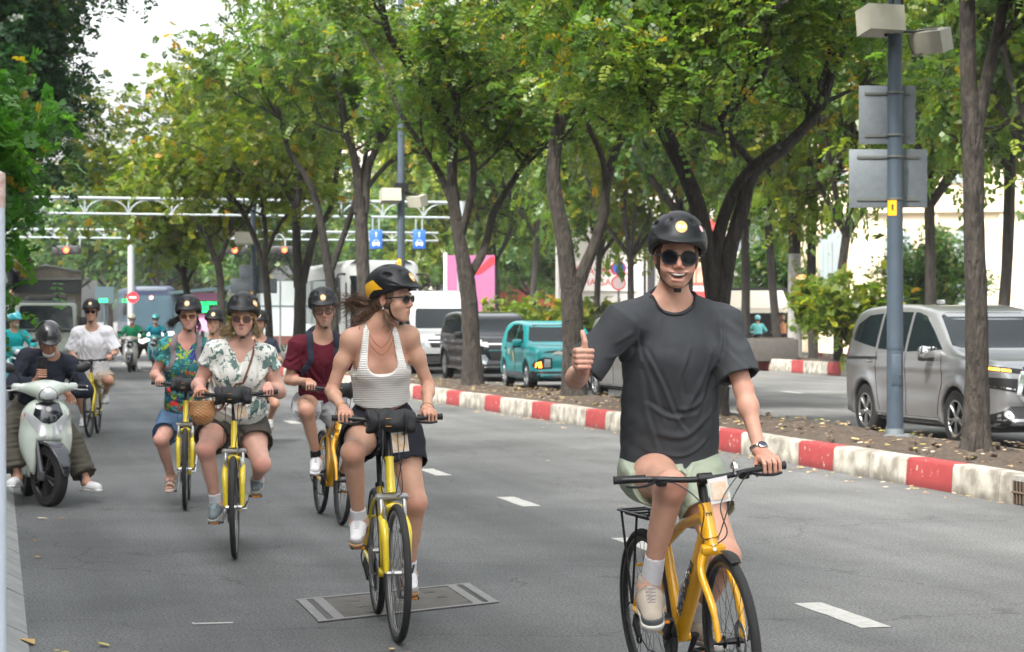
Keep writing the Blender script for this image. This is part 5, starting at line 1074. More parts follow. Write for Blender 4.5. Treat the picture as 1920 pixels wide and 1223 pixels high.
# ------------------------------------------------------------ motor scooter
def scooter(name, loc, rz, label, body, group='motor scooters', steer=0.0, roll=0.0, hp=.012, full=True):
    """origin on the ground under the front axle, +Y forward"""
    t = empty(name, loc, rz, label, 'scooter', group); t.rotation_euler = (0, roll, rz)
    S = Sdf([ell((0, -.20, .60), (.235, .16, .34), .05), ell((0, -.10, .50), (.19, .10, .30), .08), ell((0, -.16, .80), (.20, .13, .13), .08), rbox((0, -.34, .45), (.2, .05, .35), .05, .08),
        P(lambda p: np.maximum(np.hypot(p[..., 1]*.85, p[..., 2]-.27)-.30, np.abs(p[..., 0])-.10), (-.12, -.36, 0), (.12, .36, .58), 's', .04), plane((0, 0, -1), -.26)])
    link('leg_shield', S.mesh('leg_shield', hp), body, t)
    decal(S, [(-.13, .80), (-.10, .90), (0, .925), (.10, .90), (.13, .80), (.06, .735), (0, .72), (-.06, .735)], (0, 1, 0), (1, 0, 0), (0, 0, 1), (0, -1, 0), .004, .03, 'black_panel', mat('gloss black', (.015, .018, .025), .12, coat=1), t)
    for s in (1, -1):
        decal(S, [(s*x_, z_) for x_, z_ in [(.03, .70), (.19, .83), (.205, .80), (.13, .68), (.06, .60), (.03, .58)]][::s], (0, 1, 0), (1, 0, 0), (0, 0, 1), (0, -1, 0), .006, .03, 'front_lamp', LGT, t)
        decal(S, [(s*x_, z_) for x_, z_ in [(.19, .80), (.225, .86), (.232, .80), (.21, .75)]][::s], (0, 1, 0), (1, 0, 0), (0, 0, 1), (0, -1, 0), .008, .02, 'indicator', mat('amber glass', (.5, .16, .03), .2), t)
    b = MB(); b.lathe([(0, .004), (.022, .004), (.022, -.01)], 16, axM((0, 1, 0)).to_4x4(), (0, -.02, .85)); b.build('badge', mat('badge white', (.6, .6, .6), .3), t)
    S2 = Sdf([ell((0, -.18, 1.02), (.17, .12, .085), .04), ell((0, -.10, .99), (.10, .09, .08), .04), cone((.08, -.20, 1.02), (.26, -.25, 1.04), .055, .035, .04), cone((-.08, -.20, 1.02), (-.26, -.25, 1.04), .055, .035, .04), cone((0, -.2, .98), (0, -.18, .85), .06, .07, .03)])
    o = link('handlebar_cover', S2.mesh('handlebar_cover', hp*.8), body, t)
    decal(S2, [(.085*math.cos(a), .985+.062*math.sin(a)-.018*(abs(math.cos(a)))) for a in np.linspace(0, 6.28, 17)[:-1]], (0, .6, 0), (1, 0, 0), (0, 0, 1), (0, -1, 0), .004, .02, 'headlight', BLACK, t)
    decal(S2, [(.076*math.cos(a), .987+.053*math.sin(a)-.016*(abs(math.cos(a)))) for a in np.linspace(0, 6.28, 17)[:-1]], (0, .6, 0), (1, 0, 0), (0, 0, 1), (0, -1, 0), .008, .02, 'headlight_glass', mat('headlight glass', (.72, .74, .76), .12, .2, coat=1), t)
    for s in (1, -1):
        b = MB(); b.tube([(s*.25, -.25, 1.04), (s*.37, -.30, 1.03)], .018, 10); b.cur = 1; b.tube([(s*.37, -.30, 1.03), (s*.385, -.307, 1.03)], .016, 10); b.build('grip', [BLACK, CHR], t)
        b = MB(); b.tube(dens([(s*.24, -.20, 1.02), (s*.3, -.20, 1.01), (s*.38, -.25, 1.005)], 3), .007, 6); b.build('brake_lever', CHR, t)
    for s in (1, -1):
        b = MB(); b.tube(dens([(s*.2, -.22, 1.05), (s*.24, -.2, 1.14), (s*.29, -.2, 1.19)], 3), .007, 6); b.build('mirror_stem', BLACK, t)
        S3 = Sdf([ell((s*.33, -.2, 1.21), (.075, .03, .045), 0, M=Matrix.Rotation(R(-15*s), 3, 'Y'))]); link('mirror', S3.mesh('mirror', .009), BLACK, t)
    S4 = Sdf([P(lambda p: np.maximum(np.abs(np.hypot(p[..., 1], p[..., 2]-.27)-.295)-.012, np.maximum(np.abs(p[..., 0])-.075+.25*np.maximum(.47-p[..., 2], 0), .38-p[..., 2]-.35*p[..., 1])), (-.1, -.33, .2), (.1, .33, .62), 'u', 0)])
    link('front_fender', S4.mesh('front_fender', hp*.8), mat('gloss black', (.015, .018, .025), .12), t)
    b = MB(); 
    for s in (1, -1): b.tube([(s*.075, 0, .27), (s*.075, -.07, .52), (s*.06, -.13, .75)], [.028, .024, .02], 8); b.box((s*.075, 0, .27), (.02, .05, .04), None, .01)
    b.build('fork', mat('fork grey', (.10, .10, .105), .45, .5), t)
    for wy, nm in ((0, 'front'), (-1.23, 'rear')):
        w = wheel(t, (0, wy, .27), .27, .095, 1, 5, mat('scooter rim', (.06, .06, .065), .4, .7), rimr=.72); w2 = MB(); w2.lathe([(.08, -.03), (.095, -.03), (.095, -.025), (.08, -.025)], 20, Matrix.Rotation(R(90), 4, 'Y')); w2.build('brake_disc', ALU, w)
    for o_ in t.children:
        if o_.name.split('.')[0] in ('front_fender', 'fork') or (o_.type == 'EMPTY' and abs(o_.location.y) < .1): o_.rotation_euler.z = steer
    S5 = Sdf([ell((0, -1.05, .62), (.17, .42, .17), .1), cone((0, -.75, .33), (0, -1.3, .40), .13, .10, .1), rbox((0, -.55, .29), (.16, .3, .05), .04, .1), ell((0, -1.45, .72), (.12, .2, .09), .08), ell((0, -1.15, .5), (.19, .3, .16), .08)]); link('rear_body', S5.mesh('rear_body', hp*1.6), body, t)
    S6 = Sdf([ell((0, -.95, .78), (.14, .36, .065), .05), ell((0, -1.3, .80), (.12, .25, .06), .05)]); link('seat', S6.mesh('seat', hp*1.6), mat('seat vinyl', (.02, .02, .02), .5), t)
    b = MB(); b.tube([(.17, -.8, .28), (.19, -1.2, .3), (.2, -1.55, .38)], [.03, .05, .055], 10); b.build('exhaust', DARKM, t); b = MB(); b.tube([(-.1, -.8, .25), (-.19, -.75, .02)], .013, 6); b.build('side_stand', BLACK, t)
    return t
# ============================================================ bicycles
YA = paint('orange yellow frame paint', (.72, .36, .008), .3, 0, .7, .08); YB = paint('lemon yellow frame paint', (.66, .50, .015), .35, 0, .6, .1); SIL = mat('brushed silver', (.5, .5, .5), .3, .9); GRIP = mat('grip rubber', (.016, .016, .017), .75, bump=.5, bs=150, dist=.002); BAG = mat('bag cloth', (.022, .023, .026), .75, var=.35, vs_=14, bump=.5, bs=25, dist=.01)
def bike(name, label, T, loc, rz, lean=0, style='B', barh=1.1, barw=.30, steer=0.0, theta=60, bag=True, card=True, rack=False, saddle=.95, detail=True, group='yellow rental bicycles'):
    """origin on the ground under the bottom bracket, +Y forward, +X rider's right"""
    t = empty(name, loc, 0, label, 'bicycle', group); t.rotation_euler = (0, lean, rz); F = YA if style == 'A' else YB
    fa = Vector((0, .61, .352)); ra = Vector((0, -.44, .352)); bb = Vector((0, 0, .285)); ax_ = Vector((0, -.342, .94)); h0 = Vector((0, .418, .745)); h1 = h0+ax_*(.145 if style == 'A' else .19); bt = h0+ax_*((barh-.745)/.94-.02); bt.z = barh
    A = Matrix.Translation(h0) @ Matrix.Rotation(steer, 4, ax_) @ Matrix.Translation(-h0)
    def tr(b): b.v = [A @ v for v in b.v]; return b
    def wheel_(c, front):
        w = bpy.data.objects.new('front_wheel' if front else 'rear_wheel', None); COL.objects.link(w); w.parent = t; M = Matrix.Rotation(R(90), 4, 'Y'); X = (lambda b: tr(b)) if front else (lambda b: b); n = 48 if detail else 28
        b = MB(); b.lathe([(.317+.019*math.cos(a)+.016, .0195*math.sin(a)) for a in np.linspace(0, 6.283, 11)], n, M, c); b.v = b.v; X(b).build('tyre', RUB, w)
        b = MB(); b.lathe([(.322, -.012), (.303, -.013), (.296, -.006), (.296, .006), (.303, .013), (.322, .012)], n, M, c); X(b).build('rim', mat('rim black', (.03, .03, .032), .35, .5) if style == 'A' else mat('rim grey', (.2, .2, .2), .3, .8), w)
        b = MB(); b.tube([c+Vector((-.055, 0, 0)), c+Vector((.055, 0, 0))], .014, 8); b.lathe([(.022, -.032), (.028, -.03), (.028, -.026), (.014, -.02)], 12, M, c); b.lathe([(.014, .02), (.028, .026), (.028, .03), (.022, .032)], 12, M, c); X(b).build('hub', SIL if style == 'B' else DARKM, w)
        if detail:
            b = MB()
            for k in range(28):
                a = 6.2832*k/28; s = 1 if k % 2 else -1; a2 = a+(.9 if k % 4 < 2 else -.9); b.tube([c+Vector((s*.028, .026*math.cos(a2), .026*math.sin(a2))), c+Vector((0, .298*math.cos(a), .298*math.sin(a)))], .00135, 3, cap=False)
            X(b).build('spokes', mat('spoke', (.10, .10, .10), .35, .8), w)
        if style == 'A':
            b = MB(); b.lathe([(.055, -.038), (.08, -.038), (.08, -.040), (.055, -.040)], 24, M, c); X(b).build('brake_disc', SIL, w)
    wheel_(fa, True); wheel_(ra, False)
    # frame
    b = MB(); st = Vector((0, -.165, .74)); dn0 = h0+ax_*.03+Vector((0, -.02, 0))
    b.tube([h0-ax_*.004, h0+ax_*.02, h1-ax_*.02, h1], [.027, .024, .022, .026] if style == 'B' else [.037, .032, .029, .030], 16)
    if style == 'A': b.tube([dn0, dn0.lerp(bb, .5), bb], [.036, .035, .031], 14, flat=1.1); b.tube([h1-ax_*.05, h1.lerp(st, .5)-Vector((0, 0, .035)), st-Vector((0, 0, .08))], [.026, .022, .020], 12)
    else: b.tube([dn0, bb], [.022, .021], 12); b.tube([dn0+ax_*.05, (dn0+ax_*.05).lerp(bb+Vector((0, -.03, .12)), 1)], [.015, .015], 10)
    b.tube([bb, st], [.027, .021] if style == 'A' else [.022, .018], 12); b.tube([bb+Vector((-.036, 0, 0)), bb+Vector((.036, 0, 0))], .026, 14)
    for s in (-1, 1):
        b.tube(dens([bb+Vector((s*.028, -.02, 0)), bb+Vector((s*.045, -.12, .005)), ra+Vector((s*.06, .06, -.01)), ra+Vector((s*.062, 0, 0))], 4), [.013]*12+[.010], 8)
        b.tube(dens([st+Vector((s*.012, 0, -.06)), st+Vector((s*.04, -.07, -.12)), ra+Vector((s*.058, .04, .06)), ra+Vector((s*.06, 0, 0))], 4), .0085, 8)
    b.tube([ra+Vector((-.06, .06, .20)), ra+Vector((.06, .06, .20))], .007, 6); fr = b.build('frame', F, t)
    # fork
    b = MB()
    if style == 'A':
        b.tube([h0+ax_*.0, h0-ax_*.035], [.030, .032], 14); b.box(h0-ax_*.045+Vector((0, .004, 0)), (.052, .024, .022), Matrix.Rotation(R(-20), 3, 'X'), .015)
        for s in (-1, 1): b.tube(dens([h0+Vector((s*.035, .012, -.045)), h0+Vector((s*.060, .035, -.13)), fa+Vector((s*.056, -.035, .13)), fa+Vector((s*.052, 0, 0))], 5), [.018, .018, .019, .019, .018]+[.016]*6+[.013]*5, 10)
        tr(b).build('fork', F, t); b = MB()
        b.tube([h0+ax_*.02, h0+Vector((0, .04, -.03))], .008, 8); c_ = h0-ax_*.045+Vector((0, .034, .004)); b.lathe([(0, .0), (.008, 0), (.008, -.006)], 8, axM((0, 1, .2)).to_4x4(), c_); tr(b).build('crown_bolt', SIL, t)
    else:
        for s in (-1, 1): b.tube(dens([h0+Vector((s*.058, .05, -.125)), fa+Vector((s*.060, -.02, .2)), fa+Vector((s*.056, -.004, .0))], 4), [.021]*5+[.018, .017, .016, .014], 12)
        b.tube(dens([h0+Vector((.058, .052, -.13)), h0+Vector((.04, .085, -.075)), h0+Vector((0, .095, -.058)), h0+Vector((-.04, .085, -.075)), h0+Vector((-.058, .052, -.13))], 4), .015, 8); fk = tr(b).build('fork', F, t)
        b = MB(); b.box(h0+Vector((0, .018, -.02)), (.085, .024, .016), Matrix.Rotation(R(-20), 3, 'X'), .012)
        for s in (-1, 1): b.tube([h0+Vector((s*.060, .022, -.01)), h0+Vector((s*.060, .055, -.125))], .013, 10)
        tr(b).build('suspension_crown', SIL, t)
        for s in (-1, 1): b = MB(); b.tube(dens([h0+Vector((s*.045, .10, -.06)), h0+Vector((s*.052, .105, -.11)), h0+Vector((s*.040, .10, -.165)), h0+Vector((s*.034, .09, -.20))], 3), .009, 8); b.box(h0+Vector((s*.032, .085, -.185)), (.008, .02, .012), None, .004); tr(b).build('brake_arm', SIL, t)
    b = MB(); b.tube([fa+Vector((-.07, 0, 0)), fa+Vector((.07, 0, 0))], .009, 8); b.tube([fa+Vector((-.075, 0, 0)), fa+Vector((-.09, -.03, .035))], .006, 6); tr(b).build('axle', DARKM, t)
    # cockpit
    b = MB(); b.tube([h1, bt+Vector((0, 0, -.01))], .017 if style == 'B' else .020, 12); sb = bt+Vector((0, .055, .005)); b.tube([bt, sb], .019, 10); b.tube([sb+Vector((-.03, 0, 0)), sb+Vector((.03, 0, 0))], .023, 12); tr(b).build('stem', mat('stem black', (.02, .02, .022), .35, .3), t)
    b = MB(); bw = barw; bar = dens([sb+Vector((-bw, -.065, .018)), sb+Vector((-bw*.55, -.02, .012)), sb+Vector((-bw*.2, 0, 0)), sb+Vector((bw*.2, 0, 0)), sb+Vector((bw*.55, -.02, .012)), sb+Vector((bw, -.065, .018))], 4); b.tube(bar, .0125, 10); tr(b).build('handlebar', mat('stem black', (.02, .02, .022), .35, .3), t)
    grips = []
    for s in (-1, 1):
        e = sb+Vector((s*bw, -.065, .018)); g0 = sb+Vector((s*(bw-.125), -.048, .0155)); b = MB(); b.tube([g0, g0.lerp(e, .05), e, e+(e-g0).normalized()*.006], [.0175, .0165, .0165, .0185], 12); tr(b).build('grip', GRIP, t); grips.append((A @ g0.lerp(e, .5), (A.to_3x3() @ (e-g0)).normalized()*s))
        b = MB(); c_ = g0+Vector((-s*.03, .012, -.008)); b.box(c_, (.026, .018, .014), None, .008); b.tube(dens([c_+Vector((0, .015, -.004)), c_+Vector((s*.03, .045, -.012)), c_+Vector((s*.09, .04, -.018)), c_+Vector((s*.125, .032, -.012))], 3), [.007]*5+[.006]*5, 6); tr(b).build('brake_lever', DARKM, t)
        b = MB(); b.box(c_+Vector((-s*.03, .006, -.01)), (.022, .02, .018), None, .01); b.box(c_+Vector((-s*.0, .024, .006)), (.012, .004, .006), None, .002); tr(b).build('shifter', SIL if style == 'B' else DARKM, t)
    b = MB()
    for s, q in ((-1, .0), (1, .02), (-1, .03)):
        c0 = sb+Vector((s*(bw-.17), -.01, 0)); b.tube(dens([c0, c0+Vector((-s*.06, .06+q, .01-q)), sb+Vector((s*(.03+q), .10+q, -.10)), h0+Vector((s*.045+q, .09, .03)), h0+Vector((s*.02, .03, -.02+q))], 6), .0027, 5)
    tr(b).build('cables', BLACK, t)
    # drivetrain
    th = R(theta); ped = []
    b = MB(); b.lathe([(.088, .048), (.095, .049), (.095, .052), (.088, .053), (.03, .052)], 40, Matrix.Rotation(R(90), 4, 'Y'), bb); 
    for k in range(40): 
        a = 6.2832*k/40; b.box(bb+Vector((.0505, .097*math.cos(a), .097*math.sin(a))), (.0015, .0035, .0035), Matrix.Rotation(a, 3, 'X'))
    for k in range(5): a = 6.2832*k/5; b.tube([bb+Vector((.05, 0, 0)), bb+Vector((.05, .085*math.cos(a), .085*math.sin(a)))], .007, 5)
    b.build('chainring', DARKM, t)
    for s in (1, -1):
        e = bb+Vector((s*.085, s*.17*math.cos(th), s*.17*math.sin(th))); b = MB(); b.tube([bb+Vector((s*.045, 0, 0)), bb+Vector((s*.068, 0, 0)), e], [.016, .015, .011], 8, flat=.8); cr = b.build('crank', DARKM if style == 'A' else SIL, t); p = e+Vector((s*.062, 0, 0)); b = MB(); b.box(p+Vector((0, 0, 0)), (.042, .05, .009), None, .006); b.tube([e, p], .007, 6); pd = b.build('pedal', BLACK, t); b = MB(); b.box(p+Vector((0, .052, 0)), (.03, .003, .006)); b.build('reflector', mat('amber reflector', (.6, .2, .01), .2, coat=1), pd); ped.append(p)
    b = MB(); rr = .042; b.tube([bb+Vector((.05, 0, .095)), ra+Vector((.05, 0, rr))], .0045, 4); b.tube([bb+Vector((.05, 0, -.095)), bb+Vector((.05, -.3, -.1)), ra+Vector((.05, .02, -.12)), ra+Vector((.05, -.02, -.04))], .0045, 4); b.lathe([(.03, .035), (.055, .036), (.055, .04), (.045, .046), (.045, .05), (.03, .055)], 24, Matrix.Rotation(R(90), 4, 'Y'), ra); b.build('chain', DARKM, t)
    b = MB(); b.tube([ra+Vector((.055, -.0, -.03)), ra+Vector((.065, .02, -.07)), ra+Vector((.055, .03, -.13))], [.012, .016, .012], 8); b.tube(dens([ra+Vector((.06, -.06, .02)), ra+Vector((.075, -.10, -.03)), ra+Vector((.07, -.05, -.09))], 4), .004, 5); b.lathe([(.026, -.006), (.026, .006)], 12, Matrix.Rotation(R(90), 4, 'Y'), ra+Vector((.055, .03, -.13))); b.build('derailleur', BLACK, t)
    b = MB(); b.tube([st, Vector((0, -.215, saddle-.05))], .0145, 10); b.lathe([(.026, -.012), (.026, .012)], 14, axM(st-bb).to_4x4(), st); b.build('seat_post', BLACK, t)
    S = Sdf([ell((0, -.30, saddle), (.078, .075, .03), .03), cone((0, -.26, saddle-.005), (0, -.08, saddle-.01), .04, .02, .04)]); link('saddle', S.mesh('saddle', .012), mat('seat vinyl', (.02, .02, .02), .5), t)
    if rack:
        b = MB(); z = .78
        for s in (-1, 1): b.tube([(s*.06, -.2, z), (s*.065, -.28, z), (s*.065, -.6, z)], .006, 6); b.tube([(s*.065, -.33, z), tuple(ra+Vector((s*.07, 0, .02)))], .006, 6); b.tube([(s*.065, -.55, z), tuple(ra+Vector((s*.07, 0, .02)))], .006, 6)
        for y_ in (-.28, -.4, -.52, -.6): b.tube([(-.065, y_, z), (.065, y_, z)], .005, 6)
        b.box((0, -.45, z-.02), (.03, .16, .004)); b.build('rear_rack', BLACK, t)
        b = MB(); a0 = [fa+Vector((0, .358*math.cos(q), .358*math.sin(q)+.004)) for q in np.linspace(1.65, 1.15, 7)]; b.tube(a0, [.012, .02, .024, .026, .026, .024, .02], 8, flat=.2, up=(0, .3, 1)); tr(b).build('front_mudguard', BLACK, t)
    if bag:
        S = Sdf([cone(sb+Vector((-.125, .055, .0)), sb+Vector((.125, .055, .01)), .057, .062, .01, cap=True), P(lambda p: .005*np.sin(p[..., 0]*60+p[..., 2]*40)+.004*np.sin(p[..., 0]*23-p[..., 2]*70), (-9,)*3, (9,)*3, 'a', 0)]); me = S.mesh('bag', .008); me.transform(A); link('handlebar_bag', me, BAG, t)
        b = MB(); 
        for x_ in (-.07, .07): b.tube([sb+Vector((x_, .055+.066*math.cos(a), .066*math.sin(a))) for a in np.linspace(0, 6.283, 17)][:-1], .006, 4, close=True, flat=1.6)
        tr(b).build('bag_straps', BLACK, t); b = MB()
        for z_ in (.02, -.02): b.box(sb+Vector((0.02, .112, z_)), (.014, .003, .0018))
        tr(b).build('bag_trim', mat('amber thread', (.5, .25, .05), .6), t)
    if card:
        c_ = sb+Vector((-.035 if style == 'A' else -.05, .075 if style == 'A' else .05, -.045 if style == 'A' else -.105)); M = Matrix.Rotation(R(6), 3, 'Y'); b = MB(); b.box(c_, (.042, .0015, .052), M); cd_ = tr(b).build('name_card', mat('card sleeve', (.68, .68, .68), .2, coat=1), t, False)
        b = MB(); b.box(c_+Vector((0, .003, -.002)), (.033, .001, .037) if style == 'A' else (.038, .001, .045), M); tr(b).build('card_print', mat('card print %s' % style, (.75, .42, .2) if style == 'A' else (.62, .33, .08), .5, var=.55, vs_=40, col2=(.72, .68, .62)), cd_, False)
    if style == 'A' and rack:
        b = MB(); c_ = sb+Vector((-.13, .0, .035)); b.lathe([(.0, .022), (.012, .02), (.019, .008), (.02, -.004), (0, -.006)], 14, None, c_); b.tube([c_+Vector((0, 0, -.03)), c_], .008, 6); b.tube([c_+Vector((0, 0, .018)), c_+Vector((0, 0, .03))], .005, 6); tr(b).build('bell', CHR, t)
        d = (bb-dn0).normalized(); n_ = Vector((1, 0, 0)); up_ = n_.cross(d)
        M = Matrix.Translation(dn0.lerp(bb, .52)+Vector((.0375, 0, 0))) @ Matrix((( 0, 0, 1), tuple((-d.y, up_.y, 0)), tuple((-d.z, up_.z, 0)))).to_4x4()
        textmesh('JOURNRUN', .058, BLACK, 'frame_lettering', fr, M, .0008, .001)
        hm = h0+ax_*.10+Vector((0, .0305, 0)); b = MB()
        for s in (-1, 1): b.tube([hm+Vector((0, .001, -.016)), hm+Vector((s*.010, -.001, .0)), hm+Vector((s*.012, -.002, .008)), hm+Vector((s*.006, -.0, .013)), hm+Vector((0, .001, .006))], .002, 4)
        b.tube([hm+Vector((0, .001, -.014)), hm+Vector((0, .001, .004))], .002, 4); b.build('head_badge', BLACK, fr)
        b = MB(); b.box(hm+Vector((0, .006, -.028)), (.009, .001, .0012)); b.box(hm+Vector((0, .007, -.033)), (.011, .001, .0012)); b.build('badge_lettering', BLACK, fr, False)
    Tm = Matrix.Translation(Vector(loc)) @ Matrix.Rotation(rz, 4, 'Z') @ Matrix.Rotation(lean, 4, 'Y')
    return t, Tm, grips, ped
# ============================================================ people
def V3(*a): return Vector(a)
def ik(a, b, l1, l2, pole):
    a = Vector(a); b = Vector(b); d = b-a; L = d.length; Lc = min(L, (l1+l2)*.999); u = d.normalized()
    if L > (l1+l2)*.999: b = a+u*Lc
    x = (l1*l1-l2*l2+Lc*Lc)/(2*Lc); h = math.sqrt(max(l1*l1-x*x, 0)); p = Vector(pole); p = (p-u*p.dot(u)).normalized(); return a+u*x+p*h, b
def grad(S, p, e=.002):
    p = np.asarray(p, np.float32); g = np.stack([S(p+np.eye(3, dtype=np.float32)[i]*e)-S(p-np.eye(3, dtype=np.float32)[i]*e) for i in range(3)], -1); return g/(np.linalg.norm(g, axis=-1, keepdims=True)+1e-9)
def hug(S, pts, off=.004, it=5):
    p = np.array([tuple(q) for q in pts], np.float32)
    for _ in range(it): p = p-grad(S, p)*(S(p)-off)[:, None]
    return p, grad(S, p)
def ribbon(S, pts, width, thick, off, name, m, parent, n=6, nhug=True):
    """band laid on a surface"""
    D = dens(pts, n); p, g = hug(S, D, off); b = MB(); V = []; N = len(p)
    for i in range(N):
        t = p[min(i+1, N-1)]-p[max(i-1, 0)]; t /= np.linalg.norm(t)+1e-9; s = np.cross(t, g[i]); s /= np.linalg.norm(s)+1e-9
        for a, c in ((-1, 0), (-.7, 1), (.7, 1), (1, 0), (.7, -.6), (-.7, -.6)): V.append(p[i]+s*a*width/2+g[i]*c*thick)
    F = [(i*6+k, i*6+(k+1) % 6, (i+1)*6+(k+1) % 6, (i+1)*6+k) for i in range(N-1) for k in range(6)]+[tuple(range(6)), tuple((N-1)*6+k for k in range(6))[::-1]]
    b.add(V, F); return b.build(name, m, parent)
def fold(amp, seed, f=1.0, stretch=(1, 1, 1)):
    """cloth folds: sums of warped ridges"""
    r = np.random.default_rng(seed); W_ = []
    for i in range(7):
        d = r.standard_normal(3); d /= np.linalg.norm(d); W_.append((d*np.array(stretch)*r.uniform(32, 125)*f, r.uniform(0, 6.28), r.uniform(.4, 1)/(1+i*.18), r.standard_normal(3)*r.uniform(3, 7)))
    def fn(p):
        s = 0
        for k, ph, a, w in W_: s = s+a*(1-np.abs(np.sin(.5*(p@k+ph+1.8*np.sin(p@w+ph))))*2)*.5
        return amp*s
    return P(fn, (-9,)*3, (9,)*3, 'a', 0)
SKIN = {}
def skinmat(c):
    return mat('skin %.2f %.2f' % (c[0], c[1]), c, .5, vcol=True, sss=.12, var=.10, vs_=30, bump=.06, bs=180, dist=.003, spec=.4)
def cloth(name, c, rough=.85, bump=.25, **k): return mat(name, c, rough, bump=bump, bs=380, dist=.0015, spec=.25, **k)
def creases(lines, amp, w, O, U, W, seed=0):
    """soft raised cloth folds following drawn lines in the garment's own front plane"""
    rg = np.random.default_rng(seed); O = _v(O); U = _v(U); W = _v(W); L_ = []
    for ln in lines:
        q = [Vector((x+rg.normal(0, .010), y+rg.normal(0, .010), 0)) for x, y in ln]; q = [(v.x, v.y) for v in dens(q, 4)]; L_.append((q, amp*rg.uniform(.5, 1.15), w*rg.uniform(.7, 1.3)))
    def fn(p):
        q = p-O; u = q@U; v = q@W; out = np.zeros(u.shape, np.float32)
        for l, a, ww in L_:
            xs = [c[0] for c in l]; ys = [c[1] for c in l]; m = (u > min(xs)-4*ww) & (u < max(xs)+4*ww) & (v > min(ys)-4*ww) & (v < max(ys)+4*ww)
            if not m.any(): continue
            uu = u[m]; vv = v[m]; d = np.full(uu.shape, 9., np.float32); tt = np.zeros_like(d); n = len(l)-1
            for i in range(n):
                ax, ay = l[i]; bx, by = l[i+1]; ex, ey = bx-ax, by-ay; t = np.clip(((uu-ax)*ex+(vv-ay)*ey)/(ex*ex+ey*ey+1e-9), 0, 1); dd = np.hypot(uu-ax-ex*t, vv-ay-ey*t)*np.where(((uu-ax)*ey-(vv-ay)*ex) > 0, 1, -1); k = np.abs(dd) < np.abs(d); tt[k] = (i+t[k])/n; d = np.where(k, dd, d)
            e = np.sin(np.pi*np.clip(tt*.9+.07, 0, 1))**.6; out[m] += -a*e*(np.exp(-(d/ww)**2)-.75*np.exp(-((d-1.7*ww)/ww)**2))
        return out
    return P(fn, (-9,)*3, (9,)*3, 'a', 0)
def top_lines(SL, ws=1.0, n=1, seed=0):
    r = random.Random(seed); L_ = [[(-.15*ws, .20*SL), (0, .11*SL), (.15*ws, .19*SL)], [(-.14*ws, .36*SL), (-.03, .25*SL), (.12*ws, .31*SL)], [(-.10*ws, .06*SL), (.03, .03*SL), (.14*ws, .09*SL)], [(.14*ws, .45*SL), (.04, .36*SL), (-.07*ws, .38*SL)], [(-.02, .80*SL), (.01, .62*SL), (-.01, .48*SL)], [(-.12*ws, .50*SL), (-.05, .42*SL), (.03, .44*SL)]]
    for s in (1, -1):
        L_ += [[(.155*s*ws, .80*SL), (.09*s, .58*SL), (.01*s, .40*SL), (-.04*s, .30*SL)], [(.16*s*ws, .74*SL), (.12*s*ws, .52*SL), (.08*s, .34*SL)], [(.17*s*ws, .66*SL), (.145*s*ws, .40*SL), (.10*s*ws, .18*SL)], [(.075*s, .99*SL), (.105*s, .82*SL), (.12*s, .64*SL)], [(.185*s, .98*SL), (.172*s, .84*SL), (.165*s, .72*SL)],
               [(.21*s, .86*SL), (.26*s, .80*SL), (.31*s, .78*SL)], [(.20*s, .78*SL), (.25*s, .70*SL), (.28*s, .64*SL)], [(.23*s, .92*SL), (.28*s, .84*SL)]]
    return L_
def facing(M, c, o=(0, 0, 0)): return c+M @ Vector(o)
def polyP(poly, O, U, W, k=.004, op='i', yfn=None):
    f = polysdf(smooth_poly(poly, 3) if len(poly) > 4 else poly); O = _v(O); U = _v(U); W = _v(W)
    return P(lambda p: f((p-O)@U, (p-O)@W), (-9,)*3, (9,)*3, op, k)
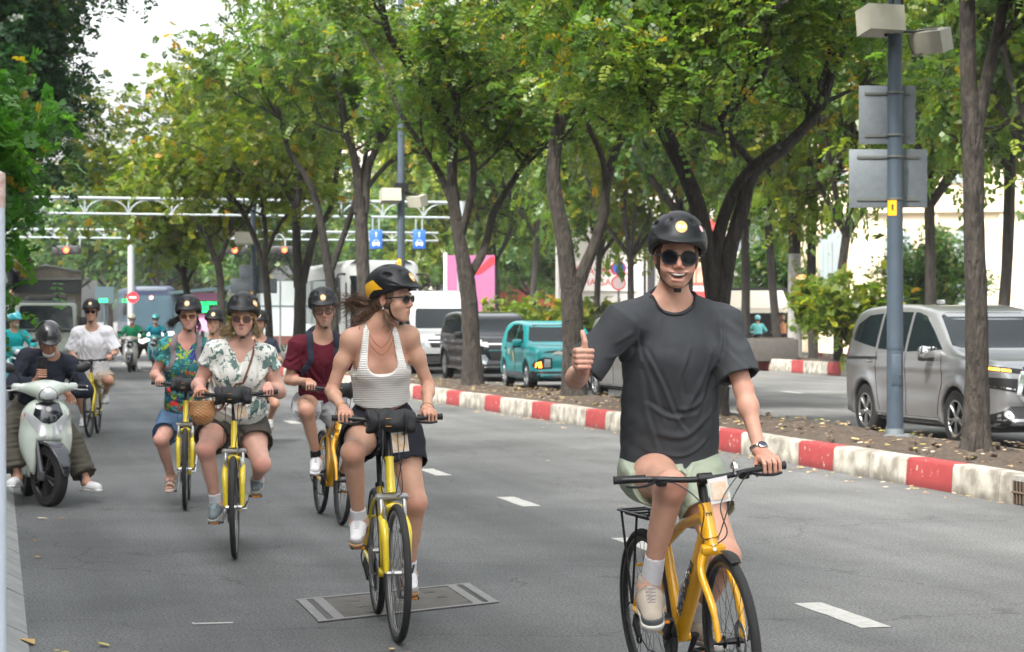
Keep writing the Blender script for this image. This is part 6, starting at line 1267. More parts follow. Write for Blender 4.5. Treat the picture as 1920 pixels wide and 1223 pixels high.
def person(label, T, spec, group='riders on yellow bicycles'):
    """spec: see calls; everything in the vehicle's frame: +Y forward, +X the person's right, Z up"""
    s = spec; h = s.get('h', .007); Hs = s.get('H', 1.75)/1.75; g = s.get('girth', 1.0); fem = s.get('fem', 0); col = s.get('skin', (.50, .28, .20))
    root = empty('person', (0, 0, 0), 0, label, 'person', group); root.matrix_world = T
    pel = Vector(s['pelvis']); ch = Vector(s['chest']); up = (ch-pel).normalized(); tw = s.get('twist', 0.0); rt = Vector((math.cos(tw), math.sin(tw), 0)); rt = (rt-up*rt.dot(up)).normalized(); fw = up.cross(rt); B = Matrix((rt, fw, up)).transposed()
    SL = (ch-pel).length; sw = s.get('sw', .175 if fem else .195)*Hs
    roll = s.get('sroll', 0.0); sh = {1: ch+rt*sw+up*(roll-.03), -1: ch-rt*sw+up*(-roll-.03)}
    for k_ in (1, -1):
        if ('shoulder', k_) in s: sh[k_] = Vector(s[('shoulder', k_)])
    hip = {k_: pel+Vector((k_*.095*Hs*max(g, 1), .02, -.03)) for k_ in (1, -1)}
    ua, fa_, th_, sk_ = .295*Hs, .265*Hs, .435*Hs, .43*Hs
    wr, el, kn, an = {}, {}, {}, {}
    for k_ in (1, -1):
        hd = s['hands'][k_]; w = Vector(hd['wrist']); el[k_], wr[k_] = ik(sh[k_], w, ua, fa_, hd.get('pole', (k_*.42, -.6, -.7)))
        ft = s['feet'][k_]; a = Vector(ft['ankle']); kn[k_], an[k_] = ik(hip[k_], a, th_, sk_, ft.get('pole', (k_*.25, 1, .3)))
    ar = s.get('arm', 1.0); lg = s.get('leg', 1.0)
    pr = [ell(pel+up*.02, (.155*g, .115*g, .12), .05, M=B), ell(pel+up*SL*.38+fw*.01*g, (.128*g, .10*g, .15), .06, M=B), ell(pel+up*SL*.72, (.148*(.5+.5*g), .108*(.5+.5*g), .18), .06, M=B),
          cone(sh[1]-rt*.03, sh[-1]+rt*.03, .050, .050, .06), cone(pel-fw*.02, ch-fw*.02-up*.05, .09, .085, .05)]
    hc = Vector(s['head']); hs = s.get('hs', 1.0)*1.03; yaw, pitch, rol = s.get('hrot', (0, 0, 0)); Mh = (Matrix.Rotation(yaw, 3, 'Z') @ Matrix.Rotation(-pitch, 3, 'X') @ Matrix.Rotation(rol, 3, 'Y'))
    def hp(x, y, z): return hc+Mh @ Vector((x*hs, y*hs, z*hs))
    nk = ch+up*.0-fw*.01
    pr += [cone(nk, hp(0, -.03, -.045), .060 if fem else .068, .052 if fem else .060, .03), ]
    for k_ in (1, -1):
        pr += [cone(nk+up*.055, sh[k_]+up*.018, .034, .035, .05), ell(sh[k_], (.049*ar, .050*ar, .056*ar), .04), cone(sh[k_], el[k_], .045*ar, .036*ar, .03), ell(sh[k_].lerp(el[k_], .42), (.042*ar,)*3, .04),
               cone(el[k_], wr[k_], .036*ar, .0245*ar**.5, .02), ell(el[k_].lerp(wr[k_], .28), (.0385*ar,)*3, .03)]
        kb = kn[k_]; sk = (kn[k_]-an[k_]); back = Vector((0, -1, 0)); back = (back-sk*(back.dot(sk)/sk.length_squared)).normalized()
        pr += [cone(hip[k_], kb, .086*lg, .057*lg, .05), ell(hip[k_].lerp(kb, .35), (.080*lg,)*3, .05), ell(kb+Vector((0, .008, .002)), (.052*lg, .05*lg, .056*lg), .03), cone(kb, an[k_], .050*lg, .033*lg**.5, .03), cone(kb.lerp(an[k_], .18)+back*.022, kb.lerp(an[k_], .5)+back*.016, .040*lg, .034*lg, .04)]
    if fem: pr += [ell(pel+up*SL*.70+rt*k_*.072+fw*.075*g, (.062*g, .05*g, .06*g), .035) for k_ in (1, -1)]
    if s.get('belly'): pr += [ell(pel+up*SL*.3+fw*.05, (.14*g, .11*g, .13), .06, M=B)]
    # head
    def he(x, y, z, rx, ry, rz_, k=.01, op='u', rot=None):
        M = Mh if rot is None else Mh @ rot; return ell(hp(x, y, z), (rx*hs, ry*hs, rz_*hs), k, op, M)
    def hcn(a, b, ra, rb, k=.01, op='u'): return cone(hp(*a), hp(*b), ra*hs, rb*hs, k, op)
    jw = .94 if fem else 1.0; hd = [he(0, -.015, .035, .076, .094, .088, .02), he(0, .028, -.018, .064, .060, .082, .02)]
    for k_ in (1, -1):
        hd += [hcn((k_*.050*jw, -.012, -.050), (k_*.020*jw, .058, -.098), .020, .017, .03), he(k_*.036, .056, -.032, .027, .024, .026, .03), he(k_*.028, .076, .024, .026, .013, .010, .015)]
    hd += [he(0, .068, -.098, .022*jw, .019, .017, .02), he(0, .060, -.070, .040, .028, .024, .02)]
    hd += [hcn((0, .083, .014), (0, .107, -.030), .0085, .0115, .012)]+[he(k_*.0125, .094, -.036, .0085, .010, .0075, .008) for k_ in (1, -1)]
    hd += [he(k_*.031, .096, .003, .018, .013, .010, .012, 's') for k_ in (1, -1)]+[he(k_*.031, .076, .003, .0125, .0125, .0125, .004) for k_ in (1, -1)]
    mouth = s.get('mouth', 'closed')
    if mouth == 'open':
        hd += [he(k_*.020, .086, -.0585, .020, .0095, .005, .006, rot=Matrix.Rotation(R(-16*k_), 3, 'Y')) for k_ in (1, -1)]+[he(0, .085, -.0885, .025, .0095, .0062, .006), he(0, .097, -.0722, .030, .025, .0118, .004, 's'), he(k_*.022, .094, -.066, .010, .017, .006, .004, 's') if 0 else None]
        for k_ in (1, -1): hd += [he(k_*.026, .088, -.0655, .012, .024, .0060, .004, 's', Matrix.Rotation(R(-28*k_), 3, 'Y'))]
        for k_ in (1, -1): hd += [he(k_*.042, .066, -.048, .018, .016, .016, .02)]
    else:
        hd += [he(0, .091, -.0605, .020, .0085, .0048, .006), he(0, .089, -.0715, .016, .009, .0058, .006)]; 
        if mouth == 'part': hd += [he(0, .099, -.066, .015, .010, .0028, .003, 's')]
    for k_ in (1, -1): hd += [he(k_*.079, -.016, -.006, .0085, .019, .031, .006, rot=Matrix.Rotation(R(14*k_), 3, 'Z')), he(k_*.086, -.010, -.004, .006, .010, .018, .004, 's')]
    pr += [q for q in hd if q]
    # hands
    def fing(pts, r, k=.004):
        out = []
        for a, b in zip(pts[:-1], pts[1:]): out.append(cone(a, b, r, r*.94, k)); r *= .94
        return out
    hr = s.get('hand', 1.0)*(.92 if fem else 1.0)
    for k_ in (1, -1):
        hdn = s['hands'][k_]; ty = hdn['type']; w = wr[k_]
        if ty == 'grip':
            c = Vector(hdn['grip']); ax = Vector(hdn['axis']).normalized(); ax = ax if ax.x*k_ > 0 else -ax   # pointing outwards
            upv = Vector((0, 0, 1)); fwv = Vector((0, 1, 0)); fwv = (fwv-ax*fwv.dot(ax)).normalized(); upv = ax.cross(fwv)*1.0; upv = upv if upv.z > 0 else -upv
            def rp(o, a, rad): return c+ax*o+fwv*math.cos(R(a))*rad+upv*math.sin(R(a))*rad
            kc = [rp(o, 78, .036*hr) for o in (-.032*hr, -.011*hr, .010*hr, .030*hr)]; rs = [.0092, .0094, .009, .008]
            palm_c = c+fwv*(-.012)+upv*.033*hr
            pr += [cone(w, palm_c-fwv*.01, .026*hr, .027*hr, .02, n=ax, s=1.25), cone(palm_c-ax*.024*hr-fwv*.02, palm_c+ax*.024*hr-fwv*.02, .0165*hr, .016*hr, .015), cone(kc[0]-upv*.004, kc[3]-upv*.004, .0125*hr, .0115*hr, .012)]
            for kk, o, r in zip(kc, (-.034*hr, -.0115*hr, .0115*hr, .033*hr), rs):
                L_ = {.0092: 1, .0094: 1.05, .009: 1, .008: .9}[r]
                pr += fing([kk, rp(o, 30, .031*hr*L_), rp(o, -38, .0285*hr), rp(o, -100, .0265*hr)], r*hr, .0035)
            pr += fing([palm_c-ax*.035*hr-fwv*.03, c-ax*.05*hr-fwv*.026-upv*.004, c-ax*.058*hr+fwv*.004-upv*.026], .0105*hr, .008)
        elif ty == 'thumb':
            c = Vector(hdn['at']); o = lambda x, y, z: c+Vector((x, y, z))*hr
            pr += [rbox(c+Vector((.004, .0, .0)), (.036*hr, .024*hr, .042*hr), .02, .015), cone(w, c+Vector((.0, -.02, -.01)), .027*hr, .03*hr, .02)]
            for i, (z, r, xe) in enumerate(((.031, .0112, -.034), (.0105, .0116, -.031), (-.0105, .011, -.027), (-.030, .0098, -.020))):
                pr += fing([o(.030, .012, z), o(.029, .034, z-.002), o(.0, .043, z-.003), o(xe+.004, .036, z-.004), o(xe, .012, z-.003)], r*hr, .002)
            pr += [cone(o(-.006, .006, .03), o(-.008, .016, .062), .0145*hr, .0118*hr, .008), cone(o(-.008, .016, .062), o(-.005, .008, .088), .0116*hr, .0108*hr, .003), cone(o(-.005, .008, .088), o(-.004, .0, .102), .0108*hr, .0085*hr, .002)]
        elif ty == 'phone':
            c = Vector(hdn['at']); pr += [rbox(c, (.02, .03, .042), .018, .012), cone(w, c+Vector((0, -.01, -.02)), .027, .026, .02)]
            for i in range(4): pr += fing([c+Vector((k_*.02, .02, .03-i*.021)), c+Vector((k_*.01, .045, .03-i*.021)), c+Vector((-k_*.03, .05, .028-i*.02)), c+Vector((-k_*.055, .035, .028-i*.02))], .0095, .003)
            pr += fing([c+Vector((k_*.0, -.015, .03)), c+Vector((-k_*.02, -.02, .06)), c+Vector((-k_*.045, -.015, .075))], .0105, .004)
        elif ty == 'rest':
            c = Vector(hdn.get('at', w+Vector((0, .06, -.03)))); pr += [cone(w, c, .026*hr, .03*hr, .02, n=(1, 0, 0), s=1.2)]
            for i in range(4): x = (-.027+.018*i)*hr; pr += fing([c+Vector((x, .01, 0)), c+Vector((x*1.15, .035, -.01)), c+Vector((x*1.2, .055, -.03)), c+Vector((x*1.2, .06, -.048))], .0088*hr, .003)
            pr += fing([c+Vector((-k_*.03, -.01, 0)), c+Vector((-k_*.048, .01, -.012)), c+Vector((-k_*.05, .03, -.025))], .010*hr, .006)
    # feet
    for k_ in (1, -1):
        ft = s['feet'][k_]; a = an[k_]; d = Vector(ft.get('dir', (k_*.1, 1, -.25))).normalized(); ft['d'] = d; sd_ = d.cross(Vector((0, 0, 1))).normalized(); u_ = sd_.cross(d); ft['u'] = u_; ft['s'] = sd_; 
        heel = a-u_*.055*Hs-d*.035*Hs; ball = a-u_*.066*Hs+d*.12*Hs; pr += [cone(a, heel, .033, .028, .02), cone(a-u_*.02, ball, .034, .022, .03, n=sd_, s=1.5)]
        if ft.get('type') == 'sandal':
            for i in range(5): q = ball+sd_*(-.03+.0145*i)*(-k_); pr += [cone(q, q+d*(.042-.005*i), .0095, .0085 if i else .011, .004)]
    body = Sdf(pr)
    lo, hi = body.bounds(); lo = np.maximum(lo, [-9, -9, -.005]) if not s.get('zcut') else lo
    me = body.mesh('body', h, lo, hi)
    # complexion
    Vv = mco(me); C = np.tile(np.array(col, np.float32), (len(Vv), 1)); red = np.array(s.get('red', (col[0]*1.02, col[1]*.70, col[2]*.68)), np.float32)
    def blot(c, r, colr, a):
        nonlocal C
        w_ = a*np.exp(-(np.linalg.norm((Vv-_v(c))/np.array(r, np.float32), axis=1)**2))[:, None]; C = C*(1-w_)+np.array(colr, np.float32)*w_
    for k_ in (1, -1): blot(hp(k_*.040, .068, -.032), (.022*hs,)*3, red, .6); blot(hp(k_*.08, -.012, -.01), (.03,)*3, red, .7); blot(kn[k_]+Vector((0, .05, 0)), (.05,)*3, red, .55); blot(wr[k_]+Vector((0, .07, -.02)), (.06,)*3, red, .55); blot(el[k_], (.06,)*3, red, .3)
    blot(hp(0, .108, -.030), (.018,)*3, red, .7); lip = s.get('lip', (.42, .15, .13)) 
    if mouth == 'open':
        for k_ in (1, -1): blot(hp(k_*.016, .096, -.0585), (.014, .014, .004), lip, .7); blot(hp(k_*.046, .07, -.055), (.006, .02, .016), (col[0]*.62, col[1]*.5, col[2]*.5), .45)
        blot(hp(0, .094, -.0895), (.023, .016, .0058), lip, .9); blot(hp(0, .077, -.075), (.028, .013, .009), (.05, .010, .01), 1.0)
    else: blot(hp(0, .098, -.0605), (.017, .014, .0045), lip, .8); blot(hp(0, .096, -.071), (.014, .014, .005), lip, .9); blot(hp(0, .096, -.0658), (.016, .012, .0016), (.12, .03, .03), .9)
    for k_ in (1, -1):
        blot(hp(k_*.031, .084, .027), (.020, .016, .0045), s.get('brow', (.08, .045, .03)), .75)
        blot(hp(k_*.031, .088, .003), (.0085, .01, .0045), (.02, .012, .01), .9)
    if s.get('stubble'):
        blot(hp(0, .06, -.085), (.055, .05, .030), s['stubble'], .38); blot(hp(0, .098, -.050), (.026, .02, .006), s['stubble'], .3)
    if s.get('flush'): blot(ch+fw*.10-up*.02, (.10, .12, .10), red, .6)
    setcol(me, C); bo = link('body', me, skinmat(col), root)
    if mouth == 'open':
        b = MB(); pts = [hp(.027*math.sin(a), .0885+.009*math.cos(a)-.009, -.0668+.0048*abs(math.sin(a))**2) for a in np.linspace(-1.3, 1.3, 15)]; b.tube(pts, [.0018]+[.0038]*13+[.0018], 8); b.build('teeth', mat('teeth', (.75, .73, .68), .3), root)
    hs_ = Sdf([q for q in hd if q]+[cone(nk, hp(0, -.03, -.045), .062, .058, .03)])
    # clothes
    def link_cut(nm, S_, hh, m, lo_=None, hi_=None): return link(nm, S_.mesh(nm, hh, lo_, hi_), m, root)
    hc_ = s.get('hcl', h*1.05); gar = {}
    top = s.get('top')
    if top:
        e = top.get('ease', .018); hem = top.get('hem', .0); tp = []
        w0 = top.get('w0', .140*g+e*1.15); d0 = .108*g+e*.9; w1 = top.get('w1', .150*(.5+.5*g)+e*.9); d1 = .104*(.5+.5*g)+e*.8
        tp += [cone(pel-up*.16+fw*e*.5, pel+up*SL*.72+fw*.012, d0, d1, .05, n=rt, s=(w0/d0+w1/d1)/2), ell(pel+up*SL*.72, (.148*(.5+.5*g)+e*.8, .110*(.5+.5*g)+e*.8, .19), .06, M=B),
               cone(sh[1]-rt*.03, sh[-1]+rt*.03, .050+e*.22, .050+e*.22, .06)]
        if fem: tp += [ell(pel+up*SL*.70+rt*k_*.070+fw*.075*g, (.068*g+e*.3, .054*g+e*.3, .068*g), .05) for k_ in (1, -1)]
        if s.get('belly'): tp += [ell(pel+up*SL*.3+fw*.05, (.15*g+e, .115*g+e, .15), .06, M=B)]
        for k_ in (1, -1): tp += [cone(nk+up*.050, sh[k_]+up*.014, .037+e*.3, .042+e*.35, .05)]
        tp += [plane(-up, -(pel+up*hem).dot(up), .004)] if top.get('flat_hem', True) else []
        if top.get('tail'): tp += []
        sl = top.get('sleeve', .6); sr = top.get('sr', (.066, .070))
        for k_ in (1, -1):
            a = sh[k_]; bq = sh[k_].lerp(el[k_], min(sl, 1)); tp += [ell(sh[k_], (.050*ar+e*.30,)*3, .05)]
            if sl <= 1: tp += [cone(a, bq, sr[0]*ar*.78+e*.22, sr[1]*ar*.92+e*.25, .06, cap=True), cone(sh[k_].lerp(el[k_], sl-.12), sh[k_].lerp(el[k_], sl+.2), .046*ar+.006+e*.35, .046*ar+.010+e*.45, .003, 's', cap=True)]
            else:
                wq = el[k_].lerp(wr[k_], sl-1); tp += [cone(a, el[k_], sr[0]*ar+e*.3, .052*ar+e*.5, .04), cone(el[k_], wq, .052*ar+e*.5, .038*ar+e*.3, .03, cap=True)]
        cr_ = top.get('crease', 1.0); tp += [fold(top.get('fold', .006)*.30, top.get('seed', 3), top.get('ff', 1.0))]
        if not top.get('outline'): tp += [creases(top_lines(SL, g), .0075*cr_, .0125, pel, rt, up, top.get('seed', 3))]
        nr = top.get('neck', (.078, .085)); nd = top.get('vdepth', 0)
        no_ = [ell(nk+up*.058+fw*.012, (nr[0]+.020, nr[0]+.032, .078), .004, 's', B), cone(nk+up*.06, nk+up*.25+fw*.05, nr[0], nr[1]+.03, .004, 's')]; tin = Sdf(list(tp)); tp += no_
        if nd: tp += [cone(nk+up*.03+fw*.11, nk-up*nd+fw*.16, nr[0]*.85, .012, .01, 's'), ]
        if top.get('outline'): tp += [polyP(top['outline'], pel, rt, up)]
        if top.get('outline_back'):
            f = polysdf(top['outline_back']); 
        S_ = Sdf(tp); gar['top'] = S_; to = link_cut(top.get('name', 'tshirt'), S_, hc_, top['mat']); 
        if top.get('rib'):
            p = np.array([tuple(nk+up*(.045-.05*math.sin(a))+rt*math.cos(a)*(nr[0]+.01)+fw*(math.sin(a)*(nr[0]+.02))) for a in np.linspace(0, 6.283, 33)], np.float32); E_ = Sdf([P(no_[0].fn, no_[0].lo, no_[0].hi, 'u', 0)])
            for _ in range(10): p, _g = hug(E_, p, .003, 1); p, _g = hug(tin, p, .000, 1); b = MB(); b.tube([Vector(q) for q in p[:-1]], .0075, 6, close=True); b.build('neck_rib', top['mat'], to)
    bt = s.get('bottom')
    if bt:
        e = bt.get('ease', .016); ln = bt.get('len', .6); tp = [ell(pel+up*.01, (.158*g+e, .118*g+e, .135), .05, M=B), ell(pel+up*.08, (.14*g+e*.6, .11*g+e*.6, .10), .05, M=B)]
        if s.get('belly'): tp += [ell(pel+up*SL*.22+fw*.045, (.14*g+e, .11*g+e, .10), .06, M=B)]
        for k_ in (1, -1):
            kb = kn[k_]; q = hip[k_].lerp(kb, min(ln, 1))
            if ln <= 1: tp += [cone(hip[k_], q, .094*lg+e*.8, bt.get('r', .085)*lg+e, .05, cap=True), ell(hip[k_].lerp(kb, .12), (.092*lg+e,)*3, .05)]; tp += [cone(hip[k_].lerp(kb, ln-.09), hip[k_].lerp(kb, ln+.2), bt.get('r', .085)*lg+e-.010, bt.get('r', .085)*lg+e+.004, .003, 's', cap=True)]
            else: q2 = kb.lerp(an[k_], ln-1); tp += [cone(hip[k_], kb, .094*lg+e, .075*lg+e, .05), cone(kb, q2, .075*lg+e, bt.get('cuff', .07)*lg+e*.6, .03, cap=True)]
        tp += [fold(bt.get('fold', .006)*.45, bt.get('seed', 5), .8, (.6, .6, 1.6)), creases([[(0, .0), (.06*q_, .04), (.13*q_, .07)] for q_ in (1, -1)]+[[(.02*q_, -.03), (.09*q_, .0), (.16*q_, .01)] for q_ in (1, -1)]+[[(.05*q_, .02), (.10*q_, -.05), (.13*q_, -.12)] for q_ in (1, -1)], .006, .012, pel, rt, up, 4), plane(up, (pel+up*bt.get('waist', .12)).dot(up), .004)]
        S_ = Sdf(tp); gar['bottom'] = S_; link_cut(bt.get('name', 'shorts'), S_, hc_, bt['mat'])
    # footwear
    for k_ in (1, -1):
        ft = s['feet'][k_]; a = an[k_]; d, u_, q = ft['d'], ft['u'], ft['s']; so = s.get('sock'); 
        if so:
            S_ = Sdf([cone(a-u_*.055-d*.004, a+(kn[k_]-a).normalized()*so[1], .042*lg**.5, (.040 if so[1] > .05 else .037)*lg**.5, .01, cap=True), fold(.0012, 3, 3)]); link_cut('sock', S_, max(h, .005), so[0])
        sh_ = s.get('shoe')
        if not sh_: continue
        L_ = Hs*(1.0 if not fem else .93)*sh_.get('L', 1); o = a-u_*.075*L_; hs2 = max(h*.8, .0045)
        if sh_['type'] == 'sandal':
            S_ = Sdf([cone(o-d*.05-u_*.012, o+d*.17-u_*.012, .03, .036, .02, n=q, s=1.15), plane(u_, (o-u_*.003).dot(u_), .003), plane(-u_, -(o-u_*.026).dot(u_), .003)]); so_ = link_cut('sandal', S_, .006, sh_['mat'])
            for dd in (.135, .075): 
                b = MB(); b.tube([o+d*dd+q*.048*math.cos(t_)+u_*(.045*math.sin(t_)-.005+(.012 if dd < .1 else 0)) for t_ in np.linspace(0, math.pi, 9)], .014, 6, flat=.35, up=u_); b.build('sandal_strap', sh_['mat'], so_)
            b = MB(); b.tube([a-u_*.01-d*.04+q*.0, a-u_*.01+q*.036, a-u_*.01+d*.035, a-u_*.01-q*.036], .007, 6, close=True); b.build('ankle_strap', sh_['mat'], so_); continue
        up_ = [cone(o-d*.040*L_+u_*.030, o+d*.05*L_+u_*.034, .037*L_, .040*L_, .03), cone(o+d*.04*L_+u_*.028, o+d*.150*L_+u_*.018, .040*L_, .031*L_, .03, n=q, s=1.18), cone(o-d*.035*L_+u_*.03, a+u_*.0-d*.008, .036*L_, .041*L_, .02), cone(o+d*.02*L_+u_*.05, o+d*.10*L_+u_*.036, .030*L_, .022*L_, .03)]
        if sh_['type'] == 'clog': up_ = [cone(o-d*.02+u_*.02, o+d*.13+u_*.018, .036, .040, .03, n=q, s=1.2), cone(o+d*.05+u_*.035, o+d*.10+u_*.03, .035, .03, .03)]
        else: up_ += [cone(a+u_*.012-d*.008, a+u_*.12, .033, .04, .004, 's')]
        up_ += [plane(-u_, -(o-u_*.000).dot(u_), .004)]
        S_ = Sdf(up_); shoe = link_cut('shoe', S_, hs2, sh_['mat'])
        S2 = Sdf([cone(o-d*.044*L_+u_*.0, o+d*.05*L_+u_*.0, .041*L_, .038*L_, .03), cone(o+d*.04*L_+u_*.0, o+d*.155*L_+u_*.0, .041*L_, .036*L_, .03, n=q, s=1.15), plane(u_, (o+u_*.006).dot(u_), .003), plane(-u_, -(o-u_*.020).dot(u_), .003)]); link('sole', S2.mesh('sole', hs2), sh_.get('sole', sh_['mat']), shoe)
        if sh_.get('toe'):
            S3 = Sdf([P(up_[0].fn, up_[0].lo, up_[0].hi, 'u', .03)]+[P(z_.fn, z_.lo, z_.hi, z_.op, z_.k) for z_ in up_[1:2]]+[P(lambda p: np.full(p.shape[:-1], -.0022, np.float32), (-9,)*3, (9,)*3, 'a', 0), plane(-d, -(o+d*.125*L_).dot(d), .003), plane(-u_, -(o+u_*.004).dot(u_), .003), plane(u_, (o+u_*.034).dot(u_), .003)]); link('toe_cap', S3.mesh('toe_cap', hs2), sh_['toe'], shoe)
        if sh_['type'] != 'clog' and s.get('h', .007) < .009:
            b = MB()
            for i in range(5):
                c0 = o+d*(.045+.017*i)*L_; e0, _ = hug(S_, [c0+q*.019*j+u_*.08 for j in (-1, -.4, .4, 1)], .002); b.tube([Vector(z_) for z_ in e0], .0022, 5)
                if i < 4: e0, _ = hug(S_, [c0-q*.019+u_*.08, c0+u_*.08+d*.008, c0+d*.017*L_+q*.019+u_*.08], .003); b.tube([Vector(z_) for z_ in e0], .002, 5)
            for j in (-1, 1): e0, _ = hug(S_, dens([o+d*.035+u_*.08, o+d*.045+q*.03*j+u_*.07, o+d*.03+q*.05*j+u_*.05, o+d*.05+q*.035*j+u_*.05], 3), .006); b.tube([Vector(z_) for z_ in e0], .0018, 5)
            b.build('laces', sh_.get('lace', cloth('lace grey', (.4, .4, .4))), shoe)
        if sh_.get('stripes'):
            for i in range(3):
                for j in (1, -1): e0 = [o+d*(.045+.016*i)+q*.06*j+u_*.012, o+d*(.038+.016*i)+q*.06*j+u_*.03, o+d*(.03+.016*i)+q*.045*j+u_*.045]; ribbon(S_, e0, .0065, .001, .001, 'stripe', sh_['stripes'], shoe, 3)
    # helmet
    hl = s.get('helmet')
    if hl:
        hh = hl.get('h', max(.005, h*.8)); tilt = hl.get('tilt', 0)
        hm = hl.get('mat', mat('helmet matt black', (.009, .010, .012), .42, spec=.32))
        dz = .008; pp = [he(0, -.012, .048+dz, .116, .142, .126, .02)]
        if hl.get('visor', True): pp += [he(0, .098, .062+dz, .086, .062, .011, .03, rot=Matrix.Rotation(R(-12), 3, 'X'))]
        n_ = Mh @ Vector((0, -.16, 1)).normalized()
        back = hl.get('back', .012); zc = hp(0, 0, .040); 
        pp += [P(lambda p: _rim(p, hc, Mh, hs, hl.get('cut', 0)), (-9,)*3, (9,)*3, 'i', .008)]
        pp += [he(0, -.012, .030, .092, .116, .104, .004, 's')]
        for k_ in (1, -1):
            if hl.get('vents', True): pp += [he(k_*.048, .082, .142, .020, .022, .011, .004, 's', Matrix.Rotation(R(-38), 3, 'X') @ Matrix.Rotation(R(24*k_), 3, 'Y')), he(k_*.05, -.02, .178, .012, .05, .014, .004, 's'), he(k_*.092, .02, .125, .014, .035, .010, .004, 's', Matrix.Rotation(R(45*k_), 3, 'Y'))]
        S_ = Sdf(pp); ho = link('helmet', S_.mesh('helmet', hh), hm, root)
        Sd = Sdf(pp[:1]) 
        if hl.get('sticker', True):
            for (sx, sz, sr_, m_, nm) in hl.get('stickers', [(.0, .112, .023, mat('sticker orange', (.72, .38, .08), .4), 'sticker')]):
                U_ = Mh @ Vector((1, 0, 0)); W_ = Mh @ Vector((0, 0, 1)); D_ = Mh @ Vector((0, -1, 0)); O_ = hp(0, .35, 0)
                if abs(sx) > .06: a_ = math.copysign(R(52), sx); U_ = Mh @ Vector((math.cos(a_), -math.sin(a_), 0)); D_ = -(Mh @ Vector((math.sin(a_), math.cos(a_), 0))); O_ = hp(0, 0, 0)-D_*.35; cx_ = 0
                else: cx_ = sx
                st_ = decal(S_, [(cx_+sr_*math.cos(a), sz*hs+sr_*math.sin(a)) for a in np.linspace(0, 6.283, 19)[:-1]], O_, U_, W_, D_, .0012, .012, nm, m_, ho)
                if sr_ > .016:
                    for kx in (-.42, .42): decal(S_, [(cx_+kx*sr_+sr_*.30*math.cos(a), sz*hs+sr_*.42*math.sin(a)) for a in np.linspace(0, 6.283, 11)[:-1]], O_, U_, W_, D_, .0022, .01, 'sticker_mark', mat('sticker pale', (.78, .74, .66), .5), st_)
        if hl.get('yellow'):
            for k_ in (1, -1):
                decal(S_, [(k_*x_*hs, z_*hs) for x_, z_ in [(.005, .05), (-.06, .098), (-.125, .075), (-.128, .03), (-.11, -.01), (-.085, .02), (-.05, .045)]][::-k_], hp(k_*.35, -.0, 0), Mh @ Vector((0, k_, 0)), Mh @ Vector((0, 0, 1)), Mh @ Vector((-k_, 0, 0)), .002, .015, 'yellow_panel', mat('helmet yellow', (.72, .38, .01), .4), ho)
        if hl.get('strap', True):
            for k_ in (1, -1): ribbon(hs_, [hp(k_*.085, .03, .045), hp(k_*.084, .022, .0), hp(k_*.078, .018, -.045), hp(k_*.055, .026, -.088), hp(k_*.028, .040, -.112), hp(0, .046, -.120)], .0135, .0016, .003, 'chin_strap', BLACK, ho, 5); ribbon(hs_, [hp(k_*.082, -.06, .02), hp(k_*.08, -.035, -.02), hp(k_*.076, .010, -.05)], .010, .0015, .003, 'chin_strap', BLACK, ho, 4)
            b = MB(); b.box(hp(k_*.006, .046, -.126), (.016, .008, .010), Mh, .004); b.build('buckle', BLACK, ho)
    # hair
    hr_ = s.get('hair')
    if hr_:
        S_ = Sdf([he(0, -.022, .035, .083, .098, .094, .02)]+[he(k_*.066, -.02, -.005, .018, .045, .045, .02) for k_ in (1, -1)]+[he(0, -.075, -.03, .06, .04, .05, .03), he(0, .045, .01, .066, .07, .085, .006, 's'), P(fold(.003, 9, 2.5).fn, (-9,)*3, (9,)*3, 'a', 0)]+[he(k_*.085, -.016, -.008, .02, .022, .036, .003, 's') for k_ in (1, -1)])
        ho_ = link('hair', S_.mesh('hair', max(h, .006)), hr_['mat'], root)
        if hr_.get('locks'):
            rg = random.Random(hr_.get('seed', 2))
            for (p0, p1, p2, p3, n_, sp_) in hr_['locks']:
                b = MB()
                for _ in range(int(n_*1.7)):
                    j = lambda z_: Vector((rg.gauss(0, sp_*z_), rg.gauss(0, sp_*z_), rg.gauss(0, sp_*z_)))
                    D = dens([hp(*p0)+j(.5), hp(*p1)+j(.8), hp(*p2)+j(1.3), hp(*p3)+j(2.0)], 4); r_ = rg.uniform(.0012, .0042); b.tube(D, [r_*(1-.8*(i/len(D))**2) for i in range(len(D))], 5, flat=.6)
                b.build('hair_lock', hr_['mat'], ho_)
    # glasses
    gl = s.get('glasses')
    if gl:
        b = MB(); yb = .1045 if gl.get('big') else .103; fr = []; rx, rz_ = gl.get('r', (.0245, .021)); zc_ = gl.get('z', .002); sq = gl.get('sq', 2.4)
        go = None
        lm = gl['lens']; bl = MB()
        for k_ in (1, -1):
            pts = []
            for a in np.linspace(0, 6.283, 21)[:-1]:
                ca, sa = math.cos(a), math.sin(a); x_ = math.copysign(abs(ca)**(2/sq), ca)*rx; z_ = math.copysign(abs(sa)**(2/sq), sa)*rz_; xx = k_*gl.get('dx', .034)+x_; pts.append(hp(xx, yb-.9*xx*xx*3.2-abs(xx)*.03, zc_+z_))
            fr.append(pts); c_ = sum(pts, Vector())/len(pts)+Mh @ Vector((0, .0015, 0)); n0 = len(bl.v); bl.add(pts+[c_], [(i, (i+1) % 20, 20) for i in range(20)])
        for pts in fr: b.tube(pts, gl.get('fr', .0024), 6, close=True)
        b.tube([hp(-.012, yb-.002, zc_+.006), hp(0, yb+.002, zc_+.010), hp(.012, yb-.002, zc_+.006)], .0022, 6)
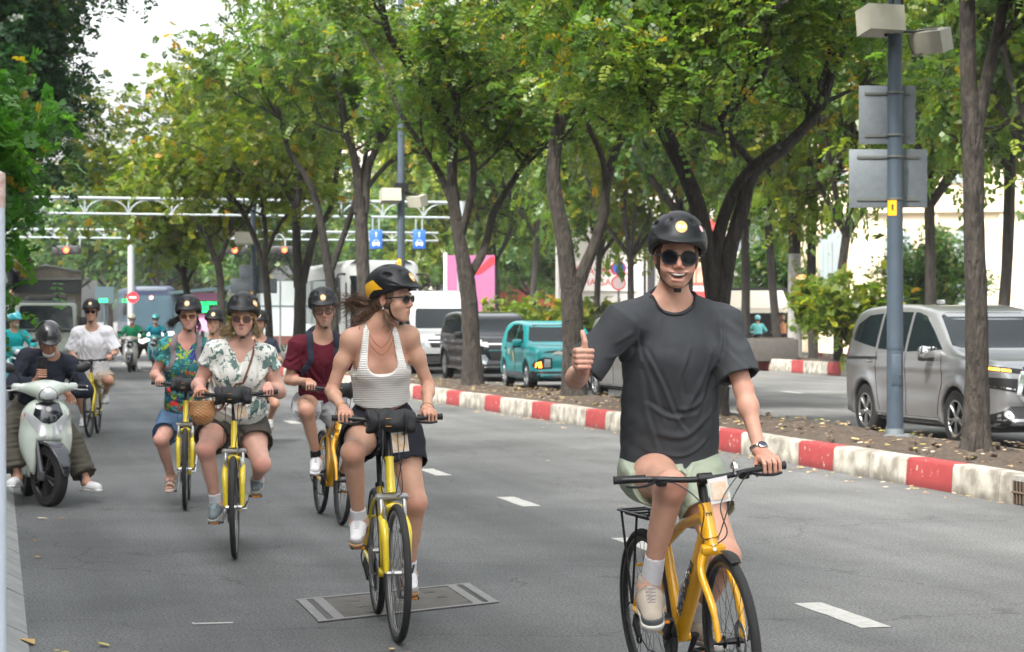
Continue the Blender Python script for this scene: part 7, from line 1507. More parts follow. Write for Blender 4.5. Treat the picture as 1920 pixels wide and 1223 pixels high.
        for k_ in (1, -1): b.tube([hp(k_*(gl.get('dx', .034)+rx-.002), yb-.012, zc_+.010), hp(k_*.078, .055, zc_+.008), hp(k_*.083, .0, zc_+.004)], [.003, .0028, .0025], 6, flat=1.5)
        go = b.build('sunglasses' if not gl.get('clear') else 'glasses', gl.get('frame', BLACK), root); bl.build('lens', lm, go)
    return root, body, gar, dict(sh=sh, el=el, wr=wr, kn=kn, an=an, hp=hp, up=up, fw=fw, rt=rt, nk=nk, pel=pel, ch=ch, Mh=Mh, hs=hs, hip=hip, headS=hs_)
def _rim(p, hc, Mh, hs, cut):
    q = (p-_v(hc))@np.array(Mh, np.float32); q = q/hs; y = q[..., 1]; z = q[..., 2]; x = np.abs(q[..., 0])
    # rim height: high over the forehead, dips at the temples, lower at the nape
    rim = np.where(y > .02, .030+.022*np.clip((y-.02)/.08, 0, 1)**.8, .030-.030*np.clip((.02-y)/.10, 0, 1))+cut
    return rim-z
# ============================================================ placing riders and their bicycles
def J(T, px, py, yl):
    """point of the vehicle's frame, in its plane y=yl, that is seen at this photo pixel"""
    Ti = T.inverted(); o = Ti @ Vector((0, 0, CAM_H)); q = Ti @ at(px, py, 10); d = q-o; return o+d*((yl-o.y)/d.y)
def bikeloc(px, Z, hd_):
    """front wheel contact at pixel column px, depth Z; hd_: camera-space heading -> ground point under the bracket, rotation"""
    w = at(px, HZ, Z); w.z = 0; d = (CR*hd_[0]+CF*hd_[1]).normalized(); return tuple(w-d*.61), heading(*hd_)
def gripw(g, k, up=.042, bk=.092): return dict(type='grip', grip=g[0], axis=g[1], wrist=g[0]+Vector((-k*.0, -bk, up)))
def feet(ped, dirs=(-.2, -.2), typ=None, H=1.0, out=(.06, .06)):
    r = {}
    for k, p, dz, o in ((1, ped[0], dirs[0], out[0]), (-1, ped[1], dirs[1], out[1])):
        d = Vector((k*o, 1, dz)).normalized(); s_ = d.cross(Vector((0, 0, 1))).normalized(); u = s_.cross(d); r[k] = dict(ankle=p+u*(.115*H)-d*.105, dir=d, type=typ)
    return r
SK1 = (.56, .315, .23); SK2 = (.53, .305, .215); SK3 = (.61, .35, .275); SK4 = (.42, .225, .15)
LENS = mat('dark lens', (.006, .007, .010), .12, spec=.35); LENSB = mat('brown gradient lens', (.05, .018, .015), .08, coat=1); CLR = mat('clear lens', (.9, .9, .9), .02, trans=1.0)
WSOCK = cloth('white sock', (.62, .62, .66)); 
HAIRBR = mat('brown hair', (.15, .082, .045), .65, var=.5, vs_=60, stretch=(1, 1, .2)); HAIRBL = mat('blonde hair', (.38, .26, .13), .5, var=.5, vs_=60); HAIRD = mat('dark hair', (.022, .017, .014), .5, var=.4, vs_=60)
# ---- 1 the man in front
loc, rz = bikeloc(1380, 8.55, (.262, -.965))
bt, T, gr, pd = bike('bicycle', 'orange yellow bicycle with rear rack and bell, ridden by the man in front', None, loc, rz, R(2.8), 'A', .985, .362, R(-4), 35, False, True, True, .97)
chp = J(T, 1259, 577, .02); spec = dict(H=1.86, h=.0046, girth=1.0, pelvis=J(T, 1252, 868, -.20), chest=chp, head=J(T, 1269, 483, .085), hs=1.06, hrot=(R(-14), R(1), R(-6)), skin=SK1, red=(.56, .19, .14), mouth='open', stubble=(.20, .11, .075), lip=(.52, .20, .17),
    hands={1: dict(type='thumb', at=J(T, 1092, 672, .33), wrist=J(T, 1092, 692, .27), pole=(.9, -.2, -1.0)), -1: dict(gripw(gr[0], -1), pole=(-.8, -.25, -.6))},
    feet=feet(pd, (-.42, -.05), H=1.1, out=(.28, .05)), arm=1.14, leg=1.12, hand=1.06, sw=.195,
    top=dict(name='tshirt', mat=cloth('charcoal cotton', (.052, .056, .062), var=.12), ease=.040, w0=.222, w1=.215, hem=.0, sleeve=.80, sr=(.070, .074), fold=.010, seed=21, crease=.95, neck=(.080, .085), rib=True),
    bottom=dict(mat=cloth('sage green cotton', (.36, .41, .32), var=.08), ease=.022, len=.50, r=.090, fold=.010, waist=.06),
    sock=(WSOCK, .13), shoe=dict(type='trail', L=1.12, mat=cloth('beige shoe mesh', (.42, .37, .31), var=.2), sole=mat('pale sole', (.5, .48, .45), .7), toe=mat('grey rubber', (.09, .10, .10), .7), lace=cloth('lace grey', (.33, .31, .32))),
    helmet=dict(h=.004, stickers=[(.0, .118, .025, mat('sticker orange', (.74, .42, .12), .4), 'sticker'), (-.08, .115, .013, mat('sticker pink', (.6, .12, .2), .4, var=.8, vs_=40, col2=(.75, .7, .7)), 'small_sticker')]),
    hair=dict(mat=HAIRBR), glasses=dict(lens=LENS, r=(.0295, .0255), fr=.0036, dx=.0365, z=-.001, sq=2.4))
spec[('shoulder', 1)] = J(T, 1168, 604, .03); spec[('shoulder', -1)] = J(T, 1355, 606, .0)
spec['feet'][1]['ankle'].x += .03; spec['feet'][1]['pole'] = (.06, 1, .3); spec['feet'][-1]['pole'] = (-.03, 1, .2); spec['feet'][-1]['ankle'].x -= .035
rt_, bd, ga, jn = person('smiling man in charcoal t-shirt and sage shorts giving a thumbs up, riding nearest the camera', T, spec)
def watch(root, bd, jn, k, face, strap, r=.017):
    e, w = jn['el'][k], jn['wr'][k]; d = (w-e).normalized(); c = e.lerp(w, .955); u = Vector((0, .25, 1)); u = (u-d*u.dot(d)).normalized(); q = d.cross(u); b = MB()
    p, g = hug(bd, [c+(u*math.cos(a)+q*math.sin(a))*.04 for a in np.linspace(0, 6.283, 25)[:-1]], .002); b.tube([Vector(z) for z in p], .008, 6, close=True, flat=.45, up=u); o = b.build('watch', strap, root); p, g = hug(bd, [c+u*.05], .0065); M = axM(g[0]).to_4x4(); b = MB(); b.lathe([(0, .0), (r+.003, -.004), (r+.003, .003), (r, .005), (r, .0035)], 20, M, p[0]); b.build('case', strap, o); b = MB(); b.lathe([(r, .0035), (0, .0036)], 20, M, p[0]); b.build('dial', face, o)
watch(rt_, bd, jn, -1, mat('blue dial', (.015, .02, .06), .1, coat=1), mat('steel links', (.45, .45, .46), .25, .95))
# water bottle in the frame
b = MB(); c_ = Vector((0, .045, .36)); ax_ = Vector((.0, .40, .90)).normalized(); M = axM(ax_).to_4x4(); tb = empty('water_bottle', T @ c_, 0, 'clear plastic water bottle with blue label in the frame of the front bicycle', 'bottle'); tb.rotation_euler = T.to_euler()
b.lathe([(0, 0), (.028, 0), (.032, .01), (.031, .05), (.033, .06), (.033, .15), (.030, .17), (.014, .20), (.013, .215)], 18, M); b.build('body', mat('clear plastic', (.75, .82, .88), .05, trans=.75, spec=.6), tb); b = MB(); b.lathe([(.0338, .065), (.0338, .145)], 18, M); b.build('label', mat('blue label', (.02, .06, .42), .3, var=.5, vs_=25, col2=(.35, .5, .75)), tb); b = MB(); b.lathe([(.0145, .21), (.0145, .232), (0, .234)], 14, M); b.build('cap', mat('white cap', (.7, .72, .75), .4), tb)
# ---- 2 the woman in the white halter top
loc, rz = bikeloc(747, 10.82, (.163, -.987))
bt, T, gr, pd = bike('bicycle', 'lemon yellow bicycle with silver suspension crown, ridden by the woman in white halter top', None, loc, rz, R(1.2), 'B', 1.105, .285, R(3), 62, True, True, False, .97)
WH = cloth('white knit', (.74, .73, .70), bump=.2); nt = WH.node_tree; wv = nt.nodes.new('ShaderNodeTexWave'); wv.bands_direction = 'Z'; wv.inputs['Scale'].default_value = 26; wv.inputs['Distortion'].default_value = 1.2; wv.inputs['Detail'].default_value = 2; wv.inputs['Detail Scale'].default_value = 6; bp_ = [n for n in nt.nodes if n.type == 'BUMP'][0]; bp_.inputs['Strength'].default_value = .35; bp_.inputs['Distance'].default_value = .008; nt.links.new([n for n in nt.nodes if n.type == 'TEX_COORD'][0].outputs['Object'], wv.inputs[0]); nt.links.new(wv.outputs[1], bp_.inputs['Height']); 
spec = dict(H=1.70, h=.0052, girth=1.02, fem=1, pelvis=J(T, 716, 800, -.20), chest=J(T, 712, 626, .02), head=J(T, 737, 561, .075), hs=1.0, hrot=(R(54), R(1), 0), skin=SK2, mouth='closed', flush=1, lip=(.40, .13, .12),
    hands={1: gripw(gr[1], 1), -1: gripw(gr[0], -1)}, feet=feet(pd, (-.45, -.25), H=.95, out=(.25, .05)), arm=.90, leg=1.03, sw=.166,
    top=dict(name='halter_top', mat=WH, ease=.007, hem=.165, sleeve=.02, sr=(.03, .03), fold=.0012, neck=(.05, .02),
        outline=[(-0.3, -0.355), (0.3, -0.355), (0.3, 0.295), (0.17, 0.33), (0.134, 0.39), (0.113, 0.48), (0.09, 0.595), (0.066, 0.645), (0.04, 0.645), (0.06, 0.585), (0.074, 0.48), (0.078, 0.42), (0.052, 0.383), (0, 0.367), (-0.052, 0.383), (-0.078, 0.42), (-0.074, 0.48), (-0.06, 0.585), (-0.04, 0.645), (-0.066, 0.645), (-0.09, 0.595), (-0.113, 0.48), (-0.134, 0.39), (-0.17, 0.33), (-0.3, 0.295)]),
    bottom=dict(mat=cloth('navy black cloth', (.018, .020, .028), var=.2), ease=.020, len=.47, r=.090, fold=.006, waist=.235),
    sock=(WSOCK, .07), shoe=dict(type='trainer', mat=cloth('white leather', (.68, .68, .70)), sole=mat('gum sole', (.35, .20, .10), .7), toe=cloth('grey suede', (.36, .35, .34)), stripes=mat('dark red stripe', (.20, .01, .03), .6), lace=cloth('lace white', (.65, .65, .7))),
    helmet=dict(h=.0045, yellow=True, tilt=0), hair=dict(mat=HAIRBR, locks=[((-.03, -.10, -.02), (-.05, -.16, -.03), (-.09, -.25, -.01), (-.11, -.36, -.03), 130, .017), ((.02, -.09, -.03), (.02, -.13, -.08), (.01, -.16, -.12), (.0, -.20, -.15), 120, .024), ((-.06, -.06, -.03), (-.07, -.09, -.08), (-.07, -.11, -.13), (-.08, -.13, -.17), 80, .018), ((.06, -.02, -.05), (.07, .0, -.09), (.08, .02, -.13), (.08, .03, -.15), 14, .010)]),
    glasses=dict(lens=LENS, r=(.021, .0155), fr=.0042, dx=.033, z=.0, sq=2.0))
rt_, bd, ga, jn = person('woman in white halter top and dark shorts looking to her left, hair blowing', T, spec)
S_ = Sdf(ga['top'].p[:-1]); hp = jn['hp']; b = MB(); p, g = hug(jn['headS'], [hp(-.0, 0, 0)], 0)
b = MB(); q = hp(.083, -.012, -.048); b.lathe([(0, -.006), (.005, -.004), (.0065, 0), (.005, .004), (0, .006)], 10, None, q); b.tube([q+Vector((0, 0, .006)), q+Vector((0, 0, .016))], .0012, 5); b.build('earring', mat('pearl', (.75, .72, .68), .2, coat=1), rt_)
for dz_, rr_ in ((-.045, .06), (-.085, .075)):
    nk, fw, rtv, up = jn['nk'], jn['fw'], jn['rt'], jn['up']; D = [nk+rtv*rr_*math.sin(a)+fw*(.055+.035*math.cos(a))+up*(dz_*math.cos(a)**1.3+.035*abs(math.sin(a))) for a in np.linspace(-1.4, 1.4, 19)]; p, g = hug(bd, D, .0012); b = MB(); b.tube([Vector(z) for z in p], .0013, 4); b.build('necklace', mat('gold', (.7, .45, .15), .25, 1), rt_)
e, w = jn['el'][1], jn['wr'][1]; d = (w-e).normalized(); c = e.lerp(w, .93); u = Vector((0, 0, 1)); u = (u-d*u.dot(d)).normalized(); q = d.cross(u); p, g = hug(bd, [c+(u*math.cos(a)+q*math.sin(a))*.04 for a in np.linspace(0, 6.283, 21)[:-1]], .002); b = MB(); b.tube([Vector(z) for z in p], .0025, 5, close=True); b.build('bracelet', mat('gold', (.7, .45, .15)), rt_)
e, w = jn['el'][-1], jn['wr'][-1]; d = (w-e).normalized(); c = e.lerp(w, .97); u = Vector((0, 0, 1)); u = (u-d*u.dot(d)).normalized(); q = d.cross(u); p, g = hug(bd, [c+(u*math.cos(a)+q*math.sin(a))*.04 for a in np.linspace(0, 6.283, 21)[:-1]], .002); b = MB(); b.tube([Vector(z) for z in p], .002, 5, close=True); b.build('bracelet', mat('gold', (.7, .45, .15)), rt_)
# ---- 3 the blonde woman
def flowermat(name, bgc, cols, sc, thr=.5):
    m = bpy.data.materials.new(name); m.use_nodes = True; nt = m.node_tree; N = nt.nodes; L = nt.links; bs = N['Principled BSDF']; bs.inputs['Roughness'].default_value = .8; tc = N.new('ShaderNodeTexCoord'); prev = None
    for i, (c, s_, t_, seed) in enumerate(cols):
        mp = N.new('ShaderNodeMapping'); mp.inputs['Location'].default_value = (seed*3.1, seed*1.7, seed*.9); L.new(tc.outputs['Object'], mp.inputs[0]); wv = N.new('ShaderNodeTexNoise'); wv.inputs['Scale'].default_value = s_*1.2; wv.inputs['Detail'].default_value = 2; L.new(mp.outputs[0], wv.inputs['Vector'])
        ad = N.new('ShaderNodeVectorMath'); ad.operation = 'SCALE'; L.new(wv.outputs['Color'], ad.inputs[0]); ad.inputs[3].default_value = 1.6/s_; a2 = N.new('ShaderNodeVectorMath'); a2.operation = 'ADD'; L.new(mp.outputs[0], a2.inputs[0]); L.new(ad.outputs[0], a2.inputs[1])
        n = N.new('ShaderNodeTexVoronoi'); n.inputs['Scale'].default_value = s_; n.inputs['Randomness'].default_value = 1; L.new(a2.outputs[0], n.inputs['Vector'])
        # star-like leaves: distance broken up by a stretched wave
        w2 = N.new('ShaderNodeTexNoise'); w2.inputs['Scale'].default_value = s_*3.4; w2.inputs['Detail'].default_value = 1.5; L.new(a2.outputs[0], w2.inputs['Vector']); m1 = N.new('ShaderNodeMath'); m1.operation = 'MULTIPLY_ADD'; L.new(w2.outputs[0], m1.inputs[0]); m1.inputs[1].default_value = 1.5; L.new(n.outputs['Distance'], m1.inputs[2])
        r = N.new('ShaderNodeMath'); r.operation = 'LESS_THAN'; r.inputs[1].default_value = t_; L.new(m1.outputs[0], r.inputs[0]); mx = N.new('ShaderNodeMix'); mx.data_type = 'RGBA'; L.new(r.outputs[0], mx.inputs[0])
        if prev is None: mx.inputs[6].default_value = (*bgc, 1)
        else: L.new(prev, mx.inputs[6])
        mx.inputs[7].default_value = (*c, 1); prev = mx.outputs[2]
    L.new(prev, bs.inputs['Base Color']); return m
loc, rz = bikeloc(440, 14.6, (.115, -.99))
bt, T, gr, pd = bike('bicycle', 'lemon yellow bicycle with a wide black bar bag, ridden by the blonde woman', None, loc, rz, R(.5), 'B', 1.10, .30, R(-2), -28, True, True, False, .95)
spec = dict(H=1.68, h=.0062, girth=1.28, fem=1, belly=1, pelvis=J(T, 438, 795, -.20), chest=J(T, 452, 655, .0), head=J(T, 456, 597, .07), hs=1.02, hrot=(R(-6), R(2), R(-2)), skin=SK3, red=(.62, .20, .17), mouth='part', brow=(.25, .15, .09),
    hands={1: gripw(gr[1], 1), -1: gripw(gr[0], -1)}, feet=feet(pd, (-.35, -.15), H=.93, out=(.2, -.1)), arm=1.28, leg=1.14, sw=.182,
    top=dict(name='floral_shirt', mat=flowermat('white shirt with green leaves', (.66, .66, .62), [((.10, .17, .155), 8.5, 1.05, 1), ((.16, .24, .22), 15, .95, 3)], 1), ease=.022, hem=.04, sleeve=.42, sr=(.062, .066), fold=.007, seed=8, neck=(.078, .08), vdepth=.10),
    bottom=dict(mat=cloth('grey brown cloth', (.075, .065, .055), var=.15), ease=.022, len=.46, r=.095, fold=.008, waist=.08),
    sock=(WSOCK, .075), shoe=dict(type='trainer', mat=cloth('grey blue mesh', (.19, .23, .25), var=.4, vs_=30), sole=mat('sole grey', (.34, .33, .29), .7), lace=cloth('lace pale', (.4, .5, .52))),
    helmet=dict(h=.006, stickers=[(-.07, .105, .022, mat('sticker orange', (.72, .38, .08), .4), 'sticker')]), hair=dict(mat=HAIRBL, locks=[((s_*.07, -.02, .0), (s_*.085, -.01, -.05), (s_*.095, .0, -.09), (s_*.10, -.01, -.12), 45, .012) for s_ in (1, -1)]+[((.07, -.05, -.02), (.10, -.06, -.06), (.13, -.06, -.09), (.15, -.06, -.12), 35, .014), ((.035, .075, .045), (.055, .07, .03), (.072, .05, .0), (.078, .03, -.03), 26, .005), ((-.05, .065, .045), (-.065, .055, .03), (-.076, .04, .0), (-.08, .02, -.03), 20, .005)]),
    glasses=dict(lens=mat('rose grey lens', (.09, .05, .055), .08, coat=1), r=(.0275, .0225), fr=.0016, frame=mat('gold', (.7, .45, .15)), dx=.034, z=-.002, sq=3.2))
spec['feet'][1]['pole'] = (.25, 1, .3); spec['feet'][-1]['pole'] = (-.08, 1, .3)
rt_, bd, ga, jn = person('blonde woman in white shirt with green leaf print, brown strap across her chest', T, spec)
S_ = ga['top']; nk, fw, rtv, up, pel = jn['nk'], jn['fw'], jn['rt'], jn['up'], jn['pel']; brn = mat('brown leather', (.16, .05, .03), .5)
bg_ = empty('shoulder_bag', T @ pel, 0, 'brown leather shoulder bag strap crossing the blonde woman\'s shirt', 'bag'); bg_.matrix_world = T; ribbon(S_, [nk-rtv*.09+up*.07-fw*.02, nk-rtv*.085+fw*.09+up*.0, nk-rtv*.04+fw*.2-up*.14, nk+rtv*.03+fw*.25-up*.27, nk+rtv*.12+fw*.25-up*.38, nk+rtv*.20+fw*.12-up*.42], .016, .003, .005, 'strap', brn, bg_, 6); b = MB(); b.box(pel+rtv*.26+up*.02-fw*.03, (.035, .09, .07), None, .02); b.build('pouch', brn, bg_)
# straw basket hanging from the bar
S_ = Sdf([ell((0, 0, 0), (.075, .075, .072), .02), cone((0, 0, .0), (0, 0, .085), .074, .085, .03, cap=True), cone((0, 0, .01), (0, 0, .2), .068, .078, .004, 's', cap=True), P(lambda p: .0035*np.sin(p[..., 2]*300)*np.sign(np.sin(np.arctan2(p[..., 1], p[..., 0])*14)), (-9,)*3, (9,)*3, 'a', 0)])
g_ = gr[1][0]; bk_ = empty('straw_basket', T @ (g_+Vector((-.02, .03, -.14))), rz, 'round woven straw basket hanging from the blonde woman\'s handlebar', 'basket'); bk_.scale = (1.08, 1.08, 1.08); link('weave', S_.mesh('weave', .005), mat('woven straw', (.50, .34, .18), .8, var=.65, vs_=5, col2=(.45, .16, .05), bump=.5, bs=120), bk_); b = MB(); b.tube(dens([(-.07, 0, .08), (-.05, 0, .13), (.0, 0, .155), (.05, 0, .13), (.07, 0, .08)], 4), .006, 6); b.build('handle', mat('woven straw', (.5, .34, .18)), bk_)
# ---- 4 the woman in the tropical shirt
loc, rz = bikeloc(347, 18.3, (.125, -.99))
bt, T, gr, pd = bike('bicycle', 'lemon yellow bicycle of the woman in the tropical shirt', None, loc, rz, 0, 'B', 1.06, .29, 0, -80, True, False, False, .95)
spec = dict(H=1.70, h=.0068, girth=1.15, fem=1, pelvis=J(T, 346, 782, -.2), chest=J(T, 350, 643, .0), head=J(T, 354, 592, .07), hs=1.0, hrot=(R(-3), R(4), R(3)), skin=SK3, mouth='part', flush=1, lip=(.45, .08, .10),
    hands={1: gripw(gr[1], 1), -1: gripw(gr[0], -1)}, feet=feet(pd, (-.3, -.3), 'sandal', .95), arm=1.15, leg=1.1, sw=.178,
    top=dict(name='tropical_shirt', mat=flowermat('tropical shirt', (.012, .12, .13), [((.03, .30, .30), 9, 1.06, 1), ((.015, .02, .20), 7, 1.02, 2), ((.26, .38, .02), 10, .98, 3), ((.62, .04, .03), 7.5, .98, 5), ((.45, .42, .35), 18, .82, 7)], 1), ease=.020, hem=.04, sleeve=.5, sr=(.066, .075), fold=.009, seed=4, neck=(.078, .08), vdepth=.11),
    bottom=dict(mat=cloth('blue denim', (.10, .18, .30), var=.25), ease=.02, len=.72, r=.085, fold=.006, waist=.08),
    shoe=dict(type='sandal', mat=mat('beige strap', (.42, .33, .27), .6)), helmet=dict(h=.007), hair=dict(mat=HAIRD, locks=[((.07, -.05, .0), (.11, -.06, -.03), (.15, -.08, -.06), (.18, -.10, -.08), 55, .016), ((-.06, -.06, -.02), (-.07, -.07, -.08), (-.07, -.07, -.12), (-.07, -.06, -.15), 20, .014)]), glasses=dict(lens=mat('wine lens', (.10, .012, .012), .08, coat=1), r=(.0275, .020), fr=.002, frame=mat('gold', (.7, .45, .15)), z=0, sq=3))
rt_, bd, ga, jn = person('woman in tropical print shirt and denim shorts with grey backpack straps', T, spec)
def backpack(ga, jn, m, label, T, rr=.14):
    S_ = ga['top']; nk, fw, rtv, up, pel = jn['nk'], jn['fw'], jn['rt'], jn['up'], jn['pel']; t = empty('backpack', (0, 0, 0), 0, label, 'backpack'); t.matrix_world = T
    for s_ in (1, -1): ribbon(S_, [nk+rtv*s_*.10-fw*.10+up*.0, nk+rtv*s_*.105+up*.07, nk+rtv*s_*.11+fw*.10+up*.0, nk+rtv*s_*.125+fw*.16-up*.10, nk+rtv*s_*.15+fw*.14-up*.20, nk+rtv*s_*.2+fw*.02-up*.26, nk+rtv*s_*.17-fw*.12-up*.28], .052, .006, .006, 'shoulder_strap', m, t, 5)
    c = nk-fw*.20-up*.18; S2 = Sdf([ell(c, (.15, .09, .23), .05, M=Matrix((rtv, fw, up)).transposed()), ell(c-up*.12, (.15, .10, .12), .05)]); link('bag', S2.mesh('bag', .014), m, t)
backpack(ga, jn, cloth('grey lilac webbing', (.20, .17, .18)), 'grey backpack worn by the woman in the tropical shirt', T)
# ---- 5 the man in maroon
loc, rz = bikeloc(640, 16.96, (.249, -.97))
bt, T, gr, pd = bike('bicycle', 'orange yellow bicycle with black bar bag, ridden by the man in maroon', None, loc, rz, R(-2), 'A', 1.06, .30, 0, 28, True, False, False, .97)
spec = dict(H=1.78, h=.0065, girth=1.05, pelvis=J(T, 598, 752, -.2), chest=J(T, 604, 640, .03), head=J(T, 607, 582, .13), hs=1.05, hrot=(R(-8), R(8), R(6)), skin=SK2, mouth='closed', stubble=(.22, .19, .17),
    hands={1: gripw(gr[1], 1), -1: gripw(gr[0], -1)}, feet=feet(pd, (-.3, -.1), H=1.02, out=(.25, .1)), arm=1.08, leg=1.08,
    top=dict(name='tshirt', mat=cloth('maroon cotton', (.105, .010, .022), var=.15), ease=.026, hem=.02, sleeve=.68, sr=(.068, .078), fold=.009, seed=13, neck=(.078, .085)), bottom=dict(mat=cloth('pale grey cloth', (.30, .31, .32)), ease=.02, len=.80, r=.088, fold=.007, waist=.08),
    sock=(cloth('black sock', (.012, .012, .014)), .07), shoe=dict(type='trainer', mat=cloth('white leather', (.68, .68, .7)), sole=mat('white sole', (.6, .6, .6), .7), lace=cloth('lace white', (.65, .65, .7))), helmet=dict(h=.0065), hair=dict(mat=mat('grey hair', (.16, .14, .12), .6)), glasses=dict(lens=CLR, clear=True, r=(.026, .020), fr=.0028, dx=.034, sq=2.8))
rt_, bd, ga, jn = person('man in maroon t-shirt with clear glasses and navy backpack straps', T, spec)
backpack(ga, jn, cloth('navy webbing', (.025, .032, .05)), 'navy backpack worn by the man in maroon', T)
# ---- 6 the man in the white t-shirt
loc, rz = bikeloc(167, 29.5, (.08, -1))
bt, T, gr, pd = bike('bicycle', 'lemon yellow bicycle far back, ridden by the man in white t-shirt', None, loc, rz, 0, 'A', 1.05, .31, R(-4), -70, False, False, False, .97, detail=True)
for c_ in bt.children:
    if c_.name.split('.')[0] in ('frame', 'fork'): c_.data.materials[0] = YB
spec = dict(H=1.84, h=.0095, girth=1.12, pelvis=J(T, 178, 705, -.2), chest=J(T, 173, 619, .0), head=J(T, 171, 585, .06), hs=1.05, hrot=(0, R(2), 0), skin=SK2, mouth='closed', hands={1: gripw(gr[1], 1), -1: gripw(gr[0], -1)}, feet=feet(pd, (-.2, -.2)), arm=1.15, leg=1.1,
    top=dict(name='tshirt', mat=cloth('white cotton', (.72, .72, .76)), ease=.045, hem=-.02, sleeve=.85, sr=(.072, .088), fold=.011, seed=30, neck=(.082, .085)), bottom=dict(mat=cloth('beige cloth', (.42, .37, .31)), ease=.03, len=.75, r=.09, fold=.008), sock=(WSOCK, .06), shoe=dict(type='trainer', mat=cloth('white leather', (.68, .68, .7))), helmet=dict(h=.010), hair=dict(mat=HAIRBR), glasses=dict(lens=LENS, r=(.026, .020)))
rt_, bd, ga, jn = person('man in plain white t-shirt riding farther back at the left', T, spec); watch(rt_, bd, jn, -1, LENS, BLACK)
# ---- 7, 8 riders half hidden behind the women
def hidden(px, py, Z, label, topm, seed):
    loc, rz = bikeloc(px, Z, (.12, -.99)); bt, T, gr, pd = bike('bicycle', 'bicycle of the '+label.split(',')[0], None, loc, rz, 0, 'B', 1.05, .29, 0, 40, False, False, False, .93, detail=False)
    e = J(T, px, py, .05); spec = dict(H=1.6, h=.011, girth=1.0, fem=1, pelvis=Vector((e.x, -.2, e.z-.78)), chest=Vector((e.x, .0, e.z-.23)), head=e, hs=1.0, hrot=(R(-8), R(4), R(-6)), skin=SK2, mouth='closed', hands={1: gripw(gr[1], 1), -1: gripw(gr[0], -1)}, feet=feet(pd), top=dict(name='tshirt', mat=topm, ease=.02, fold=.006, seed=seed), bottom=dict(mat=cloth('navy black cloth', (.018, .02, .028)), len=.7), shoe=dict(type='trainer', mat=cloth('white leather', (.68, .68, .7))), helmet=dict(h=.010), hair=dict(mat=HAIRBR))
    person(label, T, spec)
hidden(401, 606, 25.5, 'young rider in a grey top, only the helmeted face showing between the two women', cloth('grey lilac webbing', (.2, .17, .18)), 3)
hidden(486, 607, 27.5, 'rider in a navy top, almost hidden behind the blonde woman\'s shoulder', cloth('navy webbing', (.025, .032, .05)), 5)
# ---- 9 scooter with the man looking at his phone
w = at(92, HZ, 18.64); w.z = 0; rz = heading(.36, -.93); loc = (w.x, w.y, 0)
sc1 = scooter('scooter', loc, rz, 'pale mint white motor scooter standing at the left kerb', paint('mint white scooter paint', (.50, .56, .50), .25, 0, 1), 'motor scooters', steer=R(20)); T = Matrix.Translation(Vector(loc)) @ Matrix.Rotation(rz, 4, 'Z')
def stand(k, x, y, z=0, d=(0, 1, 0), H=1.0): d = Vector(d).normalized(); return dict(ankle=Vector((x, y, z+.09*H)), dir=d)
spec = dict(H=1.70, h=.0068, girth=1.0, pelvis=Vector((0, -.80, .84)), chest=J(T, 92, 672, -.60), head=J(T, 91, 640, -.50), hs=1.0, hrot=(R(-3), R(32), 0), skin=SK4, mouth='closed',
    hands={1: dict(type='phone', at=J(T, 74, 700, -.28), wrist=J(T, 66, 716, -.36), pole=(.8, -.3, -.8)), -1: dict(type='rest', wrist=J(T, 126, 738, -.36), at=J(T, 133, 747, -.29), pole=(-1, -.3, -.5))},
    feet={1: dict(ankle=J(T, 32, 893, -.30), dir=(.5, .9, 0)), -1: dict(ankle=J(T, 163, 902, -.30), dir=(-.55, .85, 0))}, sw=.20, leg=1.05,
    top=dict(name='denim_jacket', mat=cloth('black denim', (.022, .026, .040), var=.3), ease=.034, hem=-.02, sleeve=1.93, sr=(.07, .07), fold=.012, seed=40, neck=(.07, .06), ff=1.1), bottom=dict(name='trousers', mat=cloth('olive grey cotton', (.085, .078, .06), var=.15), ease=.032, len=1.84, cuff=.085, fold=.013, seed=9, waist=.05),
    sock=(cloth('navy sock', (.03, .035, .06)), .12), shoe=dict(type='clog', mat=mat('white rubber', (.62, .62, .62), .5)), helmet=dict(mat=mat('helmet gloss black', (.012, .012, .014), .3, coat=.6), sticker=False, vents=False, h=.006, cut=-.012, strap=True), hair=dict(mat=HAIRD))
spec['feet'][1]['pole'] = (1, .8, .2); spec['feet'][-1]['pole'] = (-1, .8, .2)
rt_, bd, ga, jn = person('man in black denim jacket on the pale scooter looking down at his phone', T, spec, 'motor scooter riders')
c_ = J(T, 78, 688, -.25); tp = empty('phone', T @ c_, rz, 'dark smartphone held by the man on the pale scooter', 'phone'); tp.rotation_euler = (R(-25), R(-8), rz); b = MB(); b.box((0, 0, .02), (.038, .005, .075), None, .004); b.build('case', BLACK, tp); b = MB(); b.box((.016, .006, .075), (.013, .002, .013), None, .001); b.build('camera_bump', DARKM, tp)
hp, hs_ = jn['hp'], jn['headS']; S_ = Sdf([ell(hp(0, .045, -.095), (.055, .05, .035), .01, M=jn['Mh']), plane(jn['Mh'] @ Vector((0, 0, 1)), hp(0, 0, -.075).dot(jn['Mh'] @ Vector((0, 0, 1))))]); link('face_mask', S_.mesh('face_mask', .007), cloth('white mask', (.66, .66, .68)), rt_)
b = MB(); p = trace(ga['top'], np.array([tuple(jn['nk']-jn['rt']*.10-jn['up']*.16+Vector((0, .5, 0)))], np.float32), _v((0, -1, 0)))[0][0]; b.box(Vector(p), (.055, .006, .006), None, .002); b.box(Vector(p)-Vector((0, -.002, .05)), (.05, .003, .05), None, .002); b.build('jacket_pocket', cloth('black denim', (.022, .026, .040)), rt_)
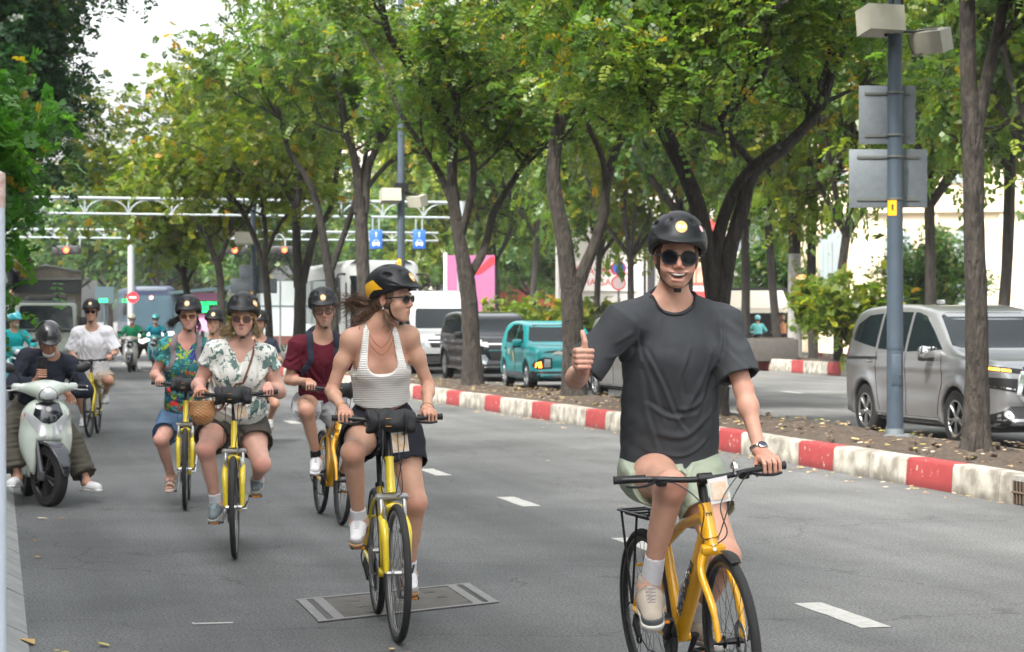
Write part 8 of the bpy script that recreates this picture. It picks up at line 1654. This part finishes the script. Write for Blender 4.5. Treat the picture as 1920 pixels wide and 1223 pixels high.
# ---- riders far back on motor scooters
def moto(px, Z, hd_, label, slabel, bodyc, jack, hel, seed, pants=(.02, .02, .022), h=.019, pole=None, skin=SK4, lookdir=(0, 0, 0), feetdown=False):
    w = at(px, HZ, Z); w.z = 0; rz = heading(*hd_); loc = (w.x, w.y, 0); m = paint('scooter %s' % slabel[:18], bodyc, .3, 0, .8)
    t = scooter('scooter', loc, rz, slabel, m, 'motor scooters', hp=.022); T = Matrix.Translation(Vector(loc)) @ Matrix.Rotation(rz, 4, 'Z')
    spec = dict(H=1.68, h=h, girth=1.05, pelvis=Vector((0, -.82, .84)), chest=Vector((0, -.70, 1.36)), head=Vector((0, -.64, 1.60)), hs=1.05, hrot=lookdir, skin=skin, mouth='closed',
        hands={1: dict(type='rest', wrist=Vector((.30, -.38, 1.06)), at=Vector((.31, -.32, 1.05)), pole=(.8, -.3, -.6)), -1: dict(type='rest', wrist=Vector((-.30, -.38, 1.06)), at=Vector((-.31, -.32, 1.05)), pole=(-.8, -.3, -.6))},
        feet={k: dict(ankle=Vector((k*(.36 if feetdown else .13), -.5, .09 if feetdown else .38)), dir=(k*.2, 1, 0), pole=(k*.7, 1, .4)) for k in (1, -1)},
        top=dict(name='jacket', mat=cloth('jacket %.2f %.2f' % (jack[0], jack[1]), jack), ease=.03, hem=0, sleeve=1.9, fold=.010, seed=seed, neck=(.06, .06)), bottom=dict(name='trousers', mat=cloth('trousers dark', pants), ease=.025, len=1.85, cuff=.07, fold=.01), shoe=dict(type='trainer', mat=BLACK),
        helmet=dict(mat=paint('helmet %.2f %.2f' % (hel[0], hel[1]), hel, .3, 0, .6), sticker=False, vents=False, h=.014, strap=False, cut=-.012), hair=dict(mat=HAIRD))
    r_, bd, ga, jn = person(label, T, spec, 'motor scooter riders'); hp = jn['hp']; S_ = Sdf([ell(hp(0, .055, -.065), (.06, .05, .045), .01, M=jn['Mh'])]); link('face_mask', S_.mesh('face_mask', .014), cloth('white mask', (.6, .6, .6)), r_)
moto(243, 65, (.07, -1), 'scooter rider in green jacket with pale helmet, in mid road', 'dark and pale scooter of the rider in the green jacket', (.50, .49, .44), (.02, .26, .12), (.66, .66, .55), 50)
moto(289, 69, (.10, -1), 'scooter rider in turquoise jacket and helmet, in front of the blue bus', 'turquoise scooter in front of the blue bus', (.01, .26, .27), (.01, .22, .30), (.02, .30, .33), 51)
moto(34, 41.6, (.35, -1), 'scooter rider in turquoise jacket resting at the left kerb, looking sideways', 'turquoise scooter waiting at the left edge', (.02, .36, .38), (.01, .30, .32), (.03, .36, .42), 52, lookdir=(R(45), R(12), 0), feetdown=True, h=.015)
moto(1416, 93, (-.05, 1), 'rider in pale turquoise seen from behind, on the far street', 'pale turquoise scooter seen from behind on the far street', (.35, .55, .55), (.15, .50, .50), (.20, .60, .62), 53)
moto(1455, 95, (-.3, 1), 'rider in orange brown top on a dark scooter on the far street', 'dark scooter beside the pale turquoise one on the far street', (.03, .035, .06), (.55, .24, .12), (.3, .15, .1), 54)
# ---- worker bending over the truck's cargo frame
Tw = Matrix.Translation(Vector((*ppos(22, 65.6), 2.35))) @ Matrix.Rotation(-CAM_A+R(-90)+R(15), 4, 'Z')
spec = dict(H=1.66, h=.019, girth=.95, pelvis=Vector((0, -.12, .84)), chest=Vector((0, .24, 1.14)), head=Vector((0, .50, 1.06)), hs=1.0, hrot=(0, R(45), 0), skin=SK4, mouth='closed', hands={1: dict(type='rest', wrist=Vector((.18, .48, .60))), -1: dict(type='rest', wrist=Vector((-.16, .36, .58)))}, feet={k: dict(ankle=Vector((k*.14, -.15-.12*k, .10)), dir=(0, 1, 0)) for k in (1, -1)},
    top=dict(name='shirt', mat=cloth('washed grey cotton', (.30, .28, .27)), ease=.03, hem=0, sleeve=1.6, fold=.012, seed=60, neck=(.06, .06)), bottom=dict(name='trousers', mat=cloth('navy black cloth', (.018, .02, .028)), ease=.025, len=1.8, fold=.01), hair=dict(mat=HAIRD))
person('worker in grey shirt and dark trousers bending over the truck tarpaulin', Tw, spec, 'workers')
# ============================================================ the air of the street
b = MB(); b.box((60, 150, 19), (240, 330, 20.5)); o = b.build('haze', None, None, False); o['kind'] = 'stuff'
m = bpy.data.materials.new('haze'); m.use_nodes = True; n_ = m.node_tree; n_.nodes.remove(n_.nodes['Principled BSDF']); v_ = n_.nodes.new('ShaderNodeVolumePrincipled'); v_.inputs['Color'].default_value = (.93, .96, 1, 1); v_.inputs['Density'].default_value = .0002; n_.links.new(v_.outputs[0], n_.nodes['Material Output'].inputs['Volume']); o.data.materials.append(m)
